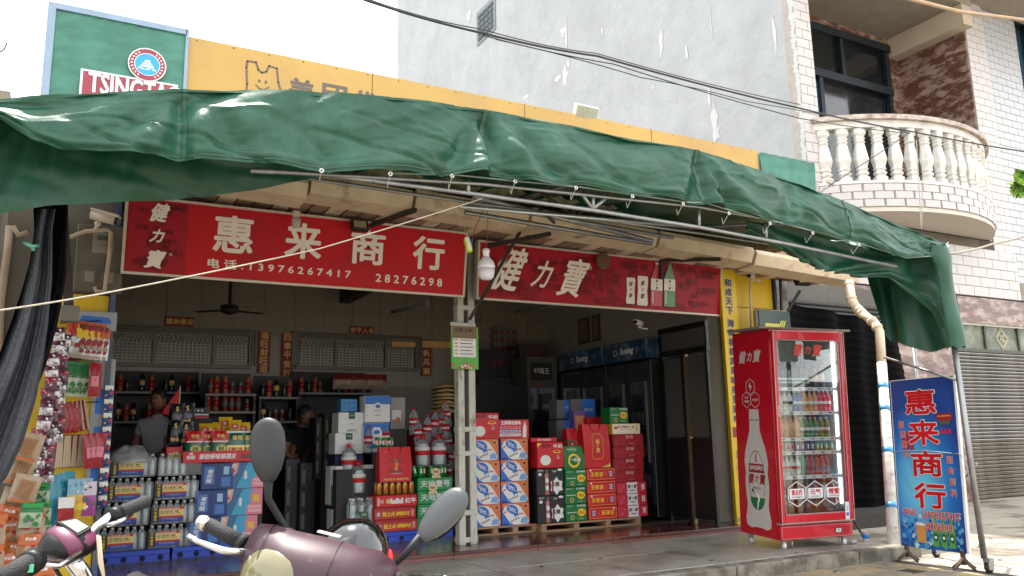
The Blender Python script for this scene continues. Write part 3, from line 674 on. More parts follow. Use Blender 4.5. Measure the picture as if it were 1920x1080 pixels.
for i in range(NV):
    v = i/(NV-1); row = []
    for j in range(NXs):
        x = X0+(X1-X0)*j/(NXs-1); zt = pw(x, top); zb = pw(x, bot); zb += .012*math.sin(x*9)*v
        z = zt+(zb-zt)*v
        y = -.05*math.sin(min(1, v*1.15)*math.pi*.55)+.0
        for gx, am in gath:     # folds fanning out from the gather points
            dx = x-gx; a = math.atan2(dx, (zt+.06)-z+.05); wgt = math.exp(-(dx/.55)**2)*am
            y += -.085*wgt*abs(math.sin(a*5+gx))**1.5*smooth01(v*1.3)
            y += .085*am*math.exp(-(dx/.045)**2)*smooth01(v*3)*(1-.4*v)
        q = noise.noise((x*1.1, v*1.3, 3)); y += .05*q
        y -= .05*abs(noise.noise((x*1.5+v*1.3, v*1.5-x*.35, 9)))
        y += .03*max(0, 1-abs(noise.noise((x*1.9-v*1.6+4, v*1.2, 2)))*9)*v
        for (f1, f2, sd_, am2) in ((3.1, 2.2, 21, .022), (5.3, -3.0, 33, .012), (2.2, 5.5, 47, .012)):
            rr_ = 1-abs(noise.noise((x*f1+v*f2, v*abs(f2)*.8-x*.6, sd_)))*5
            if rr_ > 0: y -= am2*rr_*rr_*max(0, noise.noise((x*1.3, v*1.7, sd_+3))+.25)
        y += .005*noise.noise((x*9+v*9, v*6, 5))
        y -= .03*math.sin(smooth01((v-.8)*5)*math.pi)*.6
        row.append((x, CY+y, z))
    g.append(row)
b = MB(); b.sheet(g, tarp); CN('front_valance', b)
seam = M('tarp_seam', '#2c4f40', .5)
for gx in (gath[0][0], gath[1][0], gath[2][0], 5.6):
    j = int((gx-X0)/(X1-X0)*(NXs-1)); b = MB(); b.sheet([[(g[i][j+q][0], g[i][j+q][1]-.005, g[i][j+q][2]) for q in (0, 1)] for i in range(NV)], seam); CN('seam_strip', b)
b = MB(); b.tube([(g[NV-3][j][0], g[NV-3][j][1]-.003, g[NV-3][j][2]) for j in range(150, NXs-4, 2)], .0035, seam, 4); CN('hem_stitching', b)
# roof sheet running back over the frame
g = []
for i in range(14):
    v = i/13
    g.append([(X0+(X1-X0)*j/119, CY-.02+v*2.7, pw(X0+(X1-X0)*j/119, top)+v*pw(X0+(X1-X0)*j/119, [(-3, 1.3), (0, .5), (4, .38), (5.5, .5), (6.3, .62), (6.9, .72)])-.03*math.sin(j*.9)*v+.02*noise.noise((j*.3, i*.5, 0))-.02) for j in range(120)])
b = MB(); b.sheet(g[::-1], tarp); CN('roof_sheet', b)
# doubled-over lower layer at the left
lo = prof_px([(-260, 440), (0, 405), (90, 391), (160, 386), (330, 379), (480, 356), (600, 333)], 4.95)
g = []
for i in range(24):
    v = i/23; row = []
    for j in range(160):
        x = -2.4+(lo[-1][0]+2.4)*j/159; zt = pw(x, top)+.1; zb = pw(x, lo)
        y = 4.95+.05*noise.noise((x*1.4, v*1.5, 7))-.05*abs(noise.noise((x*3-v*3, v*2, 4)))-.06*math.sin(v*math.pi)
        for gx in (.42, -.2): a = math.atan2(x-gx, v*.5+.05); y -= .02*abs(math.sin(a*7))*math.exp(-((x-gx)/.4)**2)
        row.append((x, y, zt+(zb-zt)*v))
    g.append(row)
b = MB(); b.sheet(g, tarp); CN('lower_fold', b)
# swag under the right end and the side curtain
st = prof_px([(1400, 412), (1450, 421), (1610, 462), (1690, 485), (1768, 470)], 4.6); sb = prof_px([(1405, 430), (1470, 468), (1540, 505), (1620, 520), (1672, 521), (1755, 585), (1786, 655)], 4.6)
g = []
for i in range(22):
    v = i/21; row = []
    for j in range(90):
        u = j/89; xa = st[0][0]+(st[-1][0]-st[0][0])*u; xb = sb[0][0]+(sb[-1][0]-sb[0][0])*u; x = xa+(xb-xa)*v
        z = pw(xa, st)*(1-v)+pw(xb, sb)*v
        a = math.atan2(u-.35, 1.1-v); y = 4.62+.035*math.sin(a*14)*v+.03*noise.noise((u*5, v*3, 2))
        row.append((x, y, z))
    g.append(row)
b = MB(); b.sheet(g, tarp); CN('right_swag', b)
g = []
for i in range(26):
    v = i/25; row = []
    for j in range(100):
        u = j/99; y = CY+.02+u*2.5; zb = pw(y, [(4.5, 1.93), (4.8, 1.9), (5.0, 2.0), (5.2, 2.05), (5.28, 2.6), (5.32, 2.95), (5.6, 3.05), (7.1, 3.5)]); zt = 2.84+(y-4.5)*.27
        x = CX1+.05+.045*math.sin(y*17+v*2)*(.3+v)+.04*noise.noise((y*3, v*2, 8))+.14*v*math.exp(-((y-4.5)/.2)**2)
        row.append((x, y, zt+(zb-zt)*v))
    g.append(row)
b = MB(); b.sheet(g, tarp); CN('side_curtain', b)
# rolled corner flap that faces the street
g = []
for i in range(30):
    v = i/29; row = []
    for j in range(24):
        a = j/23*math.pi*1.15; p = at(1760+v*36, 462+v*190, 'y', CY-.04); wv = .085+.03*v+.05*math.exp(-((v-.1)/.1)**2)
        row.append((p.x+wv*(-math.cos(a)), CY-.04-.045*math.sin(a)*(1+.3*math.sin(v*9)), p.z+.01*math.sin(j*.7)*v))
    g.append(row)
b = MB(); b.sheet(g, tarp); CN('corner_flap', b)
# frame: rails, stubs, poles, wheels
def railpx(pts, y, r, name='frame_rail', m=steel): b = MB(); b.tube([at(a, c, 'y', y) for a, c in pts], r, m, 8); return CN(name, b)
railpx([(470, 320), (600, 326), (870, 361), (1110, 394), (1310, 426), (1480, 458), (1680, 500)], 4.52, .015)
railpx([(560, 332), (870, 378), (1100, 408), (1310, 437), (1480, 463), (1600, 492)], 5.3, .013)
railpx([(520, 322), (905, 345), (1310, 388), (1765, 470)], 4.50, .012)
for a, c, d, e in ((878, 338, 878, 362), (1112, 362, 1112, 392), (1085, 356, 1110, 390), (1140, 368, 1114, 390), (1310, 388, 1311, 426), (1435, 418, 1437, 446), (700, 330, 700, 341)):
    railpx([(a, c), (d, e)], 4.515, .013, 'frame_stub')
for a, c, d, e in ((1010, 358, 1075, 405), (1005, 385, 1040, 418), (1080, 405, 1110, 378), (1075, 385, 1075, 405)): railpx([(a, c), (d, e)], 5.31, .014, 'frame_stub', dsteel)
for x in (1.7, 3.9, 5.9): b = MB(); z = pw(x, top)-.08; b.tube([(x, CY+.05, z), (x, 7.1, z+pw(x, [(0, .5), (4, .38), (5.5, .5), (6.3, .6)]))], .016, steel, 6); CN('roof_bar', b)
def cpole(p0, p1, m=steel, r=.026, lab=''): b = MB(); b.tube([p0, p1], r, m, 10); return CN('pole', b)
def wheel(x, y):
    b = MB(); b.tube([(x, y-.012, .045), (x, y+.012, .045)], .045, dsteel, 14); w_ = CN('wheel', b)
    b = MB(); b.box(x-.03, x+.03, y-.03, y+.03, .09, .12, steel); b.box(x-.035, x+.035, y-.024, y-.018, .03, .1, steel); b.box(x-.035, x+.035, y+.018, y+.024, .03, .1, steel); CN('wheel_fork', b)
cpole((6.93, 4.46, .12), at(1788, 640, 'y', 4.46)); cpole(at(1790, 645, 'y', 4.46), (CX1, CY+.03, 2.84)); wheel(6.95, 4.44)
cpole((7.42, 5.27, .12), at(1712, 636, 'y', 5.27), r=.022); cpole(at(1712, 636, 'y', 5.27), (7.0, 5.27, 2.8), r=.02); wheel(7.44, 5.26)
b = MB(); b.tube([(6.98, 4.46, .9), (7.25, 5.0, .5), (7.42, 5.27, .45)], .012, steel, 6); b.tube([(6.93, 4.46, 1.6), (7.0, 5.27, 1.9)], .012, steel, 6); CN('brace', b)
# hem, grommets and lacing
b = MB(); pts = [(x, CY-.03-.02, z+.006) for x, z in bot[8:22]]; b.tube(pts, .006, M('hem_cord', '#6f8378', .6), 5); CN('hem_cord', b)
gm = MB(); gm.tube([(.011*math.cos(t*.7854), 0, .011*math.sin(t*.7854)) for t in range(8)], .004, M('grommet_metal', '#c6c8c6', .3, metal=.8), 5, closed=True); gme = gm.mesh('grommet')
lace = MB()
for a, c in ((603, 322), (732, 328), (848, 332), (966, 342), (1080, 354), (1186, 370), (1281, 384), (1367, 402), (1444, 421), (1524, 439), (1611, 461)):
    p = at(a, c-2, 'y', CY-.09); link('grommet', gme, canopy, (p.x-3, p.y-CY, p.z)); q = p+V(.01, .08, -.06 if a > 700 else -.03)
    lace.tube([p, q, p+V(.02, .1, -.01)], .0028, M('lace_cord', '#9ba097', .7), 4)
CN('lacing', lace)
# loose steel tubes lashed under the frame
def bar(p, y0, y1, r, lab, m=steel):
    b = MB(); b.tube([at(p[0], p[1], 'y', y0), at(p[2], p[3], 'y', y1)], r, m, 8); return solo('steel_tube', b, lab, 'steel tube')
bar((888, 368, 1222, 452), 5.5, 5.9, .022, 'upper of the dull loose tubes slanting above the right sign, its right end lowest')
bar((872, 398, 1222, 457), 5.9, 6.0, .02, 'lower dull loose tube just above the beige gutter over the right sign')
bar((862, 387, 1306, 426), 5.2, 5.3, .016, 'bright thin tube nearly touching the canopy rail above the right sign', M('bright_steel', '#b5bcc0', .3, metal=.7))
bar((870, 378, 1262, 446), 5.6, 5.8, .018, 'middle dull loose tube between the other two above the right sign')

# ================================================================ ROPES AND WIRES
def wire(pts, r, lab, mat, cat='cable', sag=0):
    "pts: (px,py,plane y)"
    P = [at(a, c, 'y', y) for a, c, y in pts]; out = []
    for a, c in zip(P, P[1:]):
        for k in range(8): t = k/8; out.append(a.lerp(c, t)+V(0, 0, -sag*4*t*(1-t)))
    out.append(P[-1]); b = MB(); b.tube(out, r, mat, 6); return solo(cat.replace(' ', '_'), b, lab, cat)
ropem = M('white_rope', '#9c9484', .8, var=.2, scale=60); blk = M('black_cable', '#26262a', .6)
wire([(-60, 590, 3.4), (200, 549, 3.7), (600, 466, 4.2), (905, 372, 4.5)], .0035, 'white rope stretched from the far left across the phone-number sign', ropem, 'rope', .004)
wire([(1783, 476, 4.5), (1860, 458, 4.3), (1960, 430, 4.0)], .009, 'white twisted rope tied from the canopy corner off to the right', ropem, 'rope', .01)
wire([(670, -5, 6.2), (905, 62, 6.6), (1120, 105, 7.0), (1500, 203, 7.5), (1706, 246, 7.75), (1960, 290, 8.0)], .013, 'thick black cable bundle crossing the white stucco wall to the balcony', blk, 'cable', .02)
wire([(690, -2, 6.3), (905, 55, 6.6), (1118, 100, 7.0), (1500, 196, 7.45)], .006, 'thin black cable twisting just above the thick bundle', blk, 'cable', .03)
wire([(905, 66, 6.6), (1150, 120, 6.8), (1500, 222, 7.3), (1706, 250, 7.7)], .007, 'thin cable sagging lowest below the bundle across the stucco wall', blk, 'cable', .02)
wire([(930, 74, 6.6), (1200, 145, 6.9), (1400, 190, 7.2), (1706, 249, 7.7)], .006, 'thin cable looping between the bundle and the lowest cable', blk, 'cable', -.02)
wire([(1706, 248, 7.7), (1560, 345, 7.9), (1480, 400, 8.2)], .006, 'thin cable slanting down from the insulator across the balcony front', blk, 'cable', .01)
wire([(1718, 262, 7.7), (1722, 330, 7.7), (1727, 425, 7.6)], .008, 'doubled white cord hanging down from the insulator on the balcony', ropem, 'cord', 0)
wire([(1724, 262, 7.7), (1730, 330, 7.7), (1728, 430, 7.6)], .006, 'thinner white cord hanging beside the doubled one on the balcony', ropem, 'cord', 0)
wire([(1690, -6, 6.5), (1800, 22, 6.6), (1960, 42, 6.8)], .03, 'thick beige pipe crossing the top right corner of the view', M('beige_pipe', '#a98f72', .7), 'pipe', 0)
b = MB(); b.lathe([(.02, 0), (.04, .01), (.045, .05), (.025, .07), (.04, .1), (.03, .13)], M('porcelain', '#c9c6bf', .3), 10); solo('insulator', b, 'small white porcelain insulator holding the cables before the balcony rail', 'insulator', loc=tuple(at(1708, 268, 'y', 7.7)))
wire([(912, 372, 5.9), (915, 420, 5.95), (912, 466, 6.0)], .004, 'thin red wire holding the white bulb', M('red_wire', '#8a2f3a', .6), 'wire', 0)
wire([(908, 390, 5.9), (892, 425, 6.0), (884, 455, 6.0)], .004, 'thin red wire running to the yellow clip beside the bulb', M('red_wire', '#8a2f3a'), 'wire', 0)
wire([(861, 385, 6.0), (869, 420, 6.0), (874, 445, 6.0)], .003, 'thin white cord from which the yellow plug holder hangs', ropem, 'cord', 0)
# bulb
t = thing('light_bulb', 'large white plastic bulb hanging in front of the two red signs', 'light bulb', loc=tuple(at(912, 525, 'y', 6.0))); t.scale = (1.12, 1.12, .98)
wp = M('bulb_white', '#e6e6ea', .35, var=.03); wp2 = M('bulb_diffuser', '#d3d4dc', .5, var=.03)
b = MB(); b.lathe([(.0, 0), (.035, .004), (.052, .02), (.062, .06), (.064, .1)], wp2, 20); obj('diffuser', b, t)
b = MB(); b.lathe([(.066, .1), (.066, .12), (.055, .16), (.03, .19), (.027, .2)], wp, 20); obj('housing', b, t)
b = MB(); b.lathe([(.024, .2), (.024, .235), (.028, .24), (.028, .265), (.018, .275), (.0, .28)], wp, 14); obj('cap', b, t)
t = thing('plug_holder', 'yellow and white plug holder dangling left of the white bulb', 'plug holder', loc=tuple(at(878, 460, 'y', 6.0)), rot=(0, rad(-14), 0))
b = MB(); b.box(-.028, .028, -.015, .015, -.06, .06, M('lime_plastic', '#b7c21c', .4), bev=.008); obj('clip_frame', b, t)
b = MB(); b.box(-.018, .018, -.022, .02, -.045, .07, wp, bev=.006); b.ball((.03, -.02, .035), .016, M('blue_knob', '#27506a', .4), 8); obj('clip_body', b, t)
# round bulb under eave, above the phone sign, and flood lamps, cameras
t = thing('light_bulb', 'small dusty bulb under the eave above the character 来', 'light bulb', loc=tuple(at(555, 428, 'y', 7.15)))
b = MB(); b.lathe([(0, 0), (.03, .008), (.04, .035), (.04, .085), (.02, .1)], M('dusty_bulb', '#a89c90', .5), 14); obj('diffuser', b, t)
b = MB(); b.box(-.03, .03, -.02, .02, .1, .16, M('lamp_base', '#b9ab98', .6), bev=.005); obj('lamp_base', b, t)
def flood(px, py, y, lab, rz=0, k=1):
    t = thing('flood_light', lab, 'flood light', loc=tuple(at(px, py, 'y', y)), rot=(rad(-25), 0, rz)); b = MB(); b.box(-.085*k, .085*k, -.02, .03, -.055*k, .055*k, M('flood_black', '#1c1a19', .5), bev=.006); obj('housing', b, t)
    b = MB(); b.box(-.06*k, .06*k, -.026, -.021, -.038*k, .038*k, M('flood_glass', '#b9aa8c', .12, metal=.4)); obj('lens', b, t); b = MB(); b.tube([(.0, .02, .02), (.0, .12, .16)], .01, dsteel, 6); obj('bracket', b, t)
flood(674, 423, 7.25, 'small black flood light hooked above the character 商')
flood(1503, 526, 7.35, 'black flood light beside the yellow board above the drinks fridge', rad(-12), 1.25)
b = MB(); b.tube([at(1462, 500, 'y', 7.5), at(1466, 600, 'y', 7.5)], .02, dsteel, 4); b.tube([at(1468, 598, 'y', 7.45), at(1500, 545, 'y', 7.35)], .022, dsteel, 4); solo('steel_bracket', b, 'dark V-shaped steel bracket on the yellow board holding the flood light', 'bracket')
cw = M('camera_white_shell', '#b8ada0', .45)
def camera(px, py, y, lab, rz, dn=.2, s=1.0):
    t = thing('security_camera', lab, 'camera', loc=tuple(at(px, py, 'y', y)), rot=(0, dn, rz))
    b = MB(); b.tube([(-.09*s, 0, 0), (.08*s, 0, 0)], .036*s, cw, 14); b.box(-.1*s, .1*s, -.038*s, .038*s, .02*s, .042*s, cw, bev=.008); obj('camera_body', b, t)
    b = MB(); b.tube([(.081*s, 0, 0), (.092*s, 0, 0)], .034*s, M('lens_black', '#0c0c0e', .15), 14); obj('lens', b, t)
    b = MB(); b.tube([(-.03*s, 0, -.03*s), (-.04*s, .03, -.08*s), (-.07*s, .1, -.09*s)], .013*s, cw, 8); b.ball((-.03*s, .0, -.055*s), .024*s, cw, 10); obj('camera_arm', b, t)
camera(196, 408, 7.35, 'white camera on the left pillar beside the phone-number sign', rad(-20), rad(15), 1.15)
camera(1408, 517, 7.3, 'white camera on the pole in front of the yellow board', rad(205), rad(6), .8)
camera(1197, 606, 7.85, 'white camera under the right sign on a short arm', rad(200), rad(-10), .75)
camera(1557, 343, 7.95, 'small white camera on the tiled balcony front', rad(20), rad(5), .9)
b = MB(); b.tube([at(1405, 478, 'y', 7.5), at(1408, 615, 'y', 7.5)], .012, cw, 8); solo('conduit', b, 'thin white conduit running down the yellow board to the fridge', 'conduit')
# drain pipe
pvc = M('cream_pvc', '#c3b196', .45, var=.1, scale=5, c2='#a8957a', c2scale=8, c2lo=.55, c2hi=.75)
dp = thing('drain_pipe', 'cream plastic drainpipe with elbows, wrapped lower down, right of the drinks fridge', 'drainpipe', loc=tuple(at(1677, 1038, 'z', .03)))
o_ = dp.location.copy(); P = [at(1591, 528, 'y', 6.75), at(1597, 565, 'y', 6.7), at(1612, 584, 'y', 6.6), at(1640, 606, 'y', 6.35), at(1649, 622, 'y', 6.3)]
base = at(1677, 1038, 'z', .03); mid = P[-1].lerp(base, .17)
b = MB(); b.tube([p-o_ for p in P[:3]], .056, pvc, 14); obj('upper_elbow', b, dp); b = MB(); b.tube([p-o_ for p in P[2:4]], .052, pvc, 14); obj('slanted_pipe', b, dp)
b = MB(); b.tube([p-o_ for p in (P[3], P[4], mid)], .052, pvc, 14); obj('lower_elbow', b, dp)
for p, q in ((P[0], P[1]), (P[1], P[2]), (P[2], P[3]), (P[3], P[4])):
    for k in (.15, .85) if (p-q).length > .15 else (.5,): c_ = p.lerp(q, k)-o_; d_ = (q-p).normalized()*.018; b = MB(); b.tube([c_-d_, c_+d_], .062, pvc, 14); obj('collar', b, dp)
wrap = M('printed_wrap', '#cbc7bf', .5, var=.08, scale=10, c2='#b5afa5', c2scale=14); wb = M('wrap_blue', '#2f7fb0', .5)
b = MB(); b.tube([(mid-o_), (base-o_)], .055, wrap, 14); obj('wrapped_pipe', b, dp)
for k in (.14, .27, .5, .78):
    c_ = mid.lerp(base, k)-o_; d_ = (base-mid).normalized()*.03; b = MB(); b.tube([c_-d_, c_+d_], .0568, wb if k != .14 else M('wrap_teal', '#3f8fb5', .5), 14); obj('tape_band', b, dp)
for k, s in ((.2, '水管'), (.35, 'PVC'), (.62, '水管'), (.88, 'YD 管'), (.43, 'DN50')):
    c_ = mid.lerp(base, k)-o_; b = MB(); b.text(s, 0, 0, .035, 0, rdt if s == 'PVC' else M('grey_ink', '#57534e', .7)); obj('pipe_lettering', b, dp, tuple(c_+V(-.01, -.0575, 0)))
# ================================================================ GOODS: cartons printed on the front, stacked in the bays
K = lambda n, c, r=.5, **k: M('print_'+n, c, r, var=.05, **k)
cR, cDR, cG, cDG, cW, cB, cNV, cY, cBK, cGD, cO, cPK, cSK, cLB = (K('red', '#b81420'), K('deep_red', '#8e0f1c'), K('carton_green', '#0f6630'), K('dark_bottle_green', '#0f4a28'), K('white', '#cfcdc8'), K('blue', '#1f5fae'), K('navy', '#16204e'), K('yellow', '#d8b422'), K('black', '#1a1719'), K('gold', '#c9a552'), K('orange', '#c4663a'), K('pink', '#c4747f'), K('sky_blue', '#3795b8'), K('light_blue', '#8fb0cc'))
card = M('brown_cardboard', '#8a6c4c', .85, var=.12, scale=14)
def carton(w_, d, h, side, draw, bev=.006):
    b = MB(); b.box(0, w_, 0, d, 0, h, side, bev=bev)
    b.box(-.0015, w_+.0015, d*.4, d*.6, h*.5, h*.501, side) if False else None
    draw(b, w_, h); return b.mesh('carton')
def place(me, name, lab, cat, group, x, y, z, rz=0): return tag(link(name, me, None, (x, y, z), (0, 0, rz)), lab, cat, group)
def bounds(x0, x1, px_y, y):
    "x extent at plane y for pixel columns x0..x1 at pixel row px_y"
    return at(x0, px_y, 'y', y).x, at(x1, px_y, 'y', y).x
def zat(px, py, y): return at(px, py, 'y', y).z
def stack(me, dims, x, y, z, n, name, cat, group, lab, jitter=.006, rz=0, start=0, total=None):
    out = []
    for k in range(n): out.append(place(me if not isinstance(me, list) else me[k % len(me)], name, lab % nth(k+start, total or n), cat, group, x+random.uniform(-jitter, jitter), y+random.uniform(-jitter, jitter), z+k*dims, rz+random.uniform(-.012, .012)))
    return out
e = -.0012
def d_can(b, w_, h):
    b.poly([(0, 0), (w_, 0), (w_, h), (0, h)], e, cO); b.poly([(0, 0), (w_*.5, 0), (w_*.1, h*.8), (0, h*.8)], e*1.4, cB)
    b.poly([(w_*.02, h*.62), (w_*.10, h*.86), (w_*.30, h*.97), (w_*.55, h*.93), (w_*.68, h*.82), (w_*.99, h*.17), (w_*.90, h*.02), (w_*.42, h*.02), (w_*.3, h*.1)], e*1.8, cW)
    b.poly([(w_*.66, h*.06), (w_*.9, h*.03), (w_*.98, h*.18), (w_*.84, h*.42), (w_*.7, h*.3)], e*2.2, cLB)
    for k in range(4): b.line([(w_*(.68+k*.06), h*.1), (w_*(.74+k*.06), h*.3)], .008, e*2.6, cB)
    b.disc(w_*.38, h*.72, w_*.22, e*2.6, cB, 18, h*.2, rot=-.4); b.poly([(w_*.4, h*.55), (w_*.56, h*.6), (w_*.62, h*.4), (w_*.53, h*.44), (w_*.48, h*.34), (w_*.42, h*.46)], e*3, cB)
    b.poly([(w_*.05, h*.6), (w_*.16, h*.68), (w_*.18, h*.62), (w_*.07, h*.53)], e*3, cO); b.poly([(w_*.62, h*.55), (w_*.78, h*.52), (w_*.76, h*.45), (w_*.6, h*.48)], e*3, cO)
    b.text('Pabst', w_*.37, h*.76, h*.11, e*3.4, cW, rot=-.35, bold=.04, nb=4, wd=w_*.26); b.text('Blue Ribbon', w_*.4, h*.64, h*.07, e*3.4, cW, rot=-.35, nb=4, bold=.03, wd=w_*.26); b.text('蓝带啤酒', w_*.46, h*.24, h*.09, e*3, cNV, rot=.35, wd=w_*.34, bold=.02, nb=4)
    b.disc(w_*.86, h*.84, w_*.1, e*2.6, cGD, 14, h*.1); b.disc(w_*.86, h*.84, w_*.075, e*3, cDR, 14, h*.075); b.rect(w_*.02, w_*.2, h*.03, h*.1, e*2.4, cBK)
can_y = 8.25
xa, xb = bounds(890, 948, 930, can_y); xc, xd = bounds(944, 992, 930, can_y)
def zrow(px, ys, y): return [zat(px, q, y) for q in ys]
pal_z = ZS+.09
wc = .345; hc = .232
me = carton(wc, .26, hc, M('carton_blue_side', '#27507e', .55), d_can)
xL, xR = at(888, 970, 'y', can_y).x-.02, at(937, 970, 'y', can_y).x+.01
stack(me, hc+.002, xL, can_y, pal_z, 4, 'beer_carton', 'carton', 'beer can cartons stacked beside the post', 'blue and orange beer carton, %s, left column by post')
xR = xL+wc+.012
stack(me, hc+.002, xR, can_y-.01, pal_z, 4, 'beer_carton', 'carton', 'beer can cartons stacked beside the post', 'blue and orange beer carton, %s, column beside black cartons')
# pallets under the right bay goods
pw1 = M('raw_pallet_wood', '#97765a', .85, var=.25, scale=30, stretch=(.2, 1, 1))
def pallet(x0, x1, y, z, lab):
    t = thing('wooden_pallet', lab, 'pallet', loc=(x0, y, z)); wd = x1-x0
    for k in range(4): b = MB(); b.box(0, wd, k*.2, k*.2+.09, .07, .088, pw1, bev=.003); obj('top_board', b, t)
    for k in range(4):
        x = k*(wd-.07)/3; b = MB(); b.box(x, x+.07, .01, .66, .02, .069, pw1, bev=.003); obj('block', b, t)
    b = MB(); b.box(0, wd, 0, .08, 0, .019, pw1, bev=.003); obj('bottom_board', b, t)
pallet(xL-.02, xR+wc+.1, can_y-.04, ZS, 'raw wooden pallet under the beer can cartons')
y2 = 8.14
xp0 = at(1016, 998, 'y', y2-.05).x; xp1 = at(1203, 985, 'y', y2-.05).x
pallet(xp0, xp1, y2-.05, ZS, 'long raw wooden pallet under the black, green and red cartons')
def d_kid(b, w_, h):      # red milk carton, picture of the character left out
    b.text('旺仔', w_*.36, h*.86, h*.15, e*2, cBK, wd=w_*.36, bold=.03); b.text('牛奶', w_*.78, h*.84, h*.15, e*2, cW, wd=w_*.34, bold=.03)
    b.disc(w_*.74, h*.62, w_*.15, e*2, cY, 16, h*.06); b.disc(w_*.74, h*.63, w_*.1, e*2.5, cDR, 12, h*.035); b.text('Dairy', w_*.78, h*.45, h*.05, e*2, cW, bold=.03); b.text('Milk', w_*.78, h*.38, h*.05, e*2, cW, bold=.03)
    b.poly([(0, h*.97), (w_*.16, h*.97), (0, h*.8)], e*2, cY); b.disc(w_*.3, h*.3, w_*.2, e*1.6, cW, 18, h*.2)
    for k in range(3): b.rect(w_*.6, w_*.9, h*(.08+k*.08), h*(.12+k*.08), e*2, cDR)
me_k = carton(wc, .2, .285, cR, d_kid); place(me_k, 'milk_carton', 'red milk carton with black and white characters, on the left beer column by the post', 'carton', 'red milk cartons', xL, can_y-.01, pal_z+4*(hc+.002)+.001)
def d_banner(b, w_, h):
    b.rect(.004, w_-.004, h*.02, h*.98, e, cR); b.text('王牌椰岛鹿龟', w_*.4, h*.83, h*.2, e*2, cW, wd=w_*.66, bold=.04)
    for k, c in enumerate((cPK, cLB, cW)): b.rect(.01, w_*.72, h*(.5-.19*k), h*(.64-.19*k), e*2, c); b.text('海南椰岛养生酒', w_*.37, h*(.57-.19*k), h*.1, e*3, cNV if k else cDR, wd=w_*.6)
    b.poly([(w_*.78, .01), (w_*.9, .01), (w_*.92, h*.6), (w_*.86, h*.92), (w_*.8, h*.6)], e*2, cW)
me = carton(wc+.04, .2, .21, M('carton_purple', '#7d4c5a', .5), d_banner); place(me, 'drink_carton', 'low pink-and-red carton with blue and white text lines, on the right beer column', 'carton', None, xR-.01, can_y, pal_z+4*(hc+.002)+.001)
def d_black(b, w_, h):
    b.rect(w_*.3, w_*.42, .01, h*.8, e, cPK); b.poly([(w_*.31, h*.02), (w_*.43, h*.02), (w_*.43, h*.5), (w_*.39, h*.66), (w_*.39, h*.95), (w_*.35, h*.95), (w_*.35, h*.66), (w_*.31, h*.5)], e*2, M('print_dull_red', '#9a5a52', .5)); b.disc(w_*.37, h*.55, w_*.06, e*3, cW, 10, h*.1); b.disc(w_*.37, h*.28, w_*.06, e*3, cW, 10, h*.1)
    pts = [(w_*(.72+(.26 if k % 2 else .19)*math.cos(k*.5236)), h*(.34+(.34 if k % 2 else .22)*math.sin(k*.5236))) for k in range(12)]; b.poly(pts, e*2, cW); b.text('幻醒', w_*.7, h*.4, h*.16, e*3, cBK, bold=.04, nb=6, wd=w_*.24); b.poly([(w_*.54, h*.15), (w_*.6, h*.15), (w_*.6, h*.5), (w_*.57, h*.62), (w_*.54, h*.5)], e*4, cDR)
    b.text('燕京', w_*.14, h*.92, h*.07, e*2, cW, wd=w_*.2); b.text('奶啤', w_*.65, h*.88, h*.08, e*2, cW); b.disc(w_*.86, h*.93, w_*.09, e*2, cW, 12, h*.05); b.rect(w_*.06, w_*.17, h*.73, h*.83, e*2, cW)
wB = at(1070, 930, 'y', y2).x-at(1016, 930, 'y', y2).x; xB = at(1015, 960, 'y', y2).x-.04; pz = ZS+.09
scale_px = lambda px, py, y: (at(px+1, py, 'y', y)-at(px, py, 'y', y)).length
hp = lambda px, ya, yb, y: zat(px, ya, y)-zat(px, yb, y)
zb_ = pz; h1 = hp(1020, 935, 987, y2); wBk = .355
me = carton(wBk, .25, h1, cBK, d_black); stack(me, h1+.002, xB, y2, pz, 2, 'beer_carton', 'carton', 'black beer cartons', 'black carton with bottle picture and white splash, %s of the two')
place(me_k, 'milk_carton', 'red milk carton standing on the two black cartons', 'carton', 'red milk cartons', xB+.01, y2, pz+2*h1+.006)
me = carton(.34, .2, .05, cR, lambda b, w_, h: b.text('旺仔 牛奶 旺仔', w_*.5, h*.5, h*.5, e*2, cW, bold=.03)); place(me, 'milk_carton', 'thin red tray peeping out on top of the red milk carton by the green bag', 'carton', None, xB-.03, y2+.06, pz+2*h1+.293)
def d_green(b, w_, h):
    b.text('燕京 U8', w_*.2, h*.9, h*.08, e*2, cW, wd=w_*.28); b.text('珍珠绿', w_*.72, h*.9, h*.12, e*2, cW, bold=.03, wd=w_*.4); b.rect(w_*.05, w_*.5, h*.5, h*.54, e*2, cW)
    pts = [(w_*.55, h*.42), (w_*.66, h*.28), (w_*.84, h*.3), (w_*.95, h*.5), (w_*.86, h*.68), (w_*.68, h*.74), (w_*.56, h*.64)]; b.poly(pts, e*2, cY); b.text('30.6', w_*.75, h*.5, h*.17, e*3, cR, wd=w_*.26, bold=.05, nb=6)
    b.disc(w_*.3, h*.22, w_*.09, e*2, cGD, 12, h*.14); b.disc(w_*.3, h*.22, w_*.06, e*3, cG, 12, h*.09); b.text('亚洲沙示', w_*.7, h*.14, h*.08, e*2, cW)
wG = .285; hG = hp(1065, 887, 983, y2)/3*1.0; xG = xB+wBk+.012
me = carton(wG, .25, hG, cG, d_green); stack(me, hG+.002, xG, y2, pz, 3, 'drink_carton', 'carton', 'green 30.6 cartons', 'green carton with a yellow leaf badge, %s of its three')
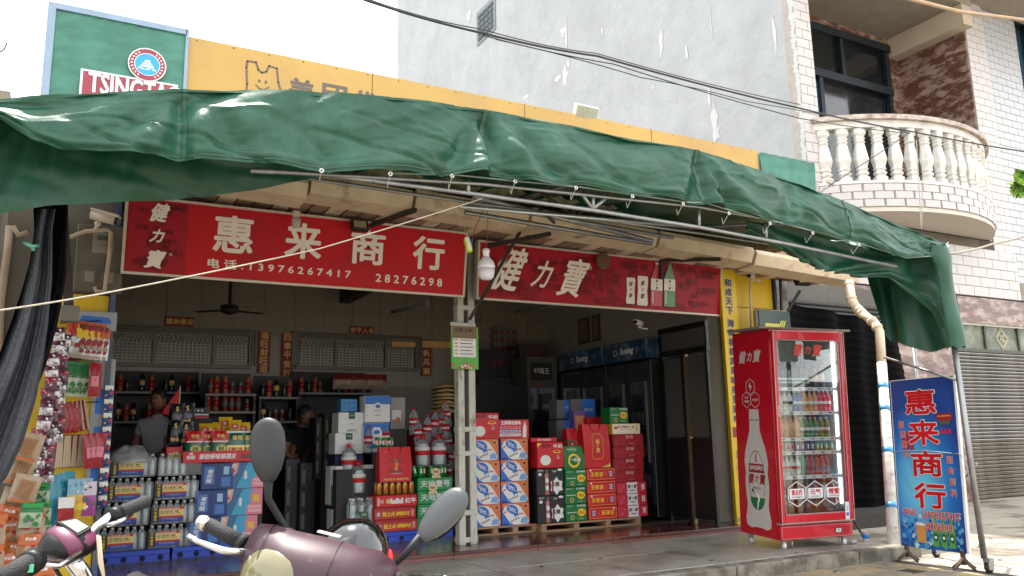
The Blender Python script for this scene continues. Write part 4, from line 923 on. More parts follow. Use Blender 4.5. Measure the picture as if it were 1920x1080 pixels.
# green gift bag on top
def bag(w_, d, h, mat, draw, handle, name, lab, cat, group, x, y, z, rz=0, hh=.11):
    t = thing(name, lab, cat, group, (x, y, z), (0, 0, rz)); b = MB(); T_ = .006
    vs = [(0, 0, 0), (w_, 0, 0), (w_, d, 0), (0, d, 0), (-.004, -.004, h*.5), (w_+.004, -.004, h*.5), (w_+.004, d, h*.5), (-.004, d, h*.5), (.002, d*.25, h), (w_-.002, d*.25, h), (w_-.004, d*.75, h), (.004, d*.75, h)]
    b.add(vs, [(3, 2, 1, 0), (0, 1, 5, 4), (1, 2, 6, 5), (2, 3, 7, 6), (3, 0, 4, 7), (4, 5, 9, 8), (5, 6, 10, 9), (6, 7, 11, 10), (7, 4, 8, 11)], mat)
    obj('bag_body', b, t); b = MB(); draw(b, w_, h)
    b.v = [(p[0], p[1]-.008+(d*.25*max(0, (p[2]/h-.5)*2)), p[2]) for p in b.v]; obj('bag_print', b, t)
    b = MB()
    for yy in (d*.27, d*.7): b.tube([(w_*.25, yy, h-.02), (w_*.3, yy-.01, h+hh*.8), (w_*.42, yy-.012, h+hh), (w_*.58, yy-.012, h+hh), (w_*.7, yy-.01, h+hh*.8), (w_*.75, yy, h-.02)] if hh > 0 else [(w_*.28, yy-.012, h), (w_*.35, yy-.02, h+hh*.6), (w_*.5, yy-.022, h+hh), (w_*.65, yy-.02, h+hh*.6), (w_*.72, yy-.012, h)], .006, handle, 6)
    obj('handle', b, t); return t
def d_gbag(b, w_, h):
    b.ring(w_*.47, h*.38, w_*.2, w_*.29, 0, cY, 24); b.text('一粒绿', w_*.55, h*.42, h*.14, -.001, cW, wd=w_*.5, bold=.04); b.text('燕京啤酒', w_*.4, h*.86, h*.09, -.001, cW, wd=w_*.5); b.rect(w_*.25, w_*.6, h*.72, h*.98, -.0005, K('leaf', '#1f8038'))
bag(.275, .14, .265, cG, d_gbag, cG, 'gift_bag', 'green gift bag with a yellow ring logo, on the green cartons', 'gift bag', None, xG+.005, y2+.02, pz+3*(hG+.002)+.002, hh=.06)
def d_wlj(b, w_, h, flip=False):
    def fx_(x): return w_-x if flip else x
    rt = math.pi if flip else 0
    b.line([(.02, .015), (w_-.02, .015), (w_-.012, .03), (w_-.012, h-.03), (w_-.02, h-.015), (.02, h-.015), (.012, h-.03), (.012, .03), (.02, .015)], .004, e*1.5, cGD)
    b.text('王老吉', fx_(w_*.34), h*.5, h*.34, e*2, cY, wd=w_*.44, bold=.035, nb=8, rot=rt); b.rect(*sorted((fx_(w_*.78), fx_(w_*.88))), h*.3, h*.7, e*2, cLB); b.text('凉', fx_(w_*.83), h*.5, h*.25, e*3, cBK, rot=rt); b.text('植 物 饮 料', fx_(w_*.66), h*.5, h*.07, e*2, cGD, rot=rt-1.57); b.disc(fx_(w_*.13), h*.82, .013, e*2, cW, 8)
wW = .40; hW = hp(1115, 887, 983, y2)/4; xW = xG+wG+.012
ma = carton(wW, .25, hW, cR, d_wlj); mf = carton(wW, .25, hW, cR, lambda b, w_, h: d_wlj(b, w_, h, True))
for k in range(4): place(mf if k == 0 else ma, 'herbal_tea_carton', 'red herbal tea carton with yellow characters, '+('bottom of its stack and upside down' if k == 0 else nth(k, 4)+' of its stack'), 'carton', 'red herbal tea cartons', xW+random.uniform(-.005, .005), y2+random.uniform(-.006, .006), pz+k*(hW+.002), random.uniform(-.01, .01))
def d_jlb(b, w_, h):
    cxx = w_*.5; pts = [(w_*.3, .003), (w_*.34, h*.2), (w_*.33, h*.5), (w_*.34, h*.8), (w_*.3, h-.003), (w_*.70, h-.003), (w_*.66, h*.8), (w_*.67, h*.5), (w_*.66, h*.2), (w_*.7, .003)]; b.poly(pts[::-1], e*1.5, cW)
    brush(b, w_*.4, h*.62, h*.3, e*2.5, cBK, dx=w_*.1, res=1); b.rect(w_*.4, w_*.6, h*.26, h*.33, e*2.5, cBK); b.text('第五代', w_*.5, h*.16, h*.08, e*2.5, cDR)
    b.rect(w_*.82, w_*.92, h*.3, h*.78, e*2, cW); b.text('健力', w_*.87, h*.55, h*.2, e*3, cDR, rot=1.57, wd=.05); b.text('又', w_*.12, h*.3, h*.2, e*2, cPK, bold=.03, nb=4); b.text('大', w_*.2, h*.68, h*.2, e*2, cPK, bold=.03, nb=4)
wJ = .43; hJ = hp(1180, 912, 977, y2)/3; xJ = xW+wW+.012
me = carton(wJ, .25, hJ, K('rose', '#b5283c'), d_jlb); stack(me, hJ+.002, xJ, y2-.01, pz, 3, 'soda_carton', 'carton', 'rose and white soda cartons', 'rose-red carton with a white centre panel, %s of its three', .004)
def d_red(b, w_, h):
    for dx in (-.03, .03): b.rect(w_*.5+dx-.022, w_*.5+dx+.022, h*.66, h*.9, e*2, K('pale_stamp', '#c98a86')); b.text('福', w_*.5+dx, h*.78, h*.16, e*3, cDR)
    b.text('年货礼盒', w_*.55, h*.22, h*.13, e*2, K('faded_gold', '#a86a4c'), bold=.03, nb=4, rot=.04)
hD = hp(1175, 823, 911, y2)/4*1.0; me = []
for q in range(2):
    b = MB(); n = 9; g = [[(wJ*j/16+.004*noise.noise((j, i, q)), -.006+.014*noise.noise((j*.5, i*.9, q*3+1)), hD*i/(n-1)) for j in range(17)] for i in range(n)]; b.sheet([r[::-1] for r in g][::-1], cDR); b.box(.004, wJ-.004, .016, .24, .001, hD-.001, cDR, bev=.01)
    b2 = MB(); d_red(b2, wJ, hD); b2.v = [(p[0], p[1]-.018, p[2]) for p in b2.v]
    for f, mi, sm in zip(b2.f, b2.mi, b2.sm): b.add([b2.v[i] for i in f], [tuple(range(len(f)))], b2.mats[mi])
    me.append(b.mesh('gift_box'))
top0 = pz+3*(hJ+.002)
stack(me, hD+.003, xJ-.02, y2, top0+.002, 4, 'gift_box', 'gift box', 'deep red wrapped gift boxes', 'deep red crinkled gift box, %s, above the rose-red cartons', .008)
top1 = top0+4*(hD+.003)
def d_cream(b, w_, h):
    b.rect(.004, w_-.004, .004, h-.004, e, K('cream_print', '#d8cfb8')); b.text('百分营养八宝', w_*.48, h*.68, h*.22, e*2, cDR, wd=w_*.6, bold=.03); b.text('百年老字号八宝粥', w_*.48, h*.4, h*.1, e*2, cDR, wd=w_*.44); b.text('营养丰富', w_*.6, h*.16, h*.1, e*2, cGD, wd=w_*.5); b.disc(w_*.12, h*.6, w_*.06, e*2, cR, 14, h*.13); b.poly([(w_*.83, h*.3), (w_*.91, h*.3), (w_*.9, h*.75), (w_*.87, h*.88), (w_*.84, h*.75)], e*2, cGD)
hCr = .125; me = carton(.41, .22, hCr, M('carton_yellow_side', '#c7a93a', .5), d_cream); place(me, 'porridge_carton', 'cream carton with red characters on top of the deep red gift boxes', 'carton', None, xJ-.02, y2+.01, top1+.002)
me = carton(.27, .2, .19, cG, d_green); place(me, 'drink_carton', 'small green carton on top of the cream carton, highest of the right stack', 'carton', None, xJ-.03, y2+.03, top1+hCr+.006)
# tall red gift bag
def d_rbag(b, w_, h):
    b.line([(w_*.34, h*.2), (w_*.66, h*.2), (w_*.74, h*.3), (w_*.72, h*.52), (w_*.74, h*.68), (w_*.64, h*.78), (w_*.4, h*.78), (w_*.32, h*.68), (w_*.34, h*.5), (w_*.28, h*.3), (w_*.34, h*.2)], .005, 0, cGD)
    b.text('健', w_*.52, h*.6, h*.1, -.001, cGD, bold=.04); b.text('力', w_*.5, h*.5, h*.07, -.001, cGD, bold=.04); b.text('寶', w_*.52, h*.4, h*.1, -.001, cGD, bold=.04); b.poly([(w_*.6, .002), (w_*.99, .002), (w_*.99, h*.1), (w_*.85, h*.05)], 0, cGD)
bag(.355, .16, .50, cR, d_rbag, cR, 'gift_bag', 'tall red gift bag with a gold can outline, on the herbal tea cartons', 'gift bag', None, xW-.01, y2+.02, pz+4*(hW+.002)+.002, -.02, hh=-.10)
bag(.14, .16, .46, cR, lambda b, w_, h: b.disc(w_*.4, h*.6, .02, 0, cW, 8), cR, 'gift_bag', 'narrow red gift bag squeezed in left of the tall red bag', 'gift bag', None, xW-.15, y2+.14, pz+4*(hW+.002)+.002, hh=-.06)
# goods standing behind, on an inner shelf table
tb = MB(); tb.box(4.9, 7.0-.05, 8.75, 9.2, .9, .94, dsteel); tb.box(4.95, 5.0, 8.8, 8.85, ZS, .9, dsteel); tb.box(6.88, 6.93, 8.8, 8.85, ZS, .9, dsteel); solo('display_table', tb, 'dark low table behind the right bay cartons', 'table')
def simple(px0, px1, pyt, pyb, y, d, side, draw, name, lab, cat='carton', group=None, z=None):
    a = at(px0, pyb, 'y', y); c = at(px1, pyb, 'y', y); t_ = at((px0+px1)/2, pyt, 'y', y).z; z0 = a.z if z is None else z
    m_ = carton(c.x-a.x, d, t_-z0, side, draw); return place(m_, name, lab, cat, group, a.x, y, z0)
grey_side = M('carton_grey_side', '#5c5a62', .6)
def d_bl(b, w_, h): b.rect(w_*.45, w_*.98, .003, h-.003, e, cB); b.rect(w_*.75, w_*.92, h*.08, h*.2, e*2, cW); b.text('纯牛奶', w_*.7, h*.6, h*.12, e*2, cW, maxw=w_*.4)
simple(1045, 1078, 788, 840, 8.8, .2, grey_side, d_bl, 'milk_carton', 'grey and blue carton behind the black cartons, lower left of its group'); simple(1072, 1118, 748, 798, 8.85, .2, grey_side, d_bl, 'milk_carton', 'tall grey carton with a blue end, topmost behind the green gift bag', z=1.35)
simple(1045, 1075, 750, 786, 8.9, .2, grey_side, d_bl, 'milk_carton', 'small grey and blue carton beside the topmost grey carton')
simple(1078, 1100, 770, 832, 8.7, .12, K('violet', '#6d4a8a'), lambda b, w_, h: (b.rect(w_*.1, w_*.9, h*.1, h*.85, e, K('peach', '#c47a5a')), b.text('饼干', w_*.5, h*.5, h*.15, e*2, cW, maxw=w_*.7)), 'snack_box', 'narrow violet box with a peach front behind the green gift bag', 'box')
simple(1104, 1132, 782, 835, 8.6, .12, cR, lambda b, w_, h: (b.rect(w_*.12, w_*.95, h*.1, h*.75, e, cGD), [b.rect(w_*.2, w_*.85, h*(.2+.1*k), h*(.25+.1*k), e*2, cDR) for k in range(5)]), 'snack_box', 'red box with a gold text panel behind the tall red gift bag', 'box')
simple(1078, 1122, 832, 880, 8.55, .2, cR, lambda b, w_, h: [b.disc(random.uniform(.1, .9)*w_, random.uniform(.1, .9)*h, .01, e*1.5, cPK, 6) for _ in range(16)], 'gift_box', 'red box with pale dots between the green and red gift bags', 'box')
# bottles with red labels behind
clear = glassy('clear_bottle_plastic', '#e9f0f0', .8, .10); clearb = M('bottle_water_body', '#9ba5a6', .12, var=.3, scale=30, spec=.8)
def bottle_mesh(r, h, body, capm, label=None, lz=(.35, .6), lab2=None, neck=.3, n=10):
    b = MB(); b.lathe([(r*.9, 0), (r, .02*h), (r, h*.3), (r*.93, h*.33), (r, h*.36), (r, h*.66), (r*.75, h*.78), (r*neck*1.2, h*.9), (r*neck, h*.93)], body, n)
    b.lathe([(r*neck*1.25, h*.925), (r*neck*1.25, h*.99), (r*neck*1.0, h)], capm, n)
    if label: b.lathe([(r*1.015, h*lz[0]), (r*1.015, h*lz[1])], label, n)
    if lab2: b.lathe([(r*1.03, h*(lz[0]*.7+lz[1]*.3)), (r*1.03, h*(lz[0]*.4+lz[1]*.6))], lab2, n)
    return b
me = bottle_mesh(.045, .33, M('cola_liquid', '#4b3030', .15), cR, cR, (.3, .75), cW).mesh('bottle')
for k in range(5): place(me, 'soda_bottle', 'soda bottle with red cap and label behind the red gift bag', 'bottle', 'red-capped soda bottles behind the tall red bag', at(1104+k*9, 830, 'y', 8.9).x+.0+k*.03, 8.9, 1.15)
b = MB(); b.box(5.7, 6.9, 8.75, 9.15, .94, 1.148, dsteel); solo('display_crate', b, 'dark crate carrying the red-capped soda bottles', 'crate')
# ================================================================ LEFT BAY
ly = 8.42
bluep = M('blue_plastic_pallet', '#1c3fa8', .4, var=.08)
def bpallet(px0, px1, y, lab, d=.7, z=ZS, h=.10):
    x0 = at(px0, 1050, 'y', y).x; x1 = at(px1, 1040, 'y', y).x; t = thing('plastic_pallet', lab, 'pallet', loc=(x0, y, z)); wd = x1-x0
    b = MB(); b.box(0, wd, 0, d, h*.55, h, bluep, bev=.004); obj('deck', b, t); b = MB(); b.box(0, wd, .0, .012, .0, h*.54, bluep); obj('skirt', b, t)
    n = max(3, int(wd/.14))
    hole = M('pallet_hole', '#0a1230', .8); b = MB()
    for k in range(n): b.disc((k+.5)*wd/n, h*.3, .026, -.0025, hole, 12)
    tag(obj('skirt_hole', b, t), kind='stuff')
    return x0, x1, z+h
xa, xb, wz = bpallet(178, 318, ly-.04, 'blue plastic pallet under the left columns of bottled water packs')
xa2, xb2, _ = bpallet(322, 470, ly+.02, 'blue plastic pallet under the right water packs and blue cartons')
bpallet(680, 795, 8.36, 'small blue plastic pallet under the red energy drink cartons')
# water pack: bottles wrapped in printed film
bm1 = bottle_mesh(.032, .205, clear, cW, None, n=8, neck=.36); inner = M('water_glint', '#eef3f5', .08, var=.3, scale=50, spec=.9); bm1.lathe([(.023, .012), (.027, .10), (.018, .15)], inner, 6); bme = bm1.mesh('bottle')
pk_w = .375; pk_lab = MB()
def d_wrap(b, w_, h0, h1):
    y = -.014; z = lambda t: lerp(h0, h1, t); b.rect(.06, w_*.72, z(0), z(.3), y, K('navy2', '#223c8a')); b.rect(.06, w_*.72, z(.3), z(.42), y, cR); b.rect(.06, w_*.72, z(.42), z(.84), y, K('band_yellow', '#d8c069')); b.rect(.06, w_*.72, z(.84), z(1.0), y, cR)
    b.text('农夫饮用天然水', w_*.4, z(.9), .016, y-.001, cW, wd=w_*.48, bold=.03, nb=3); b.text('天然矿泉', w_*.4, z(.70), .018, y-.001, cNV, wd=w_*.44, bold=.03, nb=3); b.text('纯净饮用', w_*.4, z(.57), .014, y-.001, cNV, wd=w_*.5); b.text('天然饮用水', w_*.42, z(.2), .016, y-.001, cLB, wd=w_*.36)
    b.rect(0, .058, z(0), z(1.0), y, cBK); 
    for k, ch in enumerate('天地壹号'): b.text(ch, .03, z(.86-.23*k), .024, y-.001, cY, bold=.03, nb=4)
d_wrap(pk_lab, pk_w, .02, .15); wrap_me = pk_lab.mesh('pack_label')
film = glassy('shrink_film', '#f6f8f8', .95, .22); fb = MB()
g = [[(-.004+(pk_w+.008)*j/14, -.006-.004*abs(noise.noise((j*.9, i*.8, 5))), .004+.165*i/6) for j in range(15)] for i in range(7)]; fb.sheet(g, film); fb.add([(pk_w+.004, -.004, .004), (pk_w+.004, .2, .004), (pk_w+.004, .2, .165), (pk_w+.004, -.004, .165)], [(0, 1, 2, 3)], film); film_me = fb.mesh('film')
def water_pack(x, y, z, lab, n=6, group='water packs stacked on blue pallets', label=True, rz=0):
    t = thing('water_pack', lab, 'water pack', group, (x, y, z), (0, 0, rz))
    for k in range(n):
        for r in range(2): link('bottle', bme, t, (.034+k*(pk_w-.068)/(5), .034+r*.068, 0), (0, 0, random.random()*3), (1, 1, random.uniform(.97, 1.03)))
    if label: link('pack_label', wrap_me, t, (0, 0, 0))
    link('film', film_me, t); return t
rowh = .215; colx = [xa-.36, xa+.03, xa+.425]
nm = ['left', 'middle', 'right']
for c in range(3):
    for r in range(4):
        lab = 'clear water bottle pack with blue, yellow and red band, %s row, %s column' % (['bottom', 'second', 'third', 'top'][r], nm[c])
        if c == 0: x = xa-.33+(.0 if r % 2 else .03); n = 4
        else: x = colx[c]+.018*r
        if c == 0:
            x = colx[1]-.395+.02*r
        if c == 2 and r == 3: water_pack(x+.0, ly, wz+r*rowh+.0, 'clear pack of four water bottles in torn plain film, top row, right column', 4, label=False, rz=.03); continue
        water_pack(x, ly+random.uniform(-.01, .01), wz+r*rowh, lab, rz=random.uniform(-.02, .02))
# white translucent bag of things on top
g = []
for i in range(16):
    g.append([])
    for j in range(28):
        u = j/27*2*math.pi; v = i/15*math.pi*.5; rr_ = 1+.16*noise.noise((math.cos(u)*2, math.sin(u)*2, v*2))+.05*noise.noise((math.cos(u)*7, math.sin(u)*7, v*7)); g[-1].append((.22*math.cos(u)*math.cos(v)*rr_, .14*math.sin(u)*math.cos(v)*rr_, .15*math.sin(v)*rr_))
b = MB(); b.sheet(g, M('milky_plastic_bag', '#8d8d8b', .25, var=.3, scale=14)); solo('plastic_bag', b, 'milky grey plastic bag lying on the top water packs', 'plastic bag', loc=tuple(at(243, 868, 'y', ly+.1)-V(0, 0, .0)))
# blue and blue-pink snack cartons
def d_blue(b, w_, h):
    b.rect(w_*.5, w_*.53, 0, h, e, cNV); b.rect(w_*.1, w_*.4, h*.2, h*.85, e, K('light_print', '#3f6cab')); b.text('蓝月亮', w_*.26, h*.5, h*.18, e*2, cW, rot=1.4, wd=h*.5, bold=.04, nb=6); b.rect(w_*.68, w_*.85, h*.55, h*.85, e, cLB); b.rect(w_*.62, w_*.9, h*.1, h*.45, e, K('light_print', '#3f6cab'))
def d_bp(b, w_, h):
    b.rect(.003, w_-.003, .003, h-.003, e, cSK); b.poly([(0, 0), (w_*.3, 0), (w_*.55, h), (0, h)], e*1.3, K('steel_blue', '#2c5f86')); b.poly([(.003, h*.5), (w_*.12, h*.3), (w_*.3, h*.6), (w_*.35, h-.003), (.003, h-.003)], e*1.8, K('peach_print', '#c99a86'))
    b.poly([(w_*.62, .003), (w_-.003, .003), (w_-.003, h-.003), (w_*.78, h-.003), (w_*.7, h*.7), (w_*.74, h*.5), (w_*.64, h*.3)], e*1.6, cPK); b.text('ELD', w_*.18, h*.86, h*.14, e*3, cW, wd=w_*.2, bold=.05, nb=4); b.text('Wow', w_*.18, h*.68, h*.14, e*3, cR, wd=w_*.17, bold=.05, nb=4); b.text('奖', w_*.85, h*.62, h*.26, e*3, cY, bold=.05); b.rect(w_*.68, w_*.96, h*.1, h*.36, e*3, K('pale_pink', '#d6a0ab')); b.text('开心分享', w_*.82, h*.24, h*.1, e*4, cDR); b.text('8', w_*.5, h*.5, h*.3, e*3, cW, wd=w_*.05, bold=.06)
hb = .25; mb1 = carton(.30, .22, hb, K('deep_blue', '#17386f'), d_blue); mb2 = carton(.42, .24, hb, M('carton_pink_side', '#a4566a', .5), d_bp)
bx0 = at(345, 1035, 'y', ly).x; bx1 = at(394, 1035, 'y', ly).x+.01
for r in range(3):
    dx = .05*r
    place(mb1, 'snack_carton', 'glossy blue carton with pale label, %s, right of water packs' % nth(r, 3), 'carton', 'blue snack cartons', bx0+.02+dx, ly+.01, wz+r*(hb+.002), .02*(r-1))
    place(mb2, 'snack_carton', 'blue and pink torn-paper print carton, %s, beside the dark aisle' % nth(r, 3), 'carton', 'blue and pink snack cartons', bx1+dx*.8, ly+.02, wz+r*(hb+.002), .015*(1-r))
tz = wz+3*(hb+.002)
# red display tray with bagged jerky
tr = thing('display_tray', 'red cardboard tray with white slogan holding green and red snack bags', 'tray', loc=(bx0-.06, ly-.06, tz+.004)); tw = at(482, 890, 'y', ly-.06).x-at(344, 890, 'y', ly-.06).x
b = MB(); b.box(0, tw, 0, .012, 0, .105, cR, bev=.003); b.box(0, tw, .013, .26, 0, .01, cR); b.box(0, .01, .013, .26, .011, .08, cR); b.box(tw-.01, tw, .013, .26, .011, .08, cR); obj('tray_body', b, tr)
b = MB(); b.text('够劲够味够朋友', tw*.47, .055, .05, -.002, cW, wd=tw*.5, shear=.2, bold=.04, nb=6); b.text('盼盼', tw*.11, .05, .035, -.002, cW, bold=.05, nb=6); b.disc(tw*.11, .083, .018, -.002, cW, 10, .01)
for k in range(3): b.disc(tw*.86+k*.03-.03, .05, .018, -.002+.0001*k, cBK, 10); b.disc(tw*.86+k*.03-.03, .05, .006, -.004, cPK, 8)
obj('tray_lettering', b, tr)
def pouch(w_, h, m1, m2, draw=None, seed=0, puff=.03):
    b = MB(); nx, nz = 9, 11; 
    def P(i, j, s):
        u = j/(nx-1); v = i/(nz-1); q = puff*(math.sin(math.pi*u)**.6)*(math.sin(math.pi*min(1, max(0, (v-.04)/.9)))**.6); q += .006*noise.noise((u*4+seed, v*5, seed)); return (w_*u+.004*noise.noise((v*6, seed, u)), s*q, h*v)
    for s in (-1, 1):
        g1 = [[P(i, j, s) for j in range(nx)] for i in range(nz)]
        split = int(nz*.6)
        lo_, hi_ = g1[:split+1], g1[split:]
        for gg, m_ in ((lo_, m2), (hi_, m1)):
            b.sheet(gg if s < 0 else [r[::-1] for r in gg], m_)
    if draw:
        b2 = MB(); draw(b2, w_, h)
        for f, mi in zip(b2.f, b2.mi): b.add([(b2.v[i][0], b2.v[i][1]-puff*1.12, b2.v[i][2]) for i in f], [tuple(range(len(f)))], b2.mats[mi])
    return b.mesh('snack_bag')
glossr = M('foil_red', '#b0141c', .25, var=.1); glossg = M('foil_green', '#0f5a4a', .25, var=.15); foilgold = M('foil_gold', '#b89a58', .3, metal=.4)
def d_p1(b, w_, h): b.text('牛肉', w_*.5, h*.82, h*.14, -.001, cGD, bold=.05, wd=w_*.4); b.rect(w_*.08, w_*.92, h*.62, h*.66, -.0005, cW); b.disc(w_*.55, h*.4, w_*.28, -.001, cGD, 12, h*.12); b.text('88', w_*.55, h*.4, h*.13, -.002, cG, bold=.06)
p1 = pouch(.17, .28, glossr, glossg, d_p1, 1); p2 = pouch(.19, .28, glossg, glossg, lambda b, w_, h: (b.rect(w_*.1, w_*.95, h*.25, h*.5, 0, foilgold), b.text('手撕牛肉', w_*.5, h*.37, h*.12, -.001, cDR, wd=w_*.7, bold=.04), b.text('香辣', w_*.6, h*.75, h*.16, -.001, cGD, bold=.04), b.rect(w_*.05, w_*.95, h*.92, h*.98, 0, cW)), 2)
tx = bx0-.05
for k in range(3): place(p1, 'snack_bag', 'red-topped green jerky bag standing in the left half of the red tray', 'snack bag', 'red-topped jerky bags in the red tray', tx+.01+k*.115, ly-.01+.05*(k % 2), tz+.02, random.uniform(-.1, .1))
for k in range(3): place(p2, 'snack_bag', 'green jerky bag with a gold band in the red tray', 'snack bag', 'gold-banded jerky bags in the red tray', tx+.37+k*.12, ly+.0+.05*(k % 2), tz+.02, random.uniform(-.1, .1))
p3 = pouch(.13, .16, K('yellow_foil', '#c9a21e', .3), K('yellow_foil', '#c9a21e', .3), lambda b, w_, h: (b.disc(w_*.45, h*.6, w_*.3, -.001, cR, 10, h*.2), b.text('辣', w_*.45, h*.6, h*.2, -.002, cW)), 5)
for k, (px, py) in enumerate(((372, 825), (388, 826), (400, 822), (427, 818), (445, 822), (412, 812))): place(p3, 'snack_bag', 'small yellow snack bag with a red badge behind the red-topped bags', 'snack bag', 'small yellow snack bags behind the tray', at(px, py, 'y', ly+.3).x, ly+.3+.04*(k % 3), at(px, py, 'y', ly+.3).z, random.uniform(-.2, .2))
b = MB(); b.box(bx0+.0, bx0+.75, ly+.26, ly+.62, ZS, at(400, 826, 'y', ly+.3).z-.005, cBK); solo('display_stand', b, 'black display block carrying the small yellow snack bags', 'stand')
# black bags with gold marks and starburst card, left of tray
p4 = pouch(.14, .26, K('black_foil', '#16141c', .25), K('black_foil', '#16141c', .25), lambda b, w_, h: (b.text('S', w_*.5, h*.8, h*.16, -.001, cGD, bold=.06), b.text('辣条', w_*.5, h*.3, h*.14, -.001, cGD, bold=.03)), 7)
for k, (px, py) in enumerate(((312, 840), (332, 842), (316, 808), (336, 806))): q = at(px, py, 'y', ly+.12); place(p4, 'snack_bag', 'black snack bag with a gold letter left of the red tray', 'snack bag', 'black snack bags left of the red tray', q.x, q.y+.02*k, q.z, random.uniform(-.05, .05))
b = MB(); b.box(at(310, 870, 'y', ly+.1).x, at(342, 870, 'y', ly+.1).x, ly+.08, ly+.3, wz+3*rowh, at(320, 838, 'y', ly+.1).z, cR, bev=.004); x = at(328, 858, 'y', ly+.07); pts = [(x.x+(.075 if k % 2 else .055)*math.cos(k*math.pi/12), x.z+(.06 if k % 2 else .045)*math.sin(k*math.pi/12)) for k in range(24)]; b.poly(pts, ly+.075, cGD); b.text('欢迎品尝', x.x, x.z, .02, ly+.073, cDR, wd=.09); solo('snack_box', b, 'red box with a gold starburst card left of the red tray', 'box')
# ---- red energy drink cartons and gold cans
ey = 8.38
ex0 = at(704, 1000, 'y', ey).x; ex1 = at(782, 1000, 'y', ey).x; ew = ex1-ex0; ez = ZS+.10; eh = hp(742, 944, 1012, ey)/3
def d_rb(b, w_, h): b.rect(w_*.05, w_*.08, h*.15, h*.8, e*2, cW); b.text('功能', w_*.14, h*.5, h*.3, e*2, cW, maxw=w_*.1); b.text('RedBull', w_*.5, h*.5, h*.42, e*2, cW, wd=w_*.3, bold=.08, nb=6); b.text('红牛', w_*.84, h*.5, h*.42, e*2, cW, wd=w_*.26, bold=.05); b.ball((w_*.3, -.001, h*.5), (.03, .001, .025), cGD, 8)
def d_sh(b, w_, h): b.rect(.003, w_-.003, h*.8, h-.003, e, cDR); b.text('怕上火', w_*.34, h*.45, h*.36, e*2, cY, wd=w_*.3, bold=.05, shear=.2); b.text('就喝加多宝', w_*.68, h*.45, h*.32, e*2, cY, wd=w_*.32, bold=.04, shear=.2); b.rect(w_*.06, w_*.13, h*.3, h*.6, e*2, cLB); b.rect(w_*.88, w_*.95, h*.2, h*.75, e*2, cPK)
m1 = carton(ew, .26, eh, cR, d_rb); m2 = carton(ew, .26, eh, M('carton_brick_red', '#a82a20', .5), d_sh)
place(m2, 'drink_carton', 'brick-red carton with slanted yellow slogan, bottom of the stack under the gold cans', 'carton', 'brick-red slogan cartons', ex0-.0, ey, ez); place(m2, 'drink_carton', 'brick-red carton with slanted yellow slogan, middle of the stack under the gold cans', 'carton', 'brick-red slogan cartons', ex0-.01, ey+.01, ez+eh+.002); place(m1, 'drink_carton', 'bright red carton with white letters directly beneath the gold cans', 'carton', None, ex0, ey, ez+2*(eh+.002))
def can_mesh(r, h, m_, lab=None, l2=None):
    b = MB(); b.lathe([(r*.8, 0), (r, h*.06), (r, h*.9), (r*.85, h*.97), (r*.85, h), (r*.7, h*.985)], m_, 12); al = M('can_aluminium', '#9a9c9e', .3, metal=.9); b.lathe([(r*.86, h*.965), (r*.87, h*1.005), (r*.7, h*.99)], al, 12)
    if lab: b.lathe([(r*1.01, h*.3), (r*1.01, h*.7)], lab, 12)
    if l2: b.box(-r*.3, r*.3, -r*1.06, -r*1.01, h*.35, h*.75, l2)
    return b.mesh('can')
gcan = can_mesh(.031, .125, M('gold_can', '#a87c34', .3, metal=.6), None, cR)
for k in range(6):
    for r in range(2): place(gcan, 'drink_can', 'gold energy drink can standing in a row on the bright red carton', 'can', 'gold cans on the red carton', ex0+.05+k*(ew-.1)/5, ey+.05+r*.07, ez+3*(eh+.002)+.001)
def d_bbd(b, w_, h):
    b.rect(w_*.3, w_*.7, h*.24, h*.68, 0, cDR); b.disc(w_*.5, h*.24, w_*.2, -.0005, cPK, 16, h*.02); b.text('八', w_*.5, h*.6, h*.08, -.001, cGD, bold=.04); b.text('宝', w_*.52, h*.5, h*.09, -.001, cGD, bold=.04); b.text('粥', w_*.5, h*.38, h*.09, -.001, cGD, bold=.04)
    b.text('恭贺新禧 健康同享', w_*.5, h*.08, h*.06, -.001, cGD, wd=w_*.8, bold=.04); b.text('吉祥', w_*.2, h*.86, h*.06, -.001, cPK)
gz = ez+3*(eh+.002)+.13; gx0 = at(711, 900, 'y', ey+.03).x; gx1 = at(770, 900, 'y', ey+.03).x
bag(gx1-gx0, .14, zat(740, 840, ey+.03)-gz+.01, cR, d_bbd, cR, 'gift_bag', 'tall red gift bag with gold characters standing on the gold cans', 'gift bag', None, gx0, ey+.01, gz, hh=-.12)
# green cartons with loose green cans
gy = 8.46; vx0 = at(783, 980, 'y', gy).x; vx1 = at(849, 980, 'y', gy).x; vh = hp(815, 904, 1003, gy)/4
def d_tdyh(b, w_, h): b.text('天地壹号', w_*.5, h*.52, h*.5, e*2, cW, wd=w_*.84, bold=.03, nb=8)
me = carton(vx1-vx0, .25, vh, M('carton_jade', '#1f8a4c', .5), d_tdyh); stack(me, vh+.002, vx0, gy, ZS+.07, 4, 'vinegar_drink_carton', 'carton', 'jade green cartons by the post', 'jade green carton with white characters, %s of four left of the post', .006)
b = MB(); b.box(vx0, vx1, gy, gy+.3, ZS, ZS+.069, bluep); solo('plastic_pallet', b, 'low blue base under the jade green cartons beside the post', 'pallet')
gcn = can_mesh(.031, .12, M('green_can', '#1d7a2e', .3, metal=.3), None, cW); vz = ZS+.07+4*(vh+.002)+.001
for k in range(6): place(gcn, 'drink_can', 'green drink can standing on the jade green cartons', 'can', 'green cans on the jade cartons', vx0+.05+k*.062, gy+.05+.06*(k % 2), vz)
for px in (797,): t_ = place(gcn, 'drink_can', 'green drink can leaning over at the left end of the can row', 'can', None, vx0-.01, gy+.05, vz+.01); t_.rotation_euler = (0, -.2, 0)
for px, z_ in ((364, 0),): pass
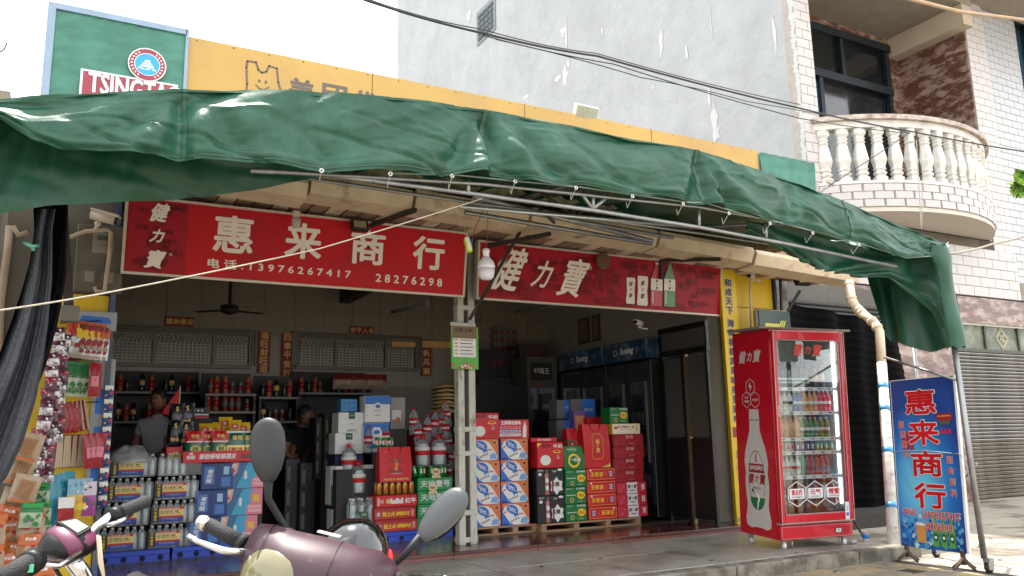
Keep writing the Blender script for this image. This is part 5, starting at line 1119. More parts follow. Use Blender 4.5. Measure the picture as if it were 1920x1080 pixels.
def price(px, py, y, lab):
    q = at(px, py, 'y', y); b = MB(); pts = [((.062 if k % 2 else .045)*math.cos(k*math.pi/10), (.045 if k % 2 else .03)*math.sin(k*math.pi/10)+.02) for k in range(20)]; b.poly(pts, 0, K('cream_paper', '#d9c99a'), .002); b.rect(-.05, .05, -.045, -.018, -.001, K('cream_paper', '#d9c99a')); b.text('特价', 0, .02, .03, -.002, cDR, bold=.03); b.text('￥5.00', 0, -.032, .016, -.002, cDR); solo('price_card', b, lab, 'price card', loc=tuple(q))
price(818, 888, gy-.02, 'cream starburst price card in front of the green cans'); price(812, 918, gy-.03, 'cream starburst price card on the top jade green carton')
# water jugs
jug = MB(); jug.lathe([(.075, 0), (.082, .02), (.082, .09), (.074, .1), (.082, .11), (.082, .2), (.07, .255), (.03, .285), (.022, .295)], clear, 16); jug.lathe([(.06, .01), (.066, .1), (.068, .2), (.05, .24)], inner, 12); jug.lathe([(.083, .115), (.084, .16)], cR, 16); jug.lathe([(.083, .16), (.084, .2)], cW, 16); jug.lathe([(.027, .292), (.027, .318), (.01, .325)], cR, 12)
jug.tube([(-.04, -.01, .27), (-.045, -.01, .32), (.0, -.01, .345), (.045, -.01, .32), (.04, -.01, .27)], .004, cR, 6); jm = jug.mesh('jug')
for k, (px, py) in enumerate(((793, 868), (824, 862))): q = at(px, py, 'y', gy+.1); place(jm, 'water_jug', ['left of the two clear water jugs with red labels above the green cans', 'right of the two clear water jugs with red labels above the green cans'][k], 'water jug', None, q.x, gy+.12, vz+.122)
b = MB(); b.box(vx0-.05, vx1, gy+.03, gy+.3, vz+.12-.004, vz+.1215, clear); solo('plastic_sheet', b, 'clear plastic divider between the green cans and water jugs', 'divider')
for k, (px, py) in enumerate(((671, 925), (660, 892))):
    q = at(px, py, 'y', gy+.2); place(jm, 'water_jug', ['clear water jug with red label standing on the water bottle bundle', 'dark-looking water jug with red cap before the white milk cartons'][k], 'water jug', None, q.x, gy+.2+.12*k, q.z)
# bundle of bottled water in film by the scooter
def bundle(px0, px1, pyb, y, rows, lab):
    a = at(px0, pyb, 'y', y); c = at(px1, pyb, 'y', y); t = thing('water_pack', lab, 'water pack', None, (a.x, y, a.z)); n = 3; k_ = (c.x-a.x)/3
    for i in range(n):
        for r in range(2):
            link('bottle', bme, t, (k_*(i+.5), .05+r*.08, 0), (0, 0, i), (k_/.07, 1.2, rows))
    f = MB(); wd = c.x-a.x; g = [[(wd*(j/11)+.01*noise.noise((j, i, 2)), -.02-.02*noise.noise((j*.7, i*.7, 8)), .22*rows*i/9) for j in range(12)] for i in range(10)]; f.sheet(g, film); obj('film', f, t)
    f = MB(); f.disc(wd*.5, .1, .05, -.035, cDG, 14, .035); f.text('怡宝', wd*.5, .1, .025, -.038, cW); obj('pack_label', f, t)
bundle(655, 705, 985, 8.45, 1.25, 'upper clear bundle of water bottles left of the red cartons'); bundle(658, 706, 1035, 8.4, 1.1, 'lower clear bundle of water bottles left of the red cartons')
# hanging/red mesh bags of sodas behind the jugs
rb = MB(); rnd = random.Random(5)
me = bottle_mesh(.05, .3, clear, cR, cR, (.35, .62), cW).mesh('bottle')
for k, (px, py) in enumerate(((785, 835), (800, 828), (812, 818), (825, 815), (836, 826), (842, 850), (775, 815), (840, 800), (845, 880), (843, 905), (690, 850), (722, 843))):
    q = at(px, py, 'y', gy+.35+.02*(k % 4)); t_ = place(me, 'soda_bottle', 'clear bottle with red cap and label behind the water jugs' if k < 10 else ['clear bottle with red cap just above the gold-character gift bag, left one', 'clear bottle with red cap just above the gold-character gift bag, right one'][k-10], 'bottle', 'red-label bottles behind the water jugs' if k < 10 else None, q.x, q.y, q.z); t_.rotation_euler = (0, random.uniform(-.2, .2) if k < 10 else 0, 0)
b = MB(); b.box(at(780, 860, 'y', gy+.5).x, at(846, 860, 'y', gy+.5).x, gy+.5, gy+.8, ZS, zat(800, 805, gy+.5), cDR, bev=.01); solo('drink_crate', b, 'dark red crate behind the red-label bottles', 'crate')
straw = M('straw_colour', '#8f7a52', .9)
for k in range(7): b = MB(); b.lathe([(.0, .05), (.06, .045), (.16, .0), (.17, 0), (.06, .05), (0, .06)], straw, 20); q = at(832+2*(k % 2), 772-k*7, 'y', gy+.6); solo('straw_hat', b, 'straw hat in a stack above the red bottles beside the post', 'hat', 'stacked straw hats beside the post', tuple(q), (random.uniform(-.12, .12), 0, 0))
# white and blue milk cartons, white ones with green flags
my = 8.9
def d_flag(b, w_, h):
    b.rect(w_*.38, w_*.62, h*.68, h-.002, e*2, cDG); b.text('特仑苏', w_*.5, h*.85, h*.07, e*3, cW, wd=w_*.16)
    n = 14; b.line([(w_*(.05+.9*k/n), h*(.46-.12*math.sin(math.pi*k/n))) for k in range(n+1)], .003, e*2, cLB); b.text('纯牛奶', w_*.5, h*.45, h*.07, e*2, cBK); b.text('有机纯牛奶', w_*.5, h*.14, h*.13, e*2, cBK, wd=w_*.36)
cwt = M('carton_white', '#c9c9c6', .55, var=.04)
for k, (a, c, t_, bo) in enumerate(((628, 680, 812, 852), (634, 684, 773, 813))): simple(a, c, t_, bo, my, .25, cwt, d_flag, 'milk_carton', 'white milk carton with a green flag, %s one' % ['lower', 'upper'][k])
def d_bw(b, w_, h, up=True):
    if up: b.rect(.003, w_-.003, h*.68, h-.003, e, cB); b.disc(w_*.5, h*.62, w_*.14, e*2, cW, 18, h*.12); b.disc(w_*.5, h*.6, w_*.1, e*3, cB, 16, h*.07); b.text('酸酸乳', w_*.5, h*.44, h*.05, e*2, cBK, wd=w_*.3); b.rect(w_*.4, w_*.62, h*.26, h*.28, e*2, cNV); [b.disc(w_*.1, h*(.25+.16*k), .01, e*2, cLB, 8) for k in range(3)]; b.text('YOG ST', w_*.5, h*.78, h*.09, e*2, K('light_print', '#3f6cab'), wd=w_*.8, bold=.05)
    else: b.rect(.003, w_-.003, h*.55, h-.003, e, cB); b.poly([(w_*.3, h*.2), (w_*.72, h*.2), (w_*.74, h*.6), (w_*.62, h*.85), (w_*.38, h*.85), (w_*.27, h*.6)], e*2, cW); b.disc(w_*.5, h*.68, w_*.13, e*3, cB, 14, h*.08); b.text('优酸乳', w_*.5, h*.48, h*.09, e*3, cNV, wd=w_*.24); [b.disc(w_*(.2+.12*k), h*.2, .028, e*3-.0002*k, cB, 12) for k in range(6)]
simple(684, 732, 742, 792, 8.85, .2, cwt, lambda b, w_, h: d_bw(b, w_, h, True), 'yogurt_carton', 'upper blue and white yogurt carton with a heart badge'); simple(681, 730, 793, 848, 8.85, .2, cwt, lambda b, w_, h: d_bw(b, w_, h, False), 'yogurt_carton', 'lower blue and white yogurt carton with a white jug picture')
simple(639, 670, 748, 772, 8.95, .15, K('teal_print', '#2f7aa0'), lambda b, w_, h: [b.rect(w_*(.1+.3*i), w_*(.3+.3*i), h*(.15+.4*j), h*(.4+.4*j), e, cB) for i in range(3) for j in range(2)], 'snack_box', 'small teal box on top of the upper white milk carton', 'box')
simple(732, 760, 745, 805, 9.1, .2, K('greyish_print', '#8d8784'), lambda b, w_, h: (b.rect(w_*.1, w_*.7, h*.3, h*.6, e, cW), b.disc(w_*.5, h*.3, .03, e*2, cO, 10)), 'snack_box', 'greyish box with an orange picture right of the yogurt cartons', 'box')
simple(628, 682, 853, 873, my, .25, cNV, lambda b, w_, h: b.disc(w_*.65, h*.5, .025, e, cW, 12, .012), 'milk_carton', 'dark navy carton beneath the white milk cartons')
def d_wg(b, w_, h): b.rect(.002, w_-.002, .002, h*.5, e, cDG); b.rect(.002, w_*.3, h*.5, h-.002, e, K('grey_panel', '#8a8b8a'))
for k, (a, c, t_, bo) in enumerate(((619, 652, 874, 948), (655, 700, 872, 945), (622, 650, 955, 1010))): simple(a, c, t_, bo, 8.75-.02*k, .2, cwt, d_wg, 'milk_carton', ['white and green carton left of the jug on the bundle', 'white and green carton behind the jug on the bundle', 'white and green carton low down left of the water bundle'][k])
gcn2 = can_mesh(.03, .11, M('green_can', '#1d7a2e'), cW, cR)
for k, px in enumerate((710, 722, 734)): q = at(px-2, 840, 'y', 8.52); place(gcn2, 'drink_can', 'green and white can on the shelf edge above the gold-character gift bag', 'can', 'green and white cans above the gift bag', q.x, 8.52, q.z)
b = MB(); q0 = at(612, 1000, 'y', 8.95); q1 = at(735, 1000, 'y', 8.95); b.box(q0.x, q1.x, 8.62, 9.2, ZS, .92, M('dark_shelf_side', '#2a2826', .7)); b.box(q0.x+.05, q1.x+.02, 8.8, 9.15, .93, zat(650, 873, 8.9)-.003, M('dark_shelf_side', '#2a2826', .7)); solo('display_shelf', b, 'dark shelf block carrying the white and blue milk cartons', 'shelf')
# ================================================================ DRINKS FRIDGE
W_, D_, Hf = .836, .64, 1.97
fr_ = thing('drinks_fridge', 'red glass-door drinks fridge with a white bottle printed on its side', 'fridge', loc=(6.002, 5.817, .205), rot=(rad(2.6), 0, rad(-9.1)))
FM = Matrix.LocRotScale(Vector(fr_.location), fr_.rotation_euler, None)
fred = M('fridge_red', '#b01224', .3, var=.05, coat=.3); fgrey = M('fridge_grey_trim', '#8c8786', .4); fin = M('fridge_inner_white', '#9fa29e', .45); cwh = M('shelf_white', '#c9c9c9', .4)
b = MB(); b.box(0, .02, .05, D_, .0, Hf-.01, fred); obj('side_panel', b, fr_); b = MB(); b.box(W_-.02, W_, .05, D_, .0, Hf-.01, fred); obj('side_panel', b, fr_)
b = MB(); b.box(.0, W_, .03, D_, Hf-.009, Hf+.02, fred, bev=.004); obj('top_panel', b, fr_)
b = MB(); b.box(.021, W_-.021, D_-.03, D_, .0, Hf-.01, fin); b.box(.021, .035, .06, D_-.031, .18, Hf-.03, fin); b.box(W_-.035, W_-.021, .06, D_-.031, .18, Hf-.03, fin); b.box(.036, W_-.036, .06, D_-.031, Hf-.05, Hf-.011, fin); obj('inner_lining', b, fr_)
b = MB(); b.box(.021, W_-.021, .05, D_-.031, .0, .2, fgrey); obj('bottom_housing', b, fr_)
b = MB(); b.box(0, W_, .0, .048, .0, .135, fred, bev=.008); obj('base_panel', b, fr_)
b = MB(); b.line([(.012, .012), (W_-.012, .012), (W_-.012, .122), (.012, .122), (.012, .012)], .004, -.001, fgrey); b.rect(.62, .70, .035, .09, -.002, cBK); b.rect(.63, .69, .045, .082, -.003, cwh); b.rect(.73, .79, .03, .1, -.002, cDR); b.text('39', .66, .063, .025, -.004, cBK); obj('control_display', b, fr_)
b = MB(); b.box(-.001, W_+.001, .0, .06, .14, .155, fgrey); obj('gap_trim', b, fr_)
fw = .042; dz0, dz1 = .16, Hf
door = MB(); door.box(0, fw, -.03, .03, dz0, dz1, fred, bev=.012); door.box(W_-fw, W_, -.03, .03, dz0, dz1, fred, bev=.012); door.box(fw-.003, W_-fw+.003, -.0295, .03, dz1-.085, dz1, fred, bev=.006); door.box(fw-.003, W_-fw+.003, -.0295, .03, dz0, dz0+.075, fred, bev=.006)
dr = obj('door_frame', door, fr_)
b = MB(); b.line([(fw+.004, dz0+.08), (W_-fw-.004, dz0+.08), (W_-fw-.004, dz1-.09), (fw+.004, dz1-.09), (fw+.004, dz0+.08)], .006, -.0315, fgrey); b.line([(.0, dz0), (W_, dz0), (W_, dz1), (.0, dz1), (0, dz0)], .007, -.0315, M('pale_edge_strip', '#c08a86', .4)); obj('door_trim', b, fr_)
gp = glassy('fridge_glass', '#f2f5f4', .985, .02); b = MB(); b.box(fw, W_-fw, .0, .006, dz0+.075, dz1-.085, gp); gpo = obj('glass_pane', b, fr_)
b = MB(); brush(b, .30, 1.79, .11, -.004, K('glass_red_decal', '#a52a20'), dx=.115, res=2)
hexp = lambda x, z, r: [(x+r*math.cos(rad(90+60*k)), z+r*math.sin(rad(90+60*k))) for k in range(7)]
for k in range(3):
    x = .20+k*.215; b.line(hexp(x, .42, .115), .008, -.004, cwh); b.rect(x-.085, x+.085, .375, .47, -.003, cwh); b.text(['第五代', '元气', '橙蜜'][k], x, .435, .05, -.0045, fred, wd=.12, bold=.04, nb=6); b.text('JIANLIBAO', x, .39, .02, -.0045, cBK, wd=.12)
b.rect(W_-.11, W_-.06, dz0+.005, dz0+.17, -.034, cwh); b.rect(W_-.1, W_-.07, dz0+.04, dz0+.07, -.036, cB); b.text('3', W_-.085, dz0+.11, .03, -.036, cNV); b.text('可口', .71, 1.78, .03, -.004, cBK)
b.text('MEALSO', fw*.5+.0, 1.2, .02, -.033, cwh, rot=-1.57)
obj('glass_decal', b, fr_)
for z in (1.414, 1.18, .93, .80, .57, .215):
    b = MB(); b.box(.04, W_-.04, .08, D_-.04, z-.004, z, cwh); 
    if z > .3: b.box(.04, W_-.04, .055, .079, z-.018, z+.016, cwh)
    sh_ = obj('shelf', b, fr_)
    if z > .3:
        b = MB()
        for k in range(6): b.rect(.09+k*.115, .15+k*.115, z-.012, z+.008, .054, cwh); b.rect(.095+k*.115, .14+k*.115, z-.006, z+.004, .053, cBK if k % 3 else cR)
        obj('price_strip', b, sh_)
b = MB(); b.box(W_-.06, W_-.045, .07, .085, .3, 1.88, M('cold_light_tube', '#e8ecf0', .4, emit=4)); b.box(.045, .06, .07, .085, 1.5, 1.88, M('cold_light_tube', '#e8ecf0', .4, emit=4)); obj('light_tube', b, fr_)
for i, (x, y) in enumerate(((.06, .05), (W_-.08, .05), (.06, D_-.08), (W_-.08, D_-.08))):
    b = MB(); dz = -.02 if y > .3 else 0; b.box(x-.02, x+.02, y-.015, y+.02, -.035+dz, 0, fgrey); c_ = obj('caster', b, fr_); b = MB(); b.tube([(x-.012, y, -.052+dz), (x+.012, y, -.052+dz)], .03, cwh, 14); obj('caster_wheel', b, c_)
b = MB(); b.tube([(.14, .03, -.08), (.14, .03, 0)], .01, steel, 6); b.tube([(W_-.14, .03, -.08), (W_-.14, .03, 0)], .01, steel, 6); obj('levelling_foot', b, fr_)
# side print, drawn as if facing -y and turned to face left
sp = MB(); sw = K('side_print_white', '#bdb6b0'); g2 = K('side_print_green', '#1d6b3a')
brush(sp, .16, 1.74, .12, -.001, sw, dx=.12, res=2)
for hx, hz in ((.27, 1.44), (.2, 1.31), (.34, 1.31)): sp.line(hexp(hx, hz, .078), .006, -.001, sw)
sp.poly([(.27, 1.49), (.24, 1.435), (.265, 1.435), (.26, 1.39), (.3, 1.45), (.275, 1.45)], -.0012, sw); sp.text('水分', .2, 1.335, .03, -.001, sw, bold=.03); sp.text('电解质', .2, 1.295, .025, -.001, sw, bold=.03); sp.text('维生素', .34, 1.31, .025, -.001, sw, bold=.03)
X = .31; pr = [(.075, 1.14), (.085, 1.02), (.078, 1.0), (.085, .92), (.16, .74), (.19, .62), (.175, .5), (.19, .4), (.18, .28), (.165, .2), (.18, .12), (.2, .05), (.19, -.02), (.12, -.045), (.05, -.03)]
pr = [(a, .10+(b_+.05)*.90) for a, b_ in pr]; n0 = len(sp.v)
sp.poly([(X+a, z) for a, z in pr][::-1]+[(X-a, z) for a, z in pr], -.0015, sw); sp.rect(X-.082, X+.082, 1.065, 1.08, -.002, fgrey)
sp.ring(X, .54, .125, .13, -.003, g2, 30, 2.0); sp.rect(X-.12, X+.12, .60, .68, -.003, cDR); sp.text('JIANLIBAO', X, .64, .05, -.0045, sw, wd=.21, bold=.05); sp.text('j', X, .73, .07, -.003, cDR, bold=.08); brush(sp, X-.09, .545, .09, -.003, cDR, dx=.09, res=1)
sp.text('电解质运动饮料', X, .465, .018, -.003, cBK, wd=.13); pts = [(X+.115*math.cos(t), .38+.11*math.sin(t)) for t in [math.pi+math.pi*k/12 for k in range(13)]]; sp.poly(pts, -.0032, g2)
sp.tube([(X, -.004, .28), (X+.01, -.004, .34), (X+.03, -.004, .37), (X+.0, -.004, .41), (X-.05, -.004, .43)], .011, sw, 5); sp.disc(X+.0, .43, .014, -.006, sw, 8); sp.disc(X-.07, .44, .014, -.006, cBK, 8)
sp.v = sp.v[:n0]+[(p_[0], p_[1], .04+(p_[2]-.08)*1.08) for p_ in sp.v[n0:]]; obj('side_print', sp, fr_, (-.0015, D_, 0), (0, 0, rad(-90)))
# fridge contents, each bottle a thing of its own
def fb(me, name, lab, group, xs, y, z):
    for i, x in enumerate(xs):
        p = FM@V(x, y+random.uniform(-.01, .01), z+.001); o = place(me, name, lab, 'bottle' if 'can' not in name else 'can', group, p.x, p.y, p.z); o.rotation_euler = (rad(2.6), 0, rad(-9.1)+random.uniform(-.15, .15)); o.scale = (1.06, 1.06, 1.0 if 'can' in name or z < .3 or z > 1.3 else 1.14)
def bm(r, h, c, cap, lab, l2=None, lz=(.25, .7), nk=.35): return bottle_mesh(r, h, M('liquid_'+c[1:], c, .15, var=.15, scale=20, spec=.7), cap, lab, lz, l2, neck=nk, n=10).mesh('bottle')
wineb = bm(.034, .27, '#141c14', cBK, cwh, cG, (.2, .4), .3)
fb(wineb, 'wine_bottle', 'dark wine bottle with pale label on the top fridge shelf', 'dark bottles on the top fridge shelf', [.09+.058*k for k in range(8)], .14, 1.414); fb(wineb, 'wine_bottle', 'dark wine bottle in the back row of the top fridge shelf', 'dark bottles in the back of the top fridge shelf', [.12+.058*k for k in range(7)], .3, 1.414)
fb(bm(.036, .29, '#2a1210', M('maroon_cap', '#3a1214', .4), K('tan_label', '#b59a80'), None, (.25, .5), .3), 'wine_bottle', 'amber red wine bottle with tan label on the top fridge shelf', 'amber wine bottles on the top fridge shelf', [.59, .67], .13, 1.414)
S2 = [('#c7c7c0', cBK, cwh, 2, 'white bottle with a black cap'), ('#d2d2cc', cwh, cwh, 2, 'all-white bottle'), ('#2a62a8', cwh, cB, 2, 'blue bottle with a white cap'), ('#c08a4a', cwh, K('orange2', '#b8803a'), 3, 'orange bottle with a white cap'), ('#b84060', cwh, K('pinkred', '#b0304a'), 3, 'pink-red bottle with a white cap')]
k = 0
for c, cap, lab, n, ds in S2:
    fb(bm(.03, .19, c, cap, lab, cwh if c != '#d2d2cc' else cBK), 'drink_bottle', ds+' on the second fridge shelf', ds+'s, second fridge shelf', [.10+.058*(k+i) for i in range(n)], .13, 1.18); k += n
k = 0
for c, lab, n, h_, ds in (('#b98560', K('apricot', '#c59478'), 5, .2, 'orange juice bottle with a pale cap'), ('#4f7a35', K('leafgreen', '#3f6a2c'), 6, .18, 'green tea bottle with a white cap')):
    fb(bm(.031, h_, c, cwh, lab, cwh if n == 6 else None), 'drink_bottle', ds+' on the third fridge shelf', ds+'s, third fridge shelf', [.09+.06*(k+i) for i in range(n)], .13, .93); k += n
k = 0
for c, n, ds in ((K('can_white', '#c3b8b4'), 4, 'white can with red print'), (K('can_purple', '#5a3f6a'), 4, 'purple can'), (K('can_green', '#5f7a35'), 4, 'green can')):
    me = can_mesh(.028, .10, c, None, cR if n and 'white' in ds else cwh)
    fb(me, 'drink_can', ds+' on the shallow fourth fridge shelf', ds+'s on the fourth fridge shelf', [.09+.058*(k+i) for i in range(n)], .13, .80); k += n
k = 0
for c, lab, n, h_, ds in (('#c8c2be', cwh, 5, .17, 'white bottle with red brush print'), ('#3f9a78', K('aqua', '#3f9a78'), 1, .2, 'aqua green bottle'), ('#a0503f', K('brickl', '#9a4a40'), 5, .2, 'brick-red bottle')):
    fb(bm(.029, h_, c, cwh, lab, cR if n == 5 and h_ < .19 else None), 'drink_bottle', ds+' on the fifth fridge shelf', ds+'s on the fifth fridge shelf', [.09+.058*(k+i) for i in range(n)], .13, .57); k += n
fb(bm(.05, .33, '#8a4a28', K('orange_cap', '#b5622e'), K('amber_label', '#a8603c'), cwh, (.4, .7), .28), 'drink_bottle', 'large amber bottle standing on the fridge floor behind the hexagon decals', 'large amber bottles on the fridge floor', [.11+.103*i for i in range(7)], .14, .215)
b = MB(); p0 = FM@V(-.12, .02, Hf+.025); b.box(0, 1.15, 0, .5, 0, .018, M('grey_plank', '#7a6f64', .8, var=.2, scale=10, stretch=(.3, 3, 1)), bev=.002); solo('plank', b, 'weathered plank lying across the top of the red fridge', 'plank', None, tuple(p0), (rad(2.6), 0, rad(-6)))
t = thing('tobacco_sign', 'small dark green light box sign with a yellow emblem behind the fridge top', 'sign', loc=(at(1422, 618, 'y', 7.2).x, 7.2, zat(1450, 640, 7.2)), rot=(0, 0, 0)); sgw = at(1484, 600, 'y', 7.2).x-at(1422, 600, 'y', 7.2).x; sgh = zat(1450, 580, 7.2)-zat(1450, 640, 7.2)
b = MB(); b.box(0, sgw, 0, .1, 0, sgh, M('cream_rim', '#8f8672', .5), bev=.03); obj('sign_case', b, t)
b = MB(); b.box(.018, sgw-.012, -.006, .005, .018, sgh-.018, M('sign_dark_green', '#0c2a1c', .3), bev=.004); obj('sign_face', b, t)
b = MB(); b.poly([(sgw*.2, sgh*.55), (sgw*.62, sgh*.55), (sgw*.62, sgh*.12), (sgw*.46, sgh*.12), (sgw*.46, sgh*.42), (sgw*.2, sgh*.42)][::-1], -.008, K('lime_gold', '#a8a83a'))
for k in range(3): b.poly([(sgw*(.6+.06*k), sgh*.45), (sgw*(.64+.06*k), sgh*.45), (sgw*(.72+.06*k), sgh*.68), (sgw*(.66+.06*k), sgh*.62)], -.008, K('lime_gold', '#a8a83a'))
b.text('中国烟草', sgw*.5, sgh*.08, .02, -.008, K('lime_gold', '#a8a83a')); obj('emblem', b, t)
# ================================================================ BLUE SIGN LASHED TO THE CANOPY
SWd, SHt = .704, 1.531
bs = thing('sign_board', 'upright blue sign board with four red characters outlined white by the canopy pole', 'sign board', loc=(7.003, 5.303, .14), rot=(rad(-3), 0, rad(-96.3)))
m = bpy.data.materials.new('blue_gradient_print'); m.use_nodes = True; n = m.node_tree.nodes; l = m.node_tree.links.new; pb = n['Principled BSDF']; pb.inputs['Roughness'].default_value = .35
tcn = n.new('ShaderNodeTexCoord'); mp = n.new('ShaderNodeMapping'); mp.inputs['Location'].default_value = (-.26*2.0, 0, -.55*1.3); mp.inputs['Scale'].default_value = (2.0, 0, 1.3)
gr_ = n.new('ShaderNodeTexGradient'); gr_.gradient_type = 'SPHERICAL'; rp = n.new('ShaderNodeValToRGB'); E_ = rp.color_ramp.elements; E_[0].position = 0; E_[0].color = (*lin('#1b3b7c'), 1); E_[1].position = .85; E_[1].color = (*lin('#5fb2d4'), 1); q = E_.new(.35); q.color = (*lin('#1f6ab0'), 1)
l(tcn.outputs['Object'], mp.inputs['Vector']); l(mp.outputs['Vector'], gr_.inputs['Vector']); l(gr_.outputs['Fac'], rp.inputs['Fac']); l(rp.outputs['Color'], pb.inputs['Base Color'])
b = MB(); b.box(.0, SWd, 0, .018, 0, SHt, m); obj('sign_panel', b, bs)
b = MB(); b.box(SWd, SWd+.022, -.004, .024, 0, SHt, cW); b.box(-.004, 0, -.004, .02, 0, SHt, cW); b.box(-.004, SWd+.022, -.004, .024, SHt, SHt+.006, cW); obj('frame_bar', b, bs)
b = MB(); ice = K('ice_print', '#4f8fb0'); rr2 = random.Random(11); icd = K('ice_dark', '#1d4a86')
for k in range(110):
    x, z = rr2.uniform(.02, SWd-.03), rr2.uniform(.02, .34)*rr2.uniform(.5, 1); s_ = rr2.uniform(.012, .035); a = rr2.uniform(0, 6); b.poly([(x+s_*math.cos(a+1.57*i)*rr2.uniform(.6, 1.2), z+s_*math.sin(a+1.57*i)*rr2.uniform(.6, 1.2)) for i in range(4)], -.001-.00003*k, ice if rr2.random() < .45 else (icd if rr2.random() < .6 else K('ice_white', '#a5c3cf')))
for k in range(3):
    x = .40+.085*k; b.poly([(x-.032, .03), (x+.032, .03), (x+.034, .17), (x+.014, .25), (x+.014, .33), (x-.014, .33), (x-.014, .25), (x-.034, .17)], -.006, K('beer_bottle', '#4f8a3f')); b.disc(x, .11, .026, -.007, cDG, 12, .036); b.disc(x, .11, .014, -.008, cW, 8)
b.poly([(.2, .05), (.29, .05), (.3, .2), (.19, .2)], -.006, K('beer_amber', '#b8823a')); b.rect(.19, .3, .2, .225, -.006, cW); obj('ice_and_beer_print', b, bs)
for k, ch in enumerate('惠来商行'):
    b = MB()
    z = SHt-.215-.282*k; x = .335+.012*k
    b.text(ch, x, z, .215, -.008, cW, wd=.33, bold=.065, nb=14, res=3); b.text(ch, x, z, .215, -.011, red, wd=.33, bold=.032, nb=12, res=3); obj('character', b, bs)
b = MB()
for k, ch in enumerate('烟酒糖茶'): b.text(ch, .10+.012*k, SHt-.42-.09*k, .062, -.008, cW, bold=.05); b.text(ch, .10+.012*k, SHt-.42-.09*k, .062, -.0095, red, bold=.015, nb=4)
for k, ch in enumerate('副食调料'): b.text(ch, SWd-.1+.006*k, .79-.095*k, .062, -.008, cW, bold=.05); b.text(ch, SWd-.1+.006*k, .79-.095*k, .062, -.0095, red, bold=.015, nb=4)
obj('side_lettering', b, bs)
b = MB()
for s_, x, z, wd_ in (('电话：', .15, .315, .16), ('13976267417', .47, .30, .40), ('28276298', .43, .20, .30)): b.text(s_, x, z, .062, -.009, cW, wd=wd_, bold=.07); b.text(s_, x, z, .062, -.0105, red, wd=wd_, bold=.025, nb=6)
obj('phone_number', b, bs)
b = MB(); b.rect(.50, .66, 1.14, 1.2, -.004, cDR); b.rect(.52, .64, 1.1, 1.138, -.004, K('dk_olive', '#4a4a30')); b.rect(.51, .65, 1.175, 1.18, -.005, cY)
for k in range(3): b.poly([(.10+.045*k, .88), (.135+.045*k, .88), (.135+.045*k, .99), (.125+.045*k, 1.03+.02*k), (.11+.045*k, 1.03+.02*k), (.10+.045*k, .99)], -.004, cDR); b.rect(.535+.04*k, .56+.04*k, 1.02, 1.06, -.004, cR)
obj('product_print', b, bs)
b = MB(); b.tube([(-.01, -.012, .86), (.35, -.02, .87), (SWd+.02, -.02, .84), (SWd+.05, .0, .8), (SWd+.08, .02, .5), (SWd+.05, .03, .44)], .004, steel, 5); obj('tie_wire', b, bs)
for k, x in enumerate((.06, SWd-.05)):
    t = thing('base_stand', ['rusty splayed foot under the left end of the blue sign', 'rusty splayed foot under the right end of the blue sign'][k], 'foot', loc=tuple(Matrix.LocRotScale(Vector(bs.location), bs.rotation_euler, None)@V(x, .01, -.14)), rot=(0, 0, rad(-96))); t.location.z = .004
    rs = M('rusty_brown', '#4a3a30', .8, var=.3, scale=20); b = MB(); b.box(-.015, .015, -.015, .015, .04, .16, rs); obj('foot_post', b, t)
    for dx, dy in ((.11, .0), (-.11, .0), (0, .13), (0, -.13)): b = MB(); b.tube([(0, 0, .1), (dx*.5, dy*.5, .045), (dx, dy, .008)], [.016, .014, .012], rs, 6); obj('foot_arm', b, t)
b = MB(); b.box(0, .3, 0, .02, 0, .25, granite2)
# small clutter beside the fridge: paper cup, red bag, broom
cup = MB(); cup.lathe([(.03, 0), (.042, .1), (.044, .1)], K('cup_white', '#c7cdd2'), 14); cup.lathe([(.0342, .03), (.0385, .07)], cB, 14); solo('paper_cup', cup, 'small white and blue paper cup on the platform right of the fridge', 'paper cup', loc=tuple(at(1624, 1015, 'z', .121)))
b = MB(); b.ball((0, 0, .06), (.09, .06, .06), M('crumpled_paper', '#8d8a84', .8), 8); solo('paper_scrap', b, 'crumpled pale paper at the fridge foot', 'paper', loc=tuple(at(1600, 1020, 'z', .121)), rot=(0, 0, .4)).scale = (.8, .6, .35)
q = at(1618, 1005, 'z', .13); b = MB(); b.tube([q, q+V(-.15, .25, .62)], .012, M('broom_stick', '#4c3a30', .7), 6); b.lathe([(.012, .25), (.05, .18), (.075, .08)], M('red_plastic', '#a82028', .4), 10, Matrix.Translation(q+V(-.09, .12, .14))); solo('dustpan', b, 'red dustpan and stick leaning on the shade net beside the fridge', 'dustpan')
# ================================================================ CERTIFICATE BOARD on the post
p = at(845, 692, 'y', 7.6); t = thing('notice_board', 'green hanging notice board with a brown heading and white sheet on the post', 'notice board', loc=(p.x, 7.58, p.z), rot=(0, 0, 0)); nw = at(896, 692, 'y', 7.6).x-p.x; nh = zat(870, 606, 7.6)-p.z
b = MB(); b.box(0, nw, 0, .012, 0, nh*.92, M('board_green', '#4f9a3c', .5), bev=.003); obj('board_panel', b, t)
b = MB(); b.rect(.02, nw-.03, nh*.26, nh*.72, -.001, cW); b.rect(.01, nw-.02, nh*.66, nh*.93, -.002, K('brown_heading', '#6b5638')); b.text('光荣之家', nw*.45, nh*.84, .04, -.003, cBK, wd=nw*.66, bold=.03)
for k in range(5): b.rect(.035, .075, nh*(.63-.075*k)-.006, nh*(.63-.075*k)+.004, -.002, cR); b.rect(.10, nw-.06-.02*(k % 2), nh*(.63-.075*k)-.005, nh*(.63-.075*k)+.003, -.002, cBK)
for k in range(26): b.disc(random.uniform(.01, nw-.01), random.uniform(.004, nh*.13), random.uniform(.006, .014), -.002-.0001*k, random.choice((cR, cO, cPK, cW)), 8)
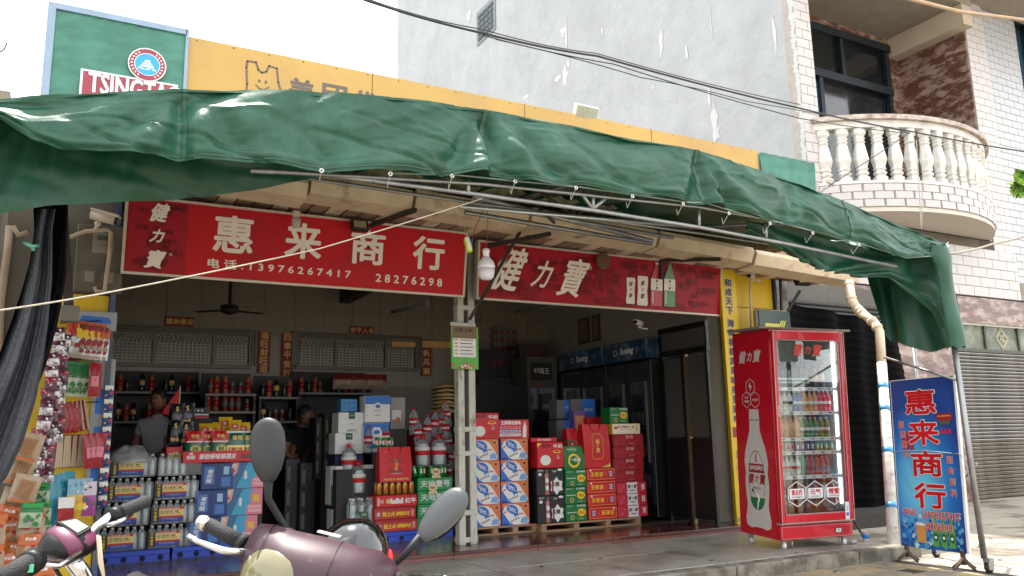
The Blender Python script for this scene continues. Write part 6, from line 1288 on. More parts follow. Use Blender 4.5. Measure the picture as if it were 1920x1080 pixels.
obj('board_print', b, t); b = MB(); b.box(-.01, nw*.9, -.004, .01, nh*.93, nh, M('crinkled_film', '#a5a39c', .3, bump=.5)); obj('plastic_clip', b, t)
# ================================================================ INTERIOR of the shop
iy = 11.5
def IB(px0, px1, py0, py1, y=iy): return at(px0, (py0+py1)/2, 'y', y).x, at(px1, (py0+py1)/2, 'y', y).x, zat((px0+px1)/2, py1, y), zat((px0+px1)/2, py0, y)
dfr = M('steel_window_frame', '#5d5850', .45, metal=.3); lat = M('window_lattice', '#b0a794', .5, metal=.2); dayg = M('frosted_window_panel', '#57524a', .3)
def lattice(px0, px1, py0, py1, lab):
    x0, x1, z0, z1 = IB(px0, px1, py0, py1); t = thing('lattice_window', lab, 'window', loc=(x0, iy, z0)); w2, h2 = x1-x0, z1-z0
    b = MB(); b.box(0, w2, .02, .03, 0, h2, dayg); obj('window_pane', b, t)
    for k in range(3): 
        for q in ((-.05-k*.035, -.02-k*.035, -.0, h2+.05+k*.03), (w2+.02+k*.035, w2+.05+k*.035, 0, h2+.05+k*.03)): b = MB(); b.box(q[0], q[1], -.02-.012*k, .03, q[2], q[3], dfr); obj('frame_bar', b, t)
        b = MB(); b.box(-.05-k*.035, w2+.05+k*.035, -.021-.012*k, .03, h2+.02+k*.03, h2+.045+k*.03, dfr); obj('frame_bar', b, t)
    b = MB(); b.box(-.05, w2+.05, -.02, .03, -.05, -.0, dfr); obj('frame_bar', b, t)
    for u in (.3, .74): b = MB(); b.box(w2*u-.02, w2*u+.02, -.024, .02, 0, h2, dfr); obj('mullion', b, t)
    b = MB(); n_ = int(w2/.052)
    for k in range(n_): x = (k+.5)*w2/n_; b.box(x-.004, x+.004, .0, .008, 0, h2*.74, lat); b.tube([(x, .004, h2*.74), (x+.035, .004, h2*.87), (x, .004, h2)], .0045, lat, 3); b.tube([(x, .004, h2*.74), (x-.035, .004, h2*.87), (x, .004, h2)], .0045, lat, 3)
    for k in range(7): z = h2*.74*(k+.5)/7; b.box(0, w2, .0085, .014, z-.004, z+.004, lat)
    tag(obj('lattice', b, t), kind='stuff')
lattice(208, 464, 628, 682, 'left lattice window in the back wall of the left bay'); lattice(562, 776, 640, 688, 'right lattice window in the back wall near the post')
rp_ = M('couplet_red_paper', '#7a1216', .6, var=.1); gch = M('couplet_gold', '#c9a05a', .5)
def couplet(px0, px1, py0, py1, st, lab, horiz=False):
    x0, x1, z0, z1 = IB(px0, px1, py0, py1); b = MB(); b.box(x0, x1, iy-.01, iy, z0, z1, rp_); n_ = len(st)
    for k, ch in enumerate(st):
        if horiz: b.text(ch, lerp(x0, x1, (k+.5)/n_), (z0+z1)/2, (z1-z0)*.6, iy-.012, gch, bold=.04, nb=6)
        else: b.text(ch, (x0+x1)/2, lerp(z1, z0, (k+.5)/n_), (x1-x0)*.62, iy-.012, gch, bold=.04, nb=6)
    solo('couplet', b, lab, 'couplet')
couplet(484, 506, 622, 700, '福旺财旺运', 'red vertical couplet with five gold characters right of the left lattice window'); couplet(528, 549, 624, 708, '四季平安好', 'red vertical couplet with gold characters left of the right lattice window'); couplet(790, 808, 637, 705, '一帆风顺', 'dark red vertical couplet beside the post at the back'); couplet(310, 364, 594, 612, '福纳春迎', 'small horizontal red banner above the left lattice window', True); couplet(656, 701, 612, 627, '安平入出', 'small horizontal red banner above the right lattice window', True)
# tiles on the back wall between the windows
x0, x1, z0, z1 = IB(505, 560, 600, 720); tw_ = (x1-x0)/2; tm = M('back_wall_tile', '#7d7464', .35, var=.08)
for i in range(16):
    for j in range(4): b = MB(); xx = .3+i*.42; zz_ = 2.0+j*.36; b.box(xx, xx+.412, 0, .006, zz_, zz_+.352, tm); obj('wall_tile', b, shop, (0, iy+.035-FY, 0))
# shelves with cans and bottles along the back
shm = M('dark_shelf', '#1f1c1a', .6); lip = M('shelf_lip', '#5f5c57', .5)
def shelf(px0, px1, rows, y, lab, cols, d=.4, grp=''):
    x0 = at(px0, rows[0], 'y', y).x; x1 = at(px1, rows[0], 'y', y).x; zt = zat(px0, rows[0]-45, y); t = thing('shelf_rack', lab, 'shelf', loc=(x0, y, ZS)); wd = x1-x0
    b = MB(); b.box(0, wd, d-.02, d, 0, zt-ZS, shm); obj('back_panel', b, t)
    for s_ in (0, wd-.03): b = MB(); b.box(s_, s_+.03, 0, d-.021, 0, zt-ZS-.3, shm); obj('side_panel', b, t)
    for r, py in enumerate(rows):
        z = zat((px0+px1)/2, py, y)-ZS; b = MB(); b.box(.031, wd-.031, 0, d-.022, z-.02, z, shm); s2 = obj('shelf_board', b, t); b = MB(); b.box(.0, wd, -.012, -.001, z-.022, z+.006, lip); obj('shelf_edge', b, s2)
        n_ = int(wd/.085)
        for k in range(n_):
            if random.random() < .15: continue
            place(random.choice(cols), 'drink_can' if r else 'bottle', 'dim can or bottle on the '+lab.split(',')[0]+(' upper board' if r == 0 else ' lower board'), 'bottle', grp+('upper' if r == 0 else 'lower'), x0+.06+k*.085+random.uniform(-.015, .015), y+.1, z+ZS+.001)
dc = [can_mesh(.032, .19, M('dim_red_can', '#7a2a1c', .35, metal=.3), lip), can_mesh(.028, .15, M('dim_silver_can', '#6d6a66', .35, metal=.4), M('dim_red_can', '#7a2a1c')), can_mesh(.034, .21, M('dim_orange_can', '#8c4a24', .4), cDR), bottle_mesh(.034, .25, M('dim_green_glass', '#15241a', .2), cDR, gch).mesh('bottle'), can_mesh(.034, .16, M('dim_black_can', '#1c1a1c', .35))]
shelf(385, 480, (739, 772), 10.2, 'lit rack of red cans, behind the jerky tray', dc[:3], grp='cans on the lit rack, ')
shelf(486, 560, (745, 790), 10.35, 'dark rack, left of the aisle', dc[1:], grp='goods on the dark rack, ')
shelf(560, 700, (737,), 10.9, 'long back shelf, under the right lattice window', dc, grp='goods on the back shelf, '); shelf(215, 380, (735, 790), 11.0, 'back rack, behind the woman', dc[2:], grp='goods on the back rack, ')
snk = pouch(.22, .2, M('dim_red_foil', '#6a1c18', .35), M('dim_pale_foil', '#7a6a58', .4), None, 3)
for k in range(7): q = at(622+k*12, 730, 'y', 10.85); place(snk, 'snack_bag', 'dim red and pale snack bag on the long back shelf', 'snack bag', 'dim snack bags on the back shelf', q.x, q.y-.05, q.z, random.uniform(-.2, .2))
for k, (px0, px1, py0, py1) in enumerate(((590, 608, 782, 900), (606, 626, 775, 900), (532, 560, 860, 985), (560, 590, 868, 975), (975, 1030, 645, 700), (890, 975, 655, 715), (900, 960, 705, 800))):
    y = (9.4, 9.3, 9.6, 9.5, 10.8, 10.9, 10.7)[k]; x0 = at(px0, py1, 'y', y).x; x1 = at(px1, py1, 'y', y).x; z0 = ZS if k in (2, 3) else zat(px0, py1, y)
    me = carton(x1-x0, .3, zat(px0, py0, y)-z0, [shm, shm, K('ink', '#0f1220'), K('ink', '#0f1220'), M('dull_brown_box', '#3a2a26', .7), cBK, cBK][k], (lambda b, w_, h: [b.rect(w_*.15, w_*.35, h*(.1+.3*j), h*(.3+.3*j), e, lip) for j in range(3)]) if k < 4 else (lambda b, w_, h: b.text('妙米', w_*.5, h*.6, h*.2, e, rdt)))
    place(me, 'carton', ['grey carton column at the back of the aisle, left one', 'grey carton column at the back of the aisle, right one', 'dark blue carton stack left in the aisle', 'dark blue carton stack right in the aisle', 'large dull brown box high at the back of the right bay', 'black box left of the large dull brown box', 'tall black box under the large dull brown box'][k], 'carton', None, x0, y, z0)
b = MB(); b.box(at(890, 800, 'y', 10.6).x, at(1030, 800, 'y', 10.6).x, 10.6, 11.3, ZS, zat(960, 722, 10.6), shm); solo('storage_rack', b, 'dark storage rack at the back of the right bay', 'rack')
# chillers along the right wall
cx_ = 6.42; hdr = M('chiller_blue_header', '#1b3448', .45, c2='#4a6270', c2scale=6, c2lo=.5, c2hi=.6); cbk = M('chiller_black', '#0c0c0d', .5); cgl = M('chiller_glass', '#20252a', .06, spec=.8)
for k, (ya, yb) in enumerate(((8.2, 9.15), (9.17, 10.3))):
    t = thing('display_chiller', ['near tall black chiller with a blue header along the right wall', 'far tall black chiller with a blue header along the right wall'][k], 'chiller', loc=(cx_, ya, ZS)); L_ = yb-ya
    b = MB(); b.box(.03, .56, 0, L_, .05, 1.98, cbk, bev=.01); obj('cabinet', b, t); b = MB(); b.box(-.01, .56, .01, L_-.01, 1.99, 2.24, hdr, bev=.006); hd = obj('header', b, t)
    b = MB(); b.text('Suning', 0, 0, .1, 0, cW, bold=.04, shear=.2); b.ring(-.25, 0, .03, .04, 0, cW, 16); obj('header_lettering', b, hd, (-.014, L_*.45, 2.11), (0, 0, rad(-90)))
    for d in range(2):
        y0 = .03+d*L_/2; y1 = y0+L_/2-.05; b = MB(); b.box(.005, .029, y0, y1, .2, 1.95, cgl); dd = obj('glass_door', b, t); b = MB(); b.box(-.02, .004, y0+.03, y0+.055, .7, 1.7, lip); obj('door_handle', b, dd)
        for r in range(4):
            b = MB()
            for q_ in range(5): b.box(-.0, .004, y0+.05+q_*.07, y0+.09+q_*.07, .4+r*.38, .56+r*.38, M('dim_stock', '#4a4642', .5, var=.5, scale=9))
            tag(obj('stock_behind_glass', b, dd), kind='stuff')
b = MB(); b.box(.0, .5, 0, .5, 0, 2.2, M('small_chiller_white', '#45433f', .5)); b.rect(.05, .42, 1.86, 2.12, -.004, cBK); b.text('97闽王', .24, 2.0, .09, -.006, cW, wd=.26); b.box(.05, .45, -.003, .0, .2, 1.75, cgl); b.text('ABBA', .2, 1.8, .03, -.005, cR); solo('small_chiller', b, 'narrow pale chiller with a black header beside the long chillers', 'chiller', loc=(5.9, 10.35, ZS))
# dark folding door leaf along the right side
t = thing('sliding_door', 'dark panelled sliding door leaves standing open at the right of the right bay', 'door', loc=(6.60, 7.30, .185))
dpn = M('dark_textured_panel', '#45433e', .4, bump=.4, bscale=60); dfm = M('black_door_frame', '#0f0e0e', .45)
for k in range(2):
    y0 = .01+k*.43; b = MB(); b.box(.0, .012, y0+.04, y0+.38, 1.0, 1.95, dpn); obj('upper_panel', b, t); b = MB(); b.box(.0, .012, y0+.04, y0+.38, .06, .98, dfm); obj('lower_panel', b, t)
    for a, c in ((0, .04), (.38, .42)): b = MB(); b.box(-.02, .02, y0+a, y0+c, 0, 1.98, dfm if (k, a) != (0, .38) else M('bronze_bar', '#6b5a45', .4, metal=.4)); obj('door_stile', b, t)
b = MB(); b.box(-.025, .025, 0, .88, 1.985, 2.05, dfm); b.box(-.025, .025, 0, .88, 2.28, 2.34, dfm); b.box(-.02, .02, .0, .03, 2.051, 2.28, dfm); b.box(-.02, .02, .85, .88, 0, 2.34, dfm); obj('door_head', b, t); b = MB(); b.box(0, .01, .04, .84, 2.055, 2.275, dpn); obj('transom_panel', b, t)
# ceiling tube lights (unlit), fan, framed posters
for k, (a, c, y) in enumerate(((965, 1055, 10.0), (735, 800, 9.5))):
    p, q = at(a, 585, 'y', y), at(c, 572, 'y', y-.6); b = MB(); b.tube([p, q], .02, lip, 8); b.box(q.x-.03, q.x+.03, q.y-.02, q.y+.02, q.z-.02, q.z+.06, lip); solo('tube_light', b, ['unlit ceiling tube light in the right bay', 'unlit ceiling tube light in the left bay near the post'][k], 'tube light')
t = thing('ceiling_fan', 'dark ceiling fan over the aisle in the left bay', 'fan', loc=tuple(at(430, 590, 'y', 9.6))); b = MB(); b.lathe([(.02, 0), (.1, .03), (.1, .1), (.02, .13), (.015, .5)], shm, 14); obj('motor', b, t)
for k in range(3): b = MB(); T = Matrix.Rotation(rad(120*k+20), 4, 'Z'); b.box(.09, .42, -.05, .05, .05, .056, shm, T=T); obj('blade', b, t)
for k, (a, c) in enumerate(((1085, 1107), (1112, 1128))):
    p0_, p1_ = at(c, 662, 'x', 6.98), at(a, 640, 'x', 6.98); y0, y1 = sorted((p0_.y, p1_.y)); b = MB(); b.box(6.965, 6.98, y0, y1, 2.62, 3.02, M('poster_brown', '#4a3a2c', .5), bev=.003); b.box(6.962, 6.9649, y0+.03, y1-.03, 2.66, 2.98, M('poster_tan', '#6d5a44', .5)); solo('poster', b, ['brown framed poster on the right wall above the chillers', 'small dark poster beside the framed one above the chillers'][k], 'poster')
b = MB()
for i in range(4):
    for j in range(3): b.rect(i*.11, i*.11+.1, j*.13, j*.13+.12, -.0, lip); b.rect(i*.11+.02, i*.11+.08, j*.13+.03, j*.13+.09, -.001, rdt)
q = at(925, 660, 'y', 11.4); b.box(0, .44, .002, .02, 0, .4, lip); solo('calendar', b, 'pale wall calendar grid high on the back wall of the right bay', 'calendar', loc=tuple(q))
# ================================================================ SNACK BAGS HUNG ON THE LEFT PILLAR
hy = 7.35
cream_b = K('peanut_cream', '#96836a', .35); orn = K('peanut_orange', '#a3521f', .3); silver = M('silver_foil', '#a9a7a6', .25, metal=.5)
def specks(b, w_, h, cols, n, y=0, lo=.1, hi=.9, sz=.12, seed=1):
    r = random.Random(seed)
    for k in range(n): b.disc(r.uniform(.15, .85)*w_, r.uniform(lo, hi)*h, r.uniform(.3, 1)*sz*w_, y-.0002*k, r.choice(cols), 7, r.uniform(.3, .8)*sz*w_, rot=r.uniform(0, 3))
def hang(me, name, lab, group, px, py, y, rz=0, tilt=0, cat='snack bag'):
    q = at(px, py, 'y', y); return tag(link(name, me, None, tuple(q), (0, tilt, rz)), lab, cat, group)
pA = pouch(.17, .30, K('spicy_orange', '#b5542a', .3), silver, lambda b, w_, h: (specks(b, w_, h, (cO, cY, cR), 14, 0, .55, .85, .2, 2), specks(b, w_, h, (cDR, cream_b), 10, 0, .15, .5, .2, 3), b.rect(w_*.1, w_*.9, h*.02, h*.09, 0, cream_b), b.text('花生', w_*.7, h*.85, h*.1, -.004, cBK, bold=.05)), 11, .02)
for k in range(6): hang(pA, 'snack_bag', 'orange and silver snack bag on the top hook row', 'orange and silver bags, top hook row', 118+k*10 if k < 5 else 148, 668+k*1.5, hy+.05*k-.05, rad(35-8*k), rad(3))
pBt = pouch(.12, .28, cG, K('pea_white', '#a5b096', .3), lambda b, w_, h: (specks(b, w_, h, (cG, K('leafgreen', '#3f6a2c')), 9, 0, .08, .4, .2, 4), b.text('豌豆', w_*.5, h*.6, h*.13, -.004, cG, bold=.05), b.rect(w_*.1, w_*.9, h*.9, h*.97, 0, cG)), 12, .02)
for k in range(5): hang(pBt, 'snack_bag', 'green and white pea snack bag on the second hook row', 'green and white bags, second hook row', 97+k*14, 742+k*.8, hy+.03*k, rad(25-5*k))
pC = pouch(.09, .27, K('red_bag2', '#8e1620', .3), cDR, lambda b, w_, h: b.rect(w_*.2, w_*.8, h*.3, h*.6, 0, cPK), 13, .02)
hang(pC, 'snack_bag', 'single red and white snack bag at the right end of the second hook row', None, 164, 744, hy)
pD = pouch(.13, .24, K('chili_red', '#8a1218', .3), K('chili_red', '#8a1218', .3), lambda b, w_, h: (b.poly([(w_*.82, .0), (w_, .0), (w_, h), (w_*.9, h)], -.002, cream_b),), 14, .012)
for k in range(6): hang(pD, 'snack_bag', 'flat red bag with cream edge fanned on the third hook row', 'red cream-edged bags, third hook row', 93+k*9, 815-k*.5, hy+.02*k, rad(48-4*k), rad(-4-2.2*k))
pE = pouch(.075, .25, K('rose_strip', '#8e3f3c', .35), K('rose_strip', '#8e3f3c', .35), lambda b, w_, h: (b.rect(w_*.62, w_*.86, h*.02, h*.98, -.002, K('cream_edge', '#b5a285')), b.rect(w_*.1, w_*.4, h*.2, h*.8, -.002, cDR)), 15, .014)
for k in range(13): hang(pE, 'snack_bag', 'narrow rose and cream strip bag on the fourth hook row', 'rose strip bags, fourth hook row', 88+k*5.2, 879-k*.3, hy+.012*k, rad(30), rad(random.uniform(-3, 3)))
pF = pouch(.10, .40, K('teal_bag', '#2a7f96', .3), K('teal_bag', '#2a7f96', .3), lambda b, w_, h: specks(b, w_, h, (K('teal_pale', '#5fa5b5'),), 5, 0, .1, .9, .12, 5), 16, .018)
for k, dx in enumerate((82, 94, 104)): hang(pF, 'snack_bag', 'long teal bag on the left of the fifth hook row', 'teal bags, fifth hook row', dx, 992-k*4, hy+.02*k, rad(30), rad(4))
pG = pouch(.10, .30, K('sky_foil', '#6f9ab0', .3), K('chick_yellow', '#c7a022', .3), lambda b, w_, h: (b.disc(w_*.5, h*.3, w_*.3, -.004, cY, 12, h*.1), specks(b, w_, h, (cW, K('teal_pale', '#5fa5b5')), 6, 0, .6, .9, .12, 6)), 17, .018)
for k in range(3): hang(pG, 'snack_bag', 'pale blue bag with yellow bottom on the fifth hook row', 'blue and yellow bags, fifth hook row', 122+k*11, 974-k, hy+.01*k, rad(18))
hang(pouch(.11, .2, cW, cDR, None, 18, .015), 'snack_bag', 'red and white bag low on the fifth hook row beneath the blue ones', None, 106, 984, hy-.05)
wpk = pouch(.1, .26, K('white_violet', '#b8a8b8', .3), K('violet2', '#8a3a7a', .3), lambda b, w_, h: specks(b, w_, h, (cW, cG), 7, 0, .2, .9, .2, 8), 19, .012)
hang(wpk, 'snack_bag', 'white and violet bag at the right end of the fifth hook row', None, 151, 968, hy+.02)
for k in range(3): hang(pC, 'snack_bag', 'small red and green-edged bag at the right of the fourth hook row', 'dark red bags right of the rose strips', 157+k*6, 880-k*2, hy, rad(20), rad(6*k-6))
# hook wires for each row
b0 = []
for k, (py, x0, x1) in enumerate(((606, 112, 190), (676, 92, 186), (758, 90, 186), (822, 84, 178), (905, 76, 172))):
    b = MB(); b.tube([at(x0, py, 'y', hy), at((x0+x1)/2, py-2, 'y', hy+.1), at(x1, py-5, 'y', 7.5)], .005, blk, 5); solo('hook_wire', b, 'black wire hook holding the %s row of snack bags' % ['top', 'second', 'third', 'fourth', 'fifth'][k], 'hook')
# purple and silver strips of small packets
small = [pouch(.085, .10, K('plum', '#4a2438', .3), silver, lambda b, w_, h: specks(b, w_, h, (cW, cDR, K('violet2', '#8a3a7a')), 7, 0, .15, .85, .14, 9), 20, .012), pouch(.085, .10, K('crimson_s', '#7f1f35', .3), K('plum', '#4a2438'), lambda b, w_, h: specks(b, w_, h, (cW, cPK), 7, 0, .15, .85, .14, 10), 21, .012)]
cols = [((98, 640), (72, 930), 14, 'first', 6.9), ((88, 690), (56, 905), 11, 'second', 6.8), ((108, 650), (95, 830), 9, 'third', 7.1), ((72, 780), (48, 905), 6, 'fourth', 6.7)]
for a, c, n_, nm_, y in cols:
    for k in range(n_): hang(small[(k//2) % 2], 'snack_packet', 'plum and silver sachet in the %s strip beside the grey cloth' % nm_, 'plum sachets, %s strip' % nm_, lerp(a[0], c[0], k/(n_-1)), lerp(a[1], c[1], k/(n_-1)), y, random.uniform(-.5, .5), random.uniform(-.25, .1), 'sachet')
# orange strips and green strips close to the camera side
oB = pouch(.145, .17, orn, cream_b, lambda b, w_, h: (specks(b, w_, h, (cO, cDR, K('nut_brown', '#8a5a32')), 16, 0, .1, .6, .13, 12), b.rect(.01, w_-.01, h*.66, h*.8, -.004, orn), b.text('开心果', w_*.5, h*.85, h*.1, -.006, cW, bold=.05)), 22, .02)
oC = pouch(.145, .17, cream_b, cream_b, lambda b, w_, h: ([b.line([(w_*(.2+.12*k), h*.25), (w_*(.3+.12*k), h*.8)], .012, -.004, K('nut_brown', '#8a5a32')) for k in range(5)], b.rect(.01, w_-.01, h*.05, h*.15, -.004, orn)), 23, .02)
for k, (px, py) in enumerate(((8, 965), (22, 905), (-4, 1000), (38, 860), (30, 940), (12, 1035), (-12, 1060), (22, 1075), (48, 1012), (46, 1060), (6, 1100), (44, 1105), (-30, 1020), (-34, 1075), (20, 1118), (70, 1120))):
    hang(oC if k in (1, 3, 0, 4) else oB, 'snack_bag', 'cream biscuit-stick bag in the slanting strips at the far left' if k in (1, 3, 0, 4) else 'orange nut bag in the strips at the lower far left', 'cream stick bags, far left' if k in (1, 3, 0, 4) else 'orange nut bags, far left', px-18, py, 5.9-.02*k, random.uniform(-.3, .3), rad(14) if k < 5 else random.uniform(-.08, .08))
gB = pouch(.155, .19, cG, K('date_white', '#8f9a82', .3), lambda b, w_, h: (b.rect(.01, w_-.01, h*.8, h*.97, -.004, K('leaf', '#2f9a4a')), specks(b, w_, h, (K('leafgreen', '#3f6a2c'), cG, K('violet2', '#8a3a7a')), 10, 0, .1, .6, .16, 13)), 24, .02)
hang(gB, 'snack_bag', 'bright green and white bag hanging in front of the orange nut bags', None, 34, 990, 5.7, .1, .05).scale = (.75,)*3
for k in range(6): hang(gB, 'snack_bag', 'green and white bag in the vertical strip above the e-bike display', 'green and white bags, vertical strip', 62+k*.5, 945+k*33, 6.0, random.uniform(-.5, .5), random.uniform(-.05, .05)).scale = (.6, .9, .66)
# wire basket, coloured strip on the bay side
b = MB()
for k in range(8): b.tube([at(88+k*6, 592+k*6, 'y', 7.3), at(86+k*6, 640+k*4, 'y', 7.3)], .004, blk, 4)
b.tube([at(88, 592, 'y', 7.3), at(132, 640, 'y', 7.3)], .006, blk, 4); b.tube([at(86, 640, 'y', 7.3), at(130, 672, 'y', 7.3)], .005, blk, 4); solo('wire_basket', b, 'black wire basket edge above the hanging orange and silver bags', 'basket')
stripm = [pouch(.09, .12, cW, K('deep_blue', '#17386f'), lambda b, w_, h: specks(b, w_, h, (cY, cR, cNV), 6, 0, .1, .9, .2, 14), 25, .012)]
for k in range(9): hang(stripm[0], 'snack_packet', 'white and blue sachet in the strip beside the open bay', 'white and blue sachets, bay edge strip', 196-k*1.6, 745+k*26, 7.45, random.uniform(-.3, .3), 0, 'sachet').scale = (.7, .8, .8)
for k in range(4): hang(pC, 'snack_bag', 'dark sweet bag hanging on the yellow board behind the top row', 'dark bags behind the top row', 100+k*8, 700-k*6, 7.5, .3)
b = MB(); q = at(112, 590, 'y', 7.52); b.box(q.x+.1, q.x+.42, 7.50, 7.53, q.z-.12, q.z+.04, K('card_white2', '#8a8c90'), bev=.005); b.poly([(q.x+.14, q.z-.06), (q.x+.38, q.z-.06), (q.x+.36, q.z-.01), (q.x+.16, q.z+.0)], 7.498, cB); solo('hang_card', b, 'white and blue header card above the top row of hanging bags', 'card')
b = MB(); q = at(168, 800, 'y', 7.54); b.box(q.x, q.x+.16, 7.54, 7.56, q.z-.6, q.z+.55, K('card_white2', '#8a8c90')); [b.rect(q.x+.03, q.x+.13, q.z-.5+.3*k, q.z-.3+.3*k, 7.538, cB) for k in range(3)]; solo('hang_card', b, 'tall white card with blue squares on the yellow board behind the red bags', 'card')
# ---- meter box, conduits, wall behind at far left
p = at(128, 535, 'y', 7.55); q = at(212, 410, 'y', 7.55); mw, mh = .36, .52
t = thing('meter_box', 'old grey-brown electricity meter box on the wall left of the signs', 'meter box', loc=(at(136, 545, 'y', 7.5).x, 7.5, at(136, 545, 'y', 7.5).z)); mb1_ = M('meter_box_grey', '#5c554c', .6, var=.2); mb2_ = M('meter_window', '#7a756a', .4)
b = MB(); b.box(0, mw, 0, .09, 0, mh+.05, mb1_, bev=.01); obj('meter_case', b, t)
b = MB(); b.box(.12, .28, -.012, 0, .33, .51, mb2_, bev=.004); b.box(.15, .24, -.015, -.011, .44, .48, M('meter_display', '#4a4a42', .3)); b.text('DDS 1028', .2, .4, .015, -.0135, mb1_); obj('meter_window', b, t)
for x in (.06, .2): b = MB(); b.box(x, x+.11, -.012, 0, .06, .21, mb1_, bev=.004); b.box(x+.02, x+.09, -.02, -.011, .08, .17, mb2_, bev=.003); obj('breaker_cover', b, t)
cn_ = M('cream_conduit', '#a3937d', .6, var=.15)
def conduit(pts, lab, r=.018, y=7.47): b = MB(); b.tube([at(a, c, 'y', y) for a, c in pts], r, cn_, 8); solo('conduit', b, lab, 'conduit')
conduit([(125, 447), (160, 434), (200, 431), (208, 436), (205, 480), (196, 545), (180, 546), (178, 538)], 'cream conduit looping round the meter box'); conduit([(18, 424), (14, 470), (2, 560), (-4, 700)], 'cream vertical conduit on the far left wall', .03, 7.6); conduit([(24, 424), (34, 440), (52, 436)], 'short curved cream conduit at the far left', .02)
b = MB(); b.box(-6, -.56, 7.8, 8.1, 0, 4.2, M('left_wall_render', '#8f887b', .9, var=.12, c2='#7a7265', c2scale=2)); b.box(-6, .33, 7.82, 8.1, 2.3, 3.6, M('left_wall_render', '#8f887b')); solo('side_building_wall', b, 'grey-beige rendered wall at the far left behind the hanging net', 'wall')
t = thing('side_door', 'pale panelled door at the far left behind the conduit', 'door', loc=(-1.3, 7.76, .1)); b = MB(); b.box(0, .7, 0, .035, 0, 2.15, M('pale_door', '#a89c84', .6)); obj('door_panel', b, t)
for x in (.06, .38):
    for z in (.15, .85, 1.5): b = MB(); b.box(x, x+.26, -.012, 0, z, z+.5, M('pale_door', '#a89c84'), bev=.01); obj('door_field', b, t)
# dark steel bar and folded shade cloth at the left
b = MB(); b.tube([at(118, 395, 'y', 6.6), at(128, 560, 'y', 6.6), at(130, 595, 'y', 6.6)], .045, dsteel, 4); b.box(*(lambda v: (v.x-.05, v.x+.07, 6.55, 6.65, v.z-.05, v.z+.06))(at(128, 590, 'y', 6.6)), M('foot_plate', '#6a665e', .6)); solo('steel_bar', b, 'dark steel bar dropping between the grey cloth and the meter box', 'bar')
grey_cloth = M('grey_shade_cloth', '#4a4c50', .95, var=.3, scale=60, bump=.3, bscale=150, spec=.1); dark_cloth = M('dark_shade_cloth', '#17181b', .95, spec=.1, var=.3, scale=60)
Rg = [(392, 104), (430, 98), (520, 98), (608, 90), (671, 82), (752, 67), (830, 43), (897, 12), (915, -6)]; Lg = [(392, 68), (450, 62), (520, 50), (600, 30), (680, 0), (760, -40), (915, -100)]
Rd = [(380, 128), (430, 126), (520, 124), (600, 110), (680, 88), (780, 50), (880, 0)]; Ld = [(380, 62), (430, 64), (480, 58), (540, 42), (600, 22), (660, 0), (880, -80)]
for nm_, Lp, Rp, yb, mt, lab in (('shade_cloth', Lg, Rg, 5.0, grey_cloth, 'grey gathered shade cloth hanging down at the left edge'), ('shade_cloth', Ld, Rd, 5.25, dark_cloth, 'black shade cloth hanging behind the grey gathered cloth at left')):
    g = []; ya, yb_ = Lp[0][0], min(Lp[-1][0], Rp[-1][0])
    for i in range(60):
        py = lerp(ya, yb_, i/59); l_, r_ = pw(py, Lp), pw(py, Rp); row = []
        for j in range(60): u = j/59; row.append(tuple(at(lerp(l_, r_, u), py, 'y', yb+.06*math.sin(u*11+i*.04)+.04*noise.noise((u*5, i*.08, yb))+.03*abs(math.sin(u*23+i*.02)))))
        g.append(row)
    b = MB(); b.sheet(g, mt); solo(nm_, b, lab, 'shade cloth')
b = MB(); q = at(60, 460, 'y', 4.95); b.tube([at(46, 455, 'y', 4.95), at(60, 462, 'y', 4.9), at(72, 461, 'y', 4.95)], .012, M('mint_tape', '#4f8a70', .5), 5); b.tube([at(60, 462, 'y', 4.92), at(63, 470, 'y', 4.92)], .01, M('mint_tape', '#4f8a70'), 5); solo('tie_tape', b, 'mint green tape tying the grey shade cloth', 'tape')

# ================================================================ VEHICLES IN THE FOREGROUND
chrome = M('chrome', '#b9b9bb', .14, metal=1, var=.06); blackp = M('black_plastic', '#0c0c0e', .5, var=.15, spec=.3); rub = M('grip_rubber', '#1a1a1c', .75, bump=.4, bscale=200); plum_p = M('plum_paint_faded', '#3a1c28', .48, var=.35, scale=9, coat=.05, c2='#6d5c4e', c2scale=8, c2lo=.61, c2hi=.66, det=9)
lensm = M('yellowed_headlight', '#6a6448', .15, var=.15, scale=10, coat=.6); greym = M('mirror_shell_grey', '#15181a', .5, var=.12, scale=8); seatm = M('black_seat', '#18181a', .5)
def loft(b, rings, mat, n=18, p=2.4):
    "rings: (centre, axis1*r1, axis2*r2)"
    vs = []; fs = []
    for c, a1, a2 in rings:
        for k in range(n):
            t = 2*math.pi*k/n; cc, ss = math.cos(t), math.sin(t); f = 1/((abs(cc)**p+abs(ss)**p)**(1/p)); vs.append(Vector(c)+Vector(a1)*cc*f+Vector(a2)*ss*f)
    for i in range(len(rings)-1):
        for k in range(n): fs.append((i*n+k, i*n+(k+1) % n, (i+1)*n+(k+1) % n, (i+1)*n+k))
    fs.append(tuple(range(n))[::-1]); fs.append(tuple((len(rings)-1)*n+k for k in range(n)))
    b.add(vs, fs, mat, True); return b
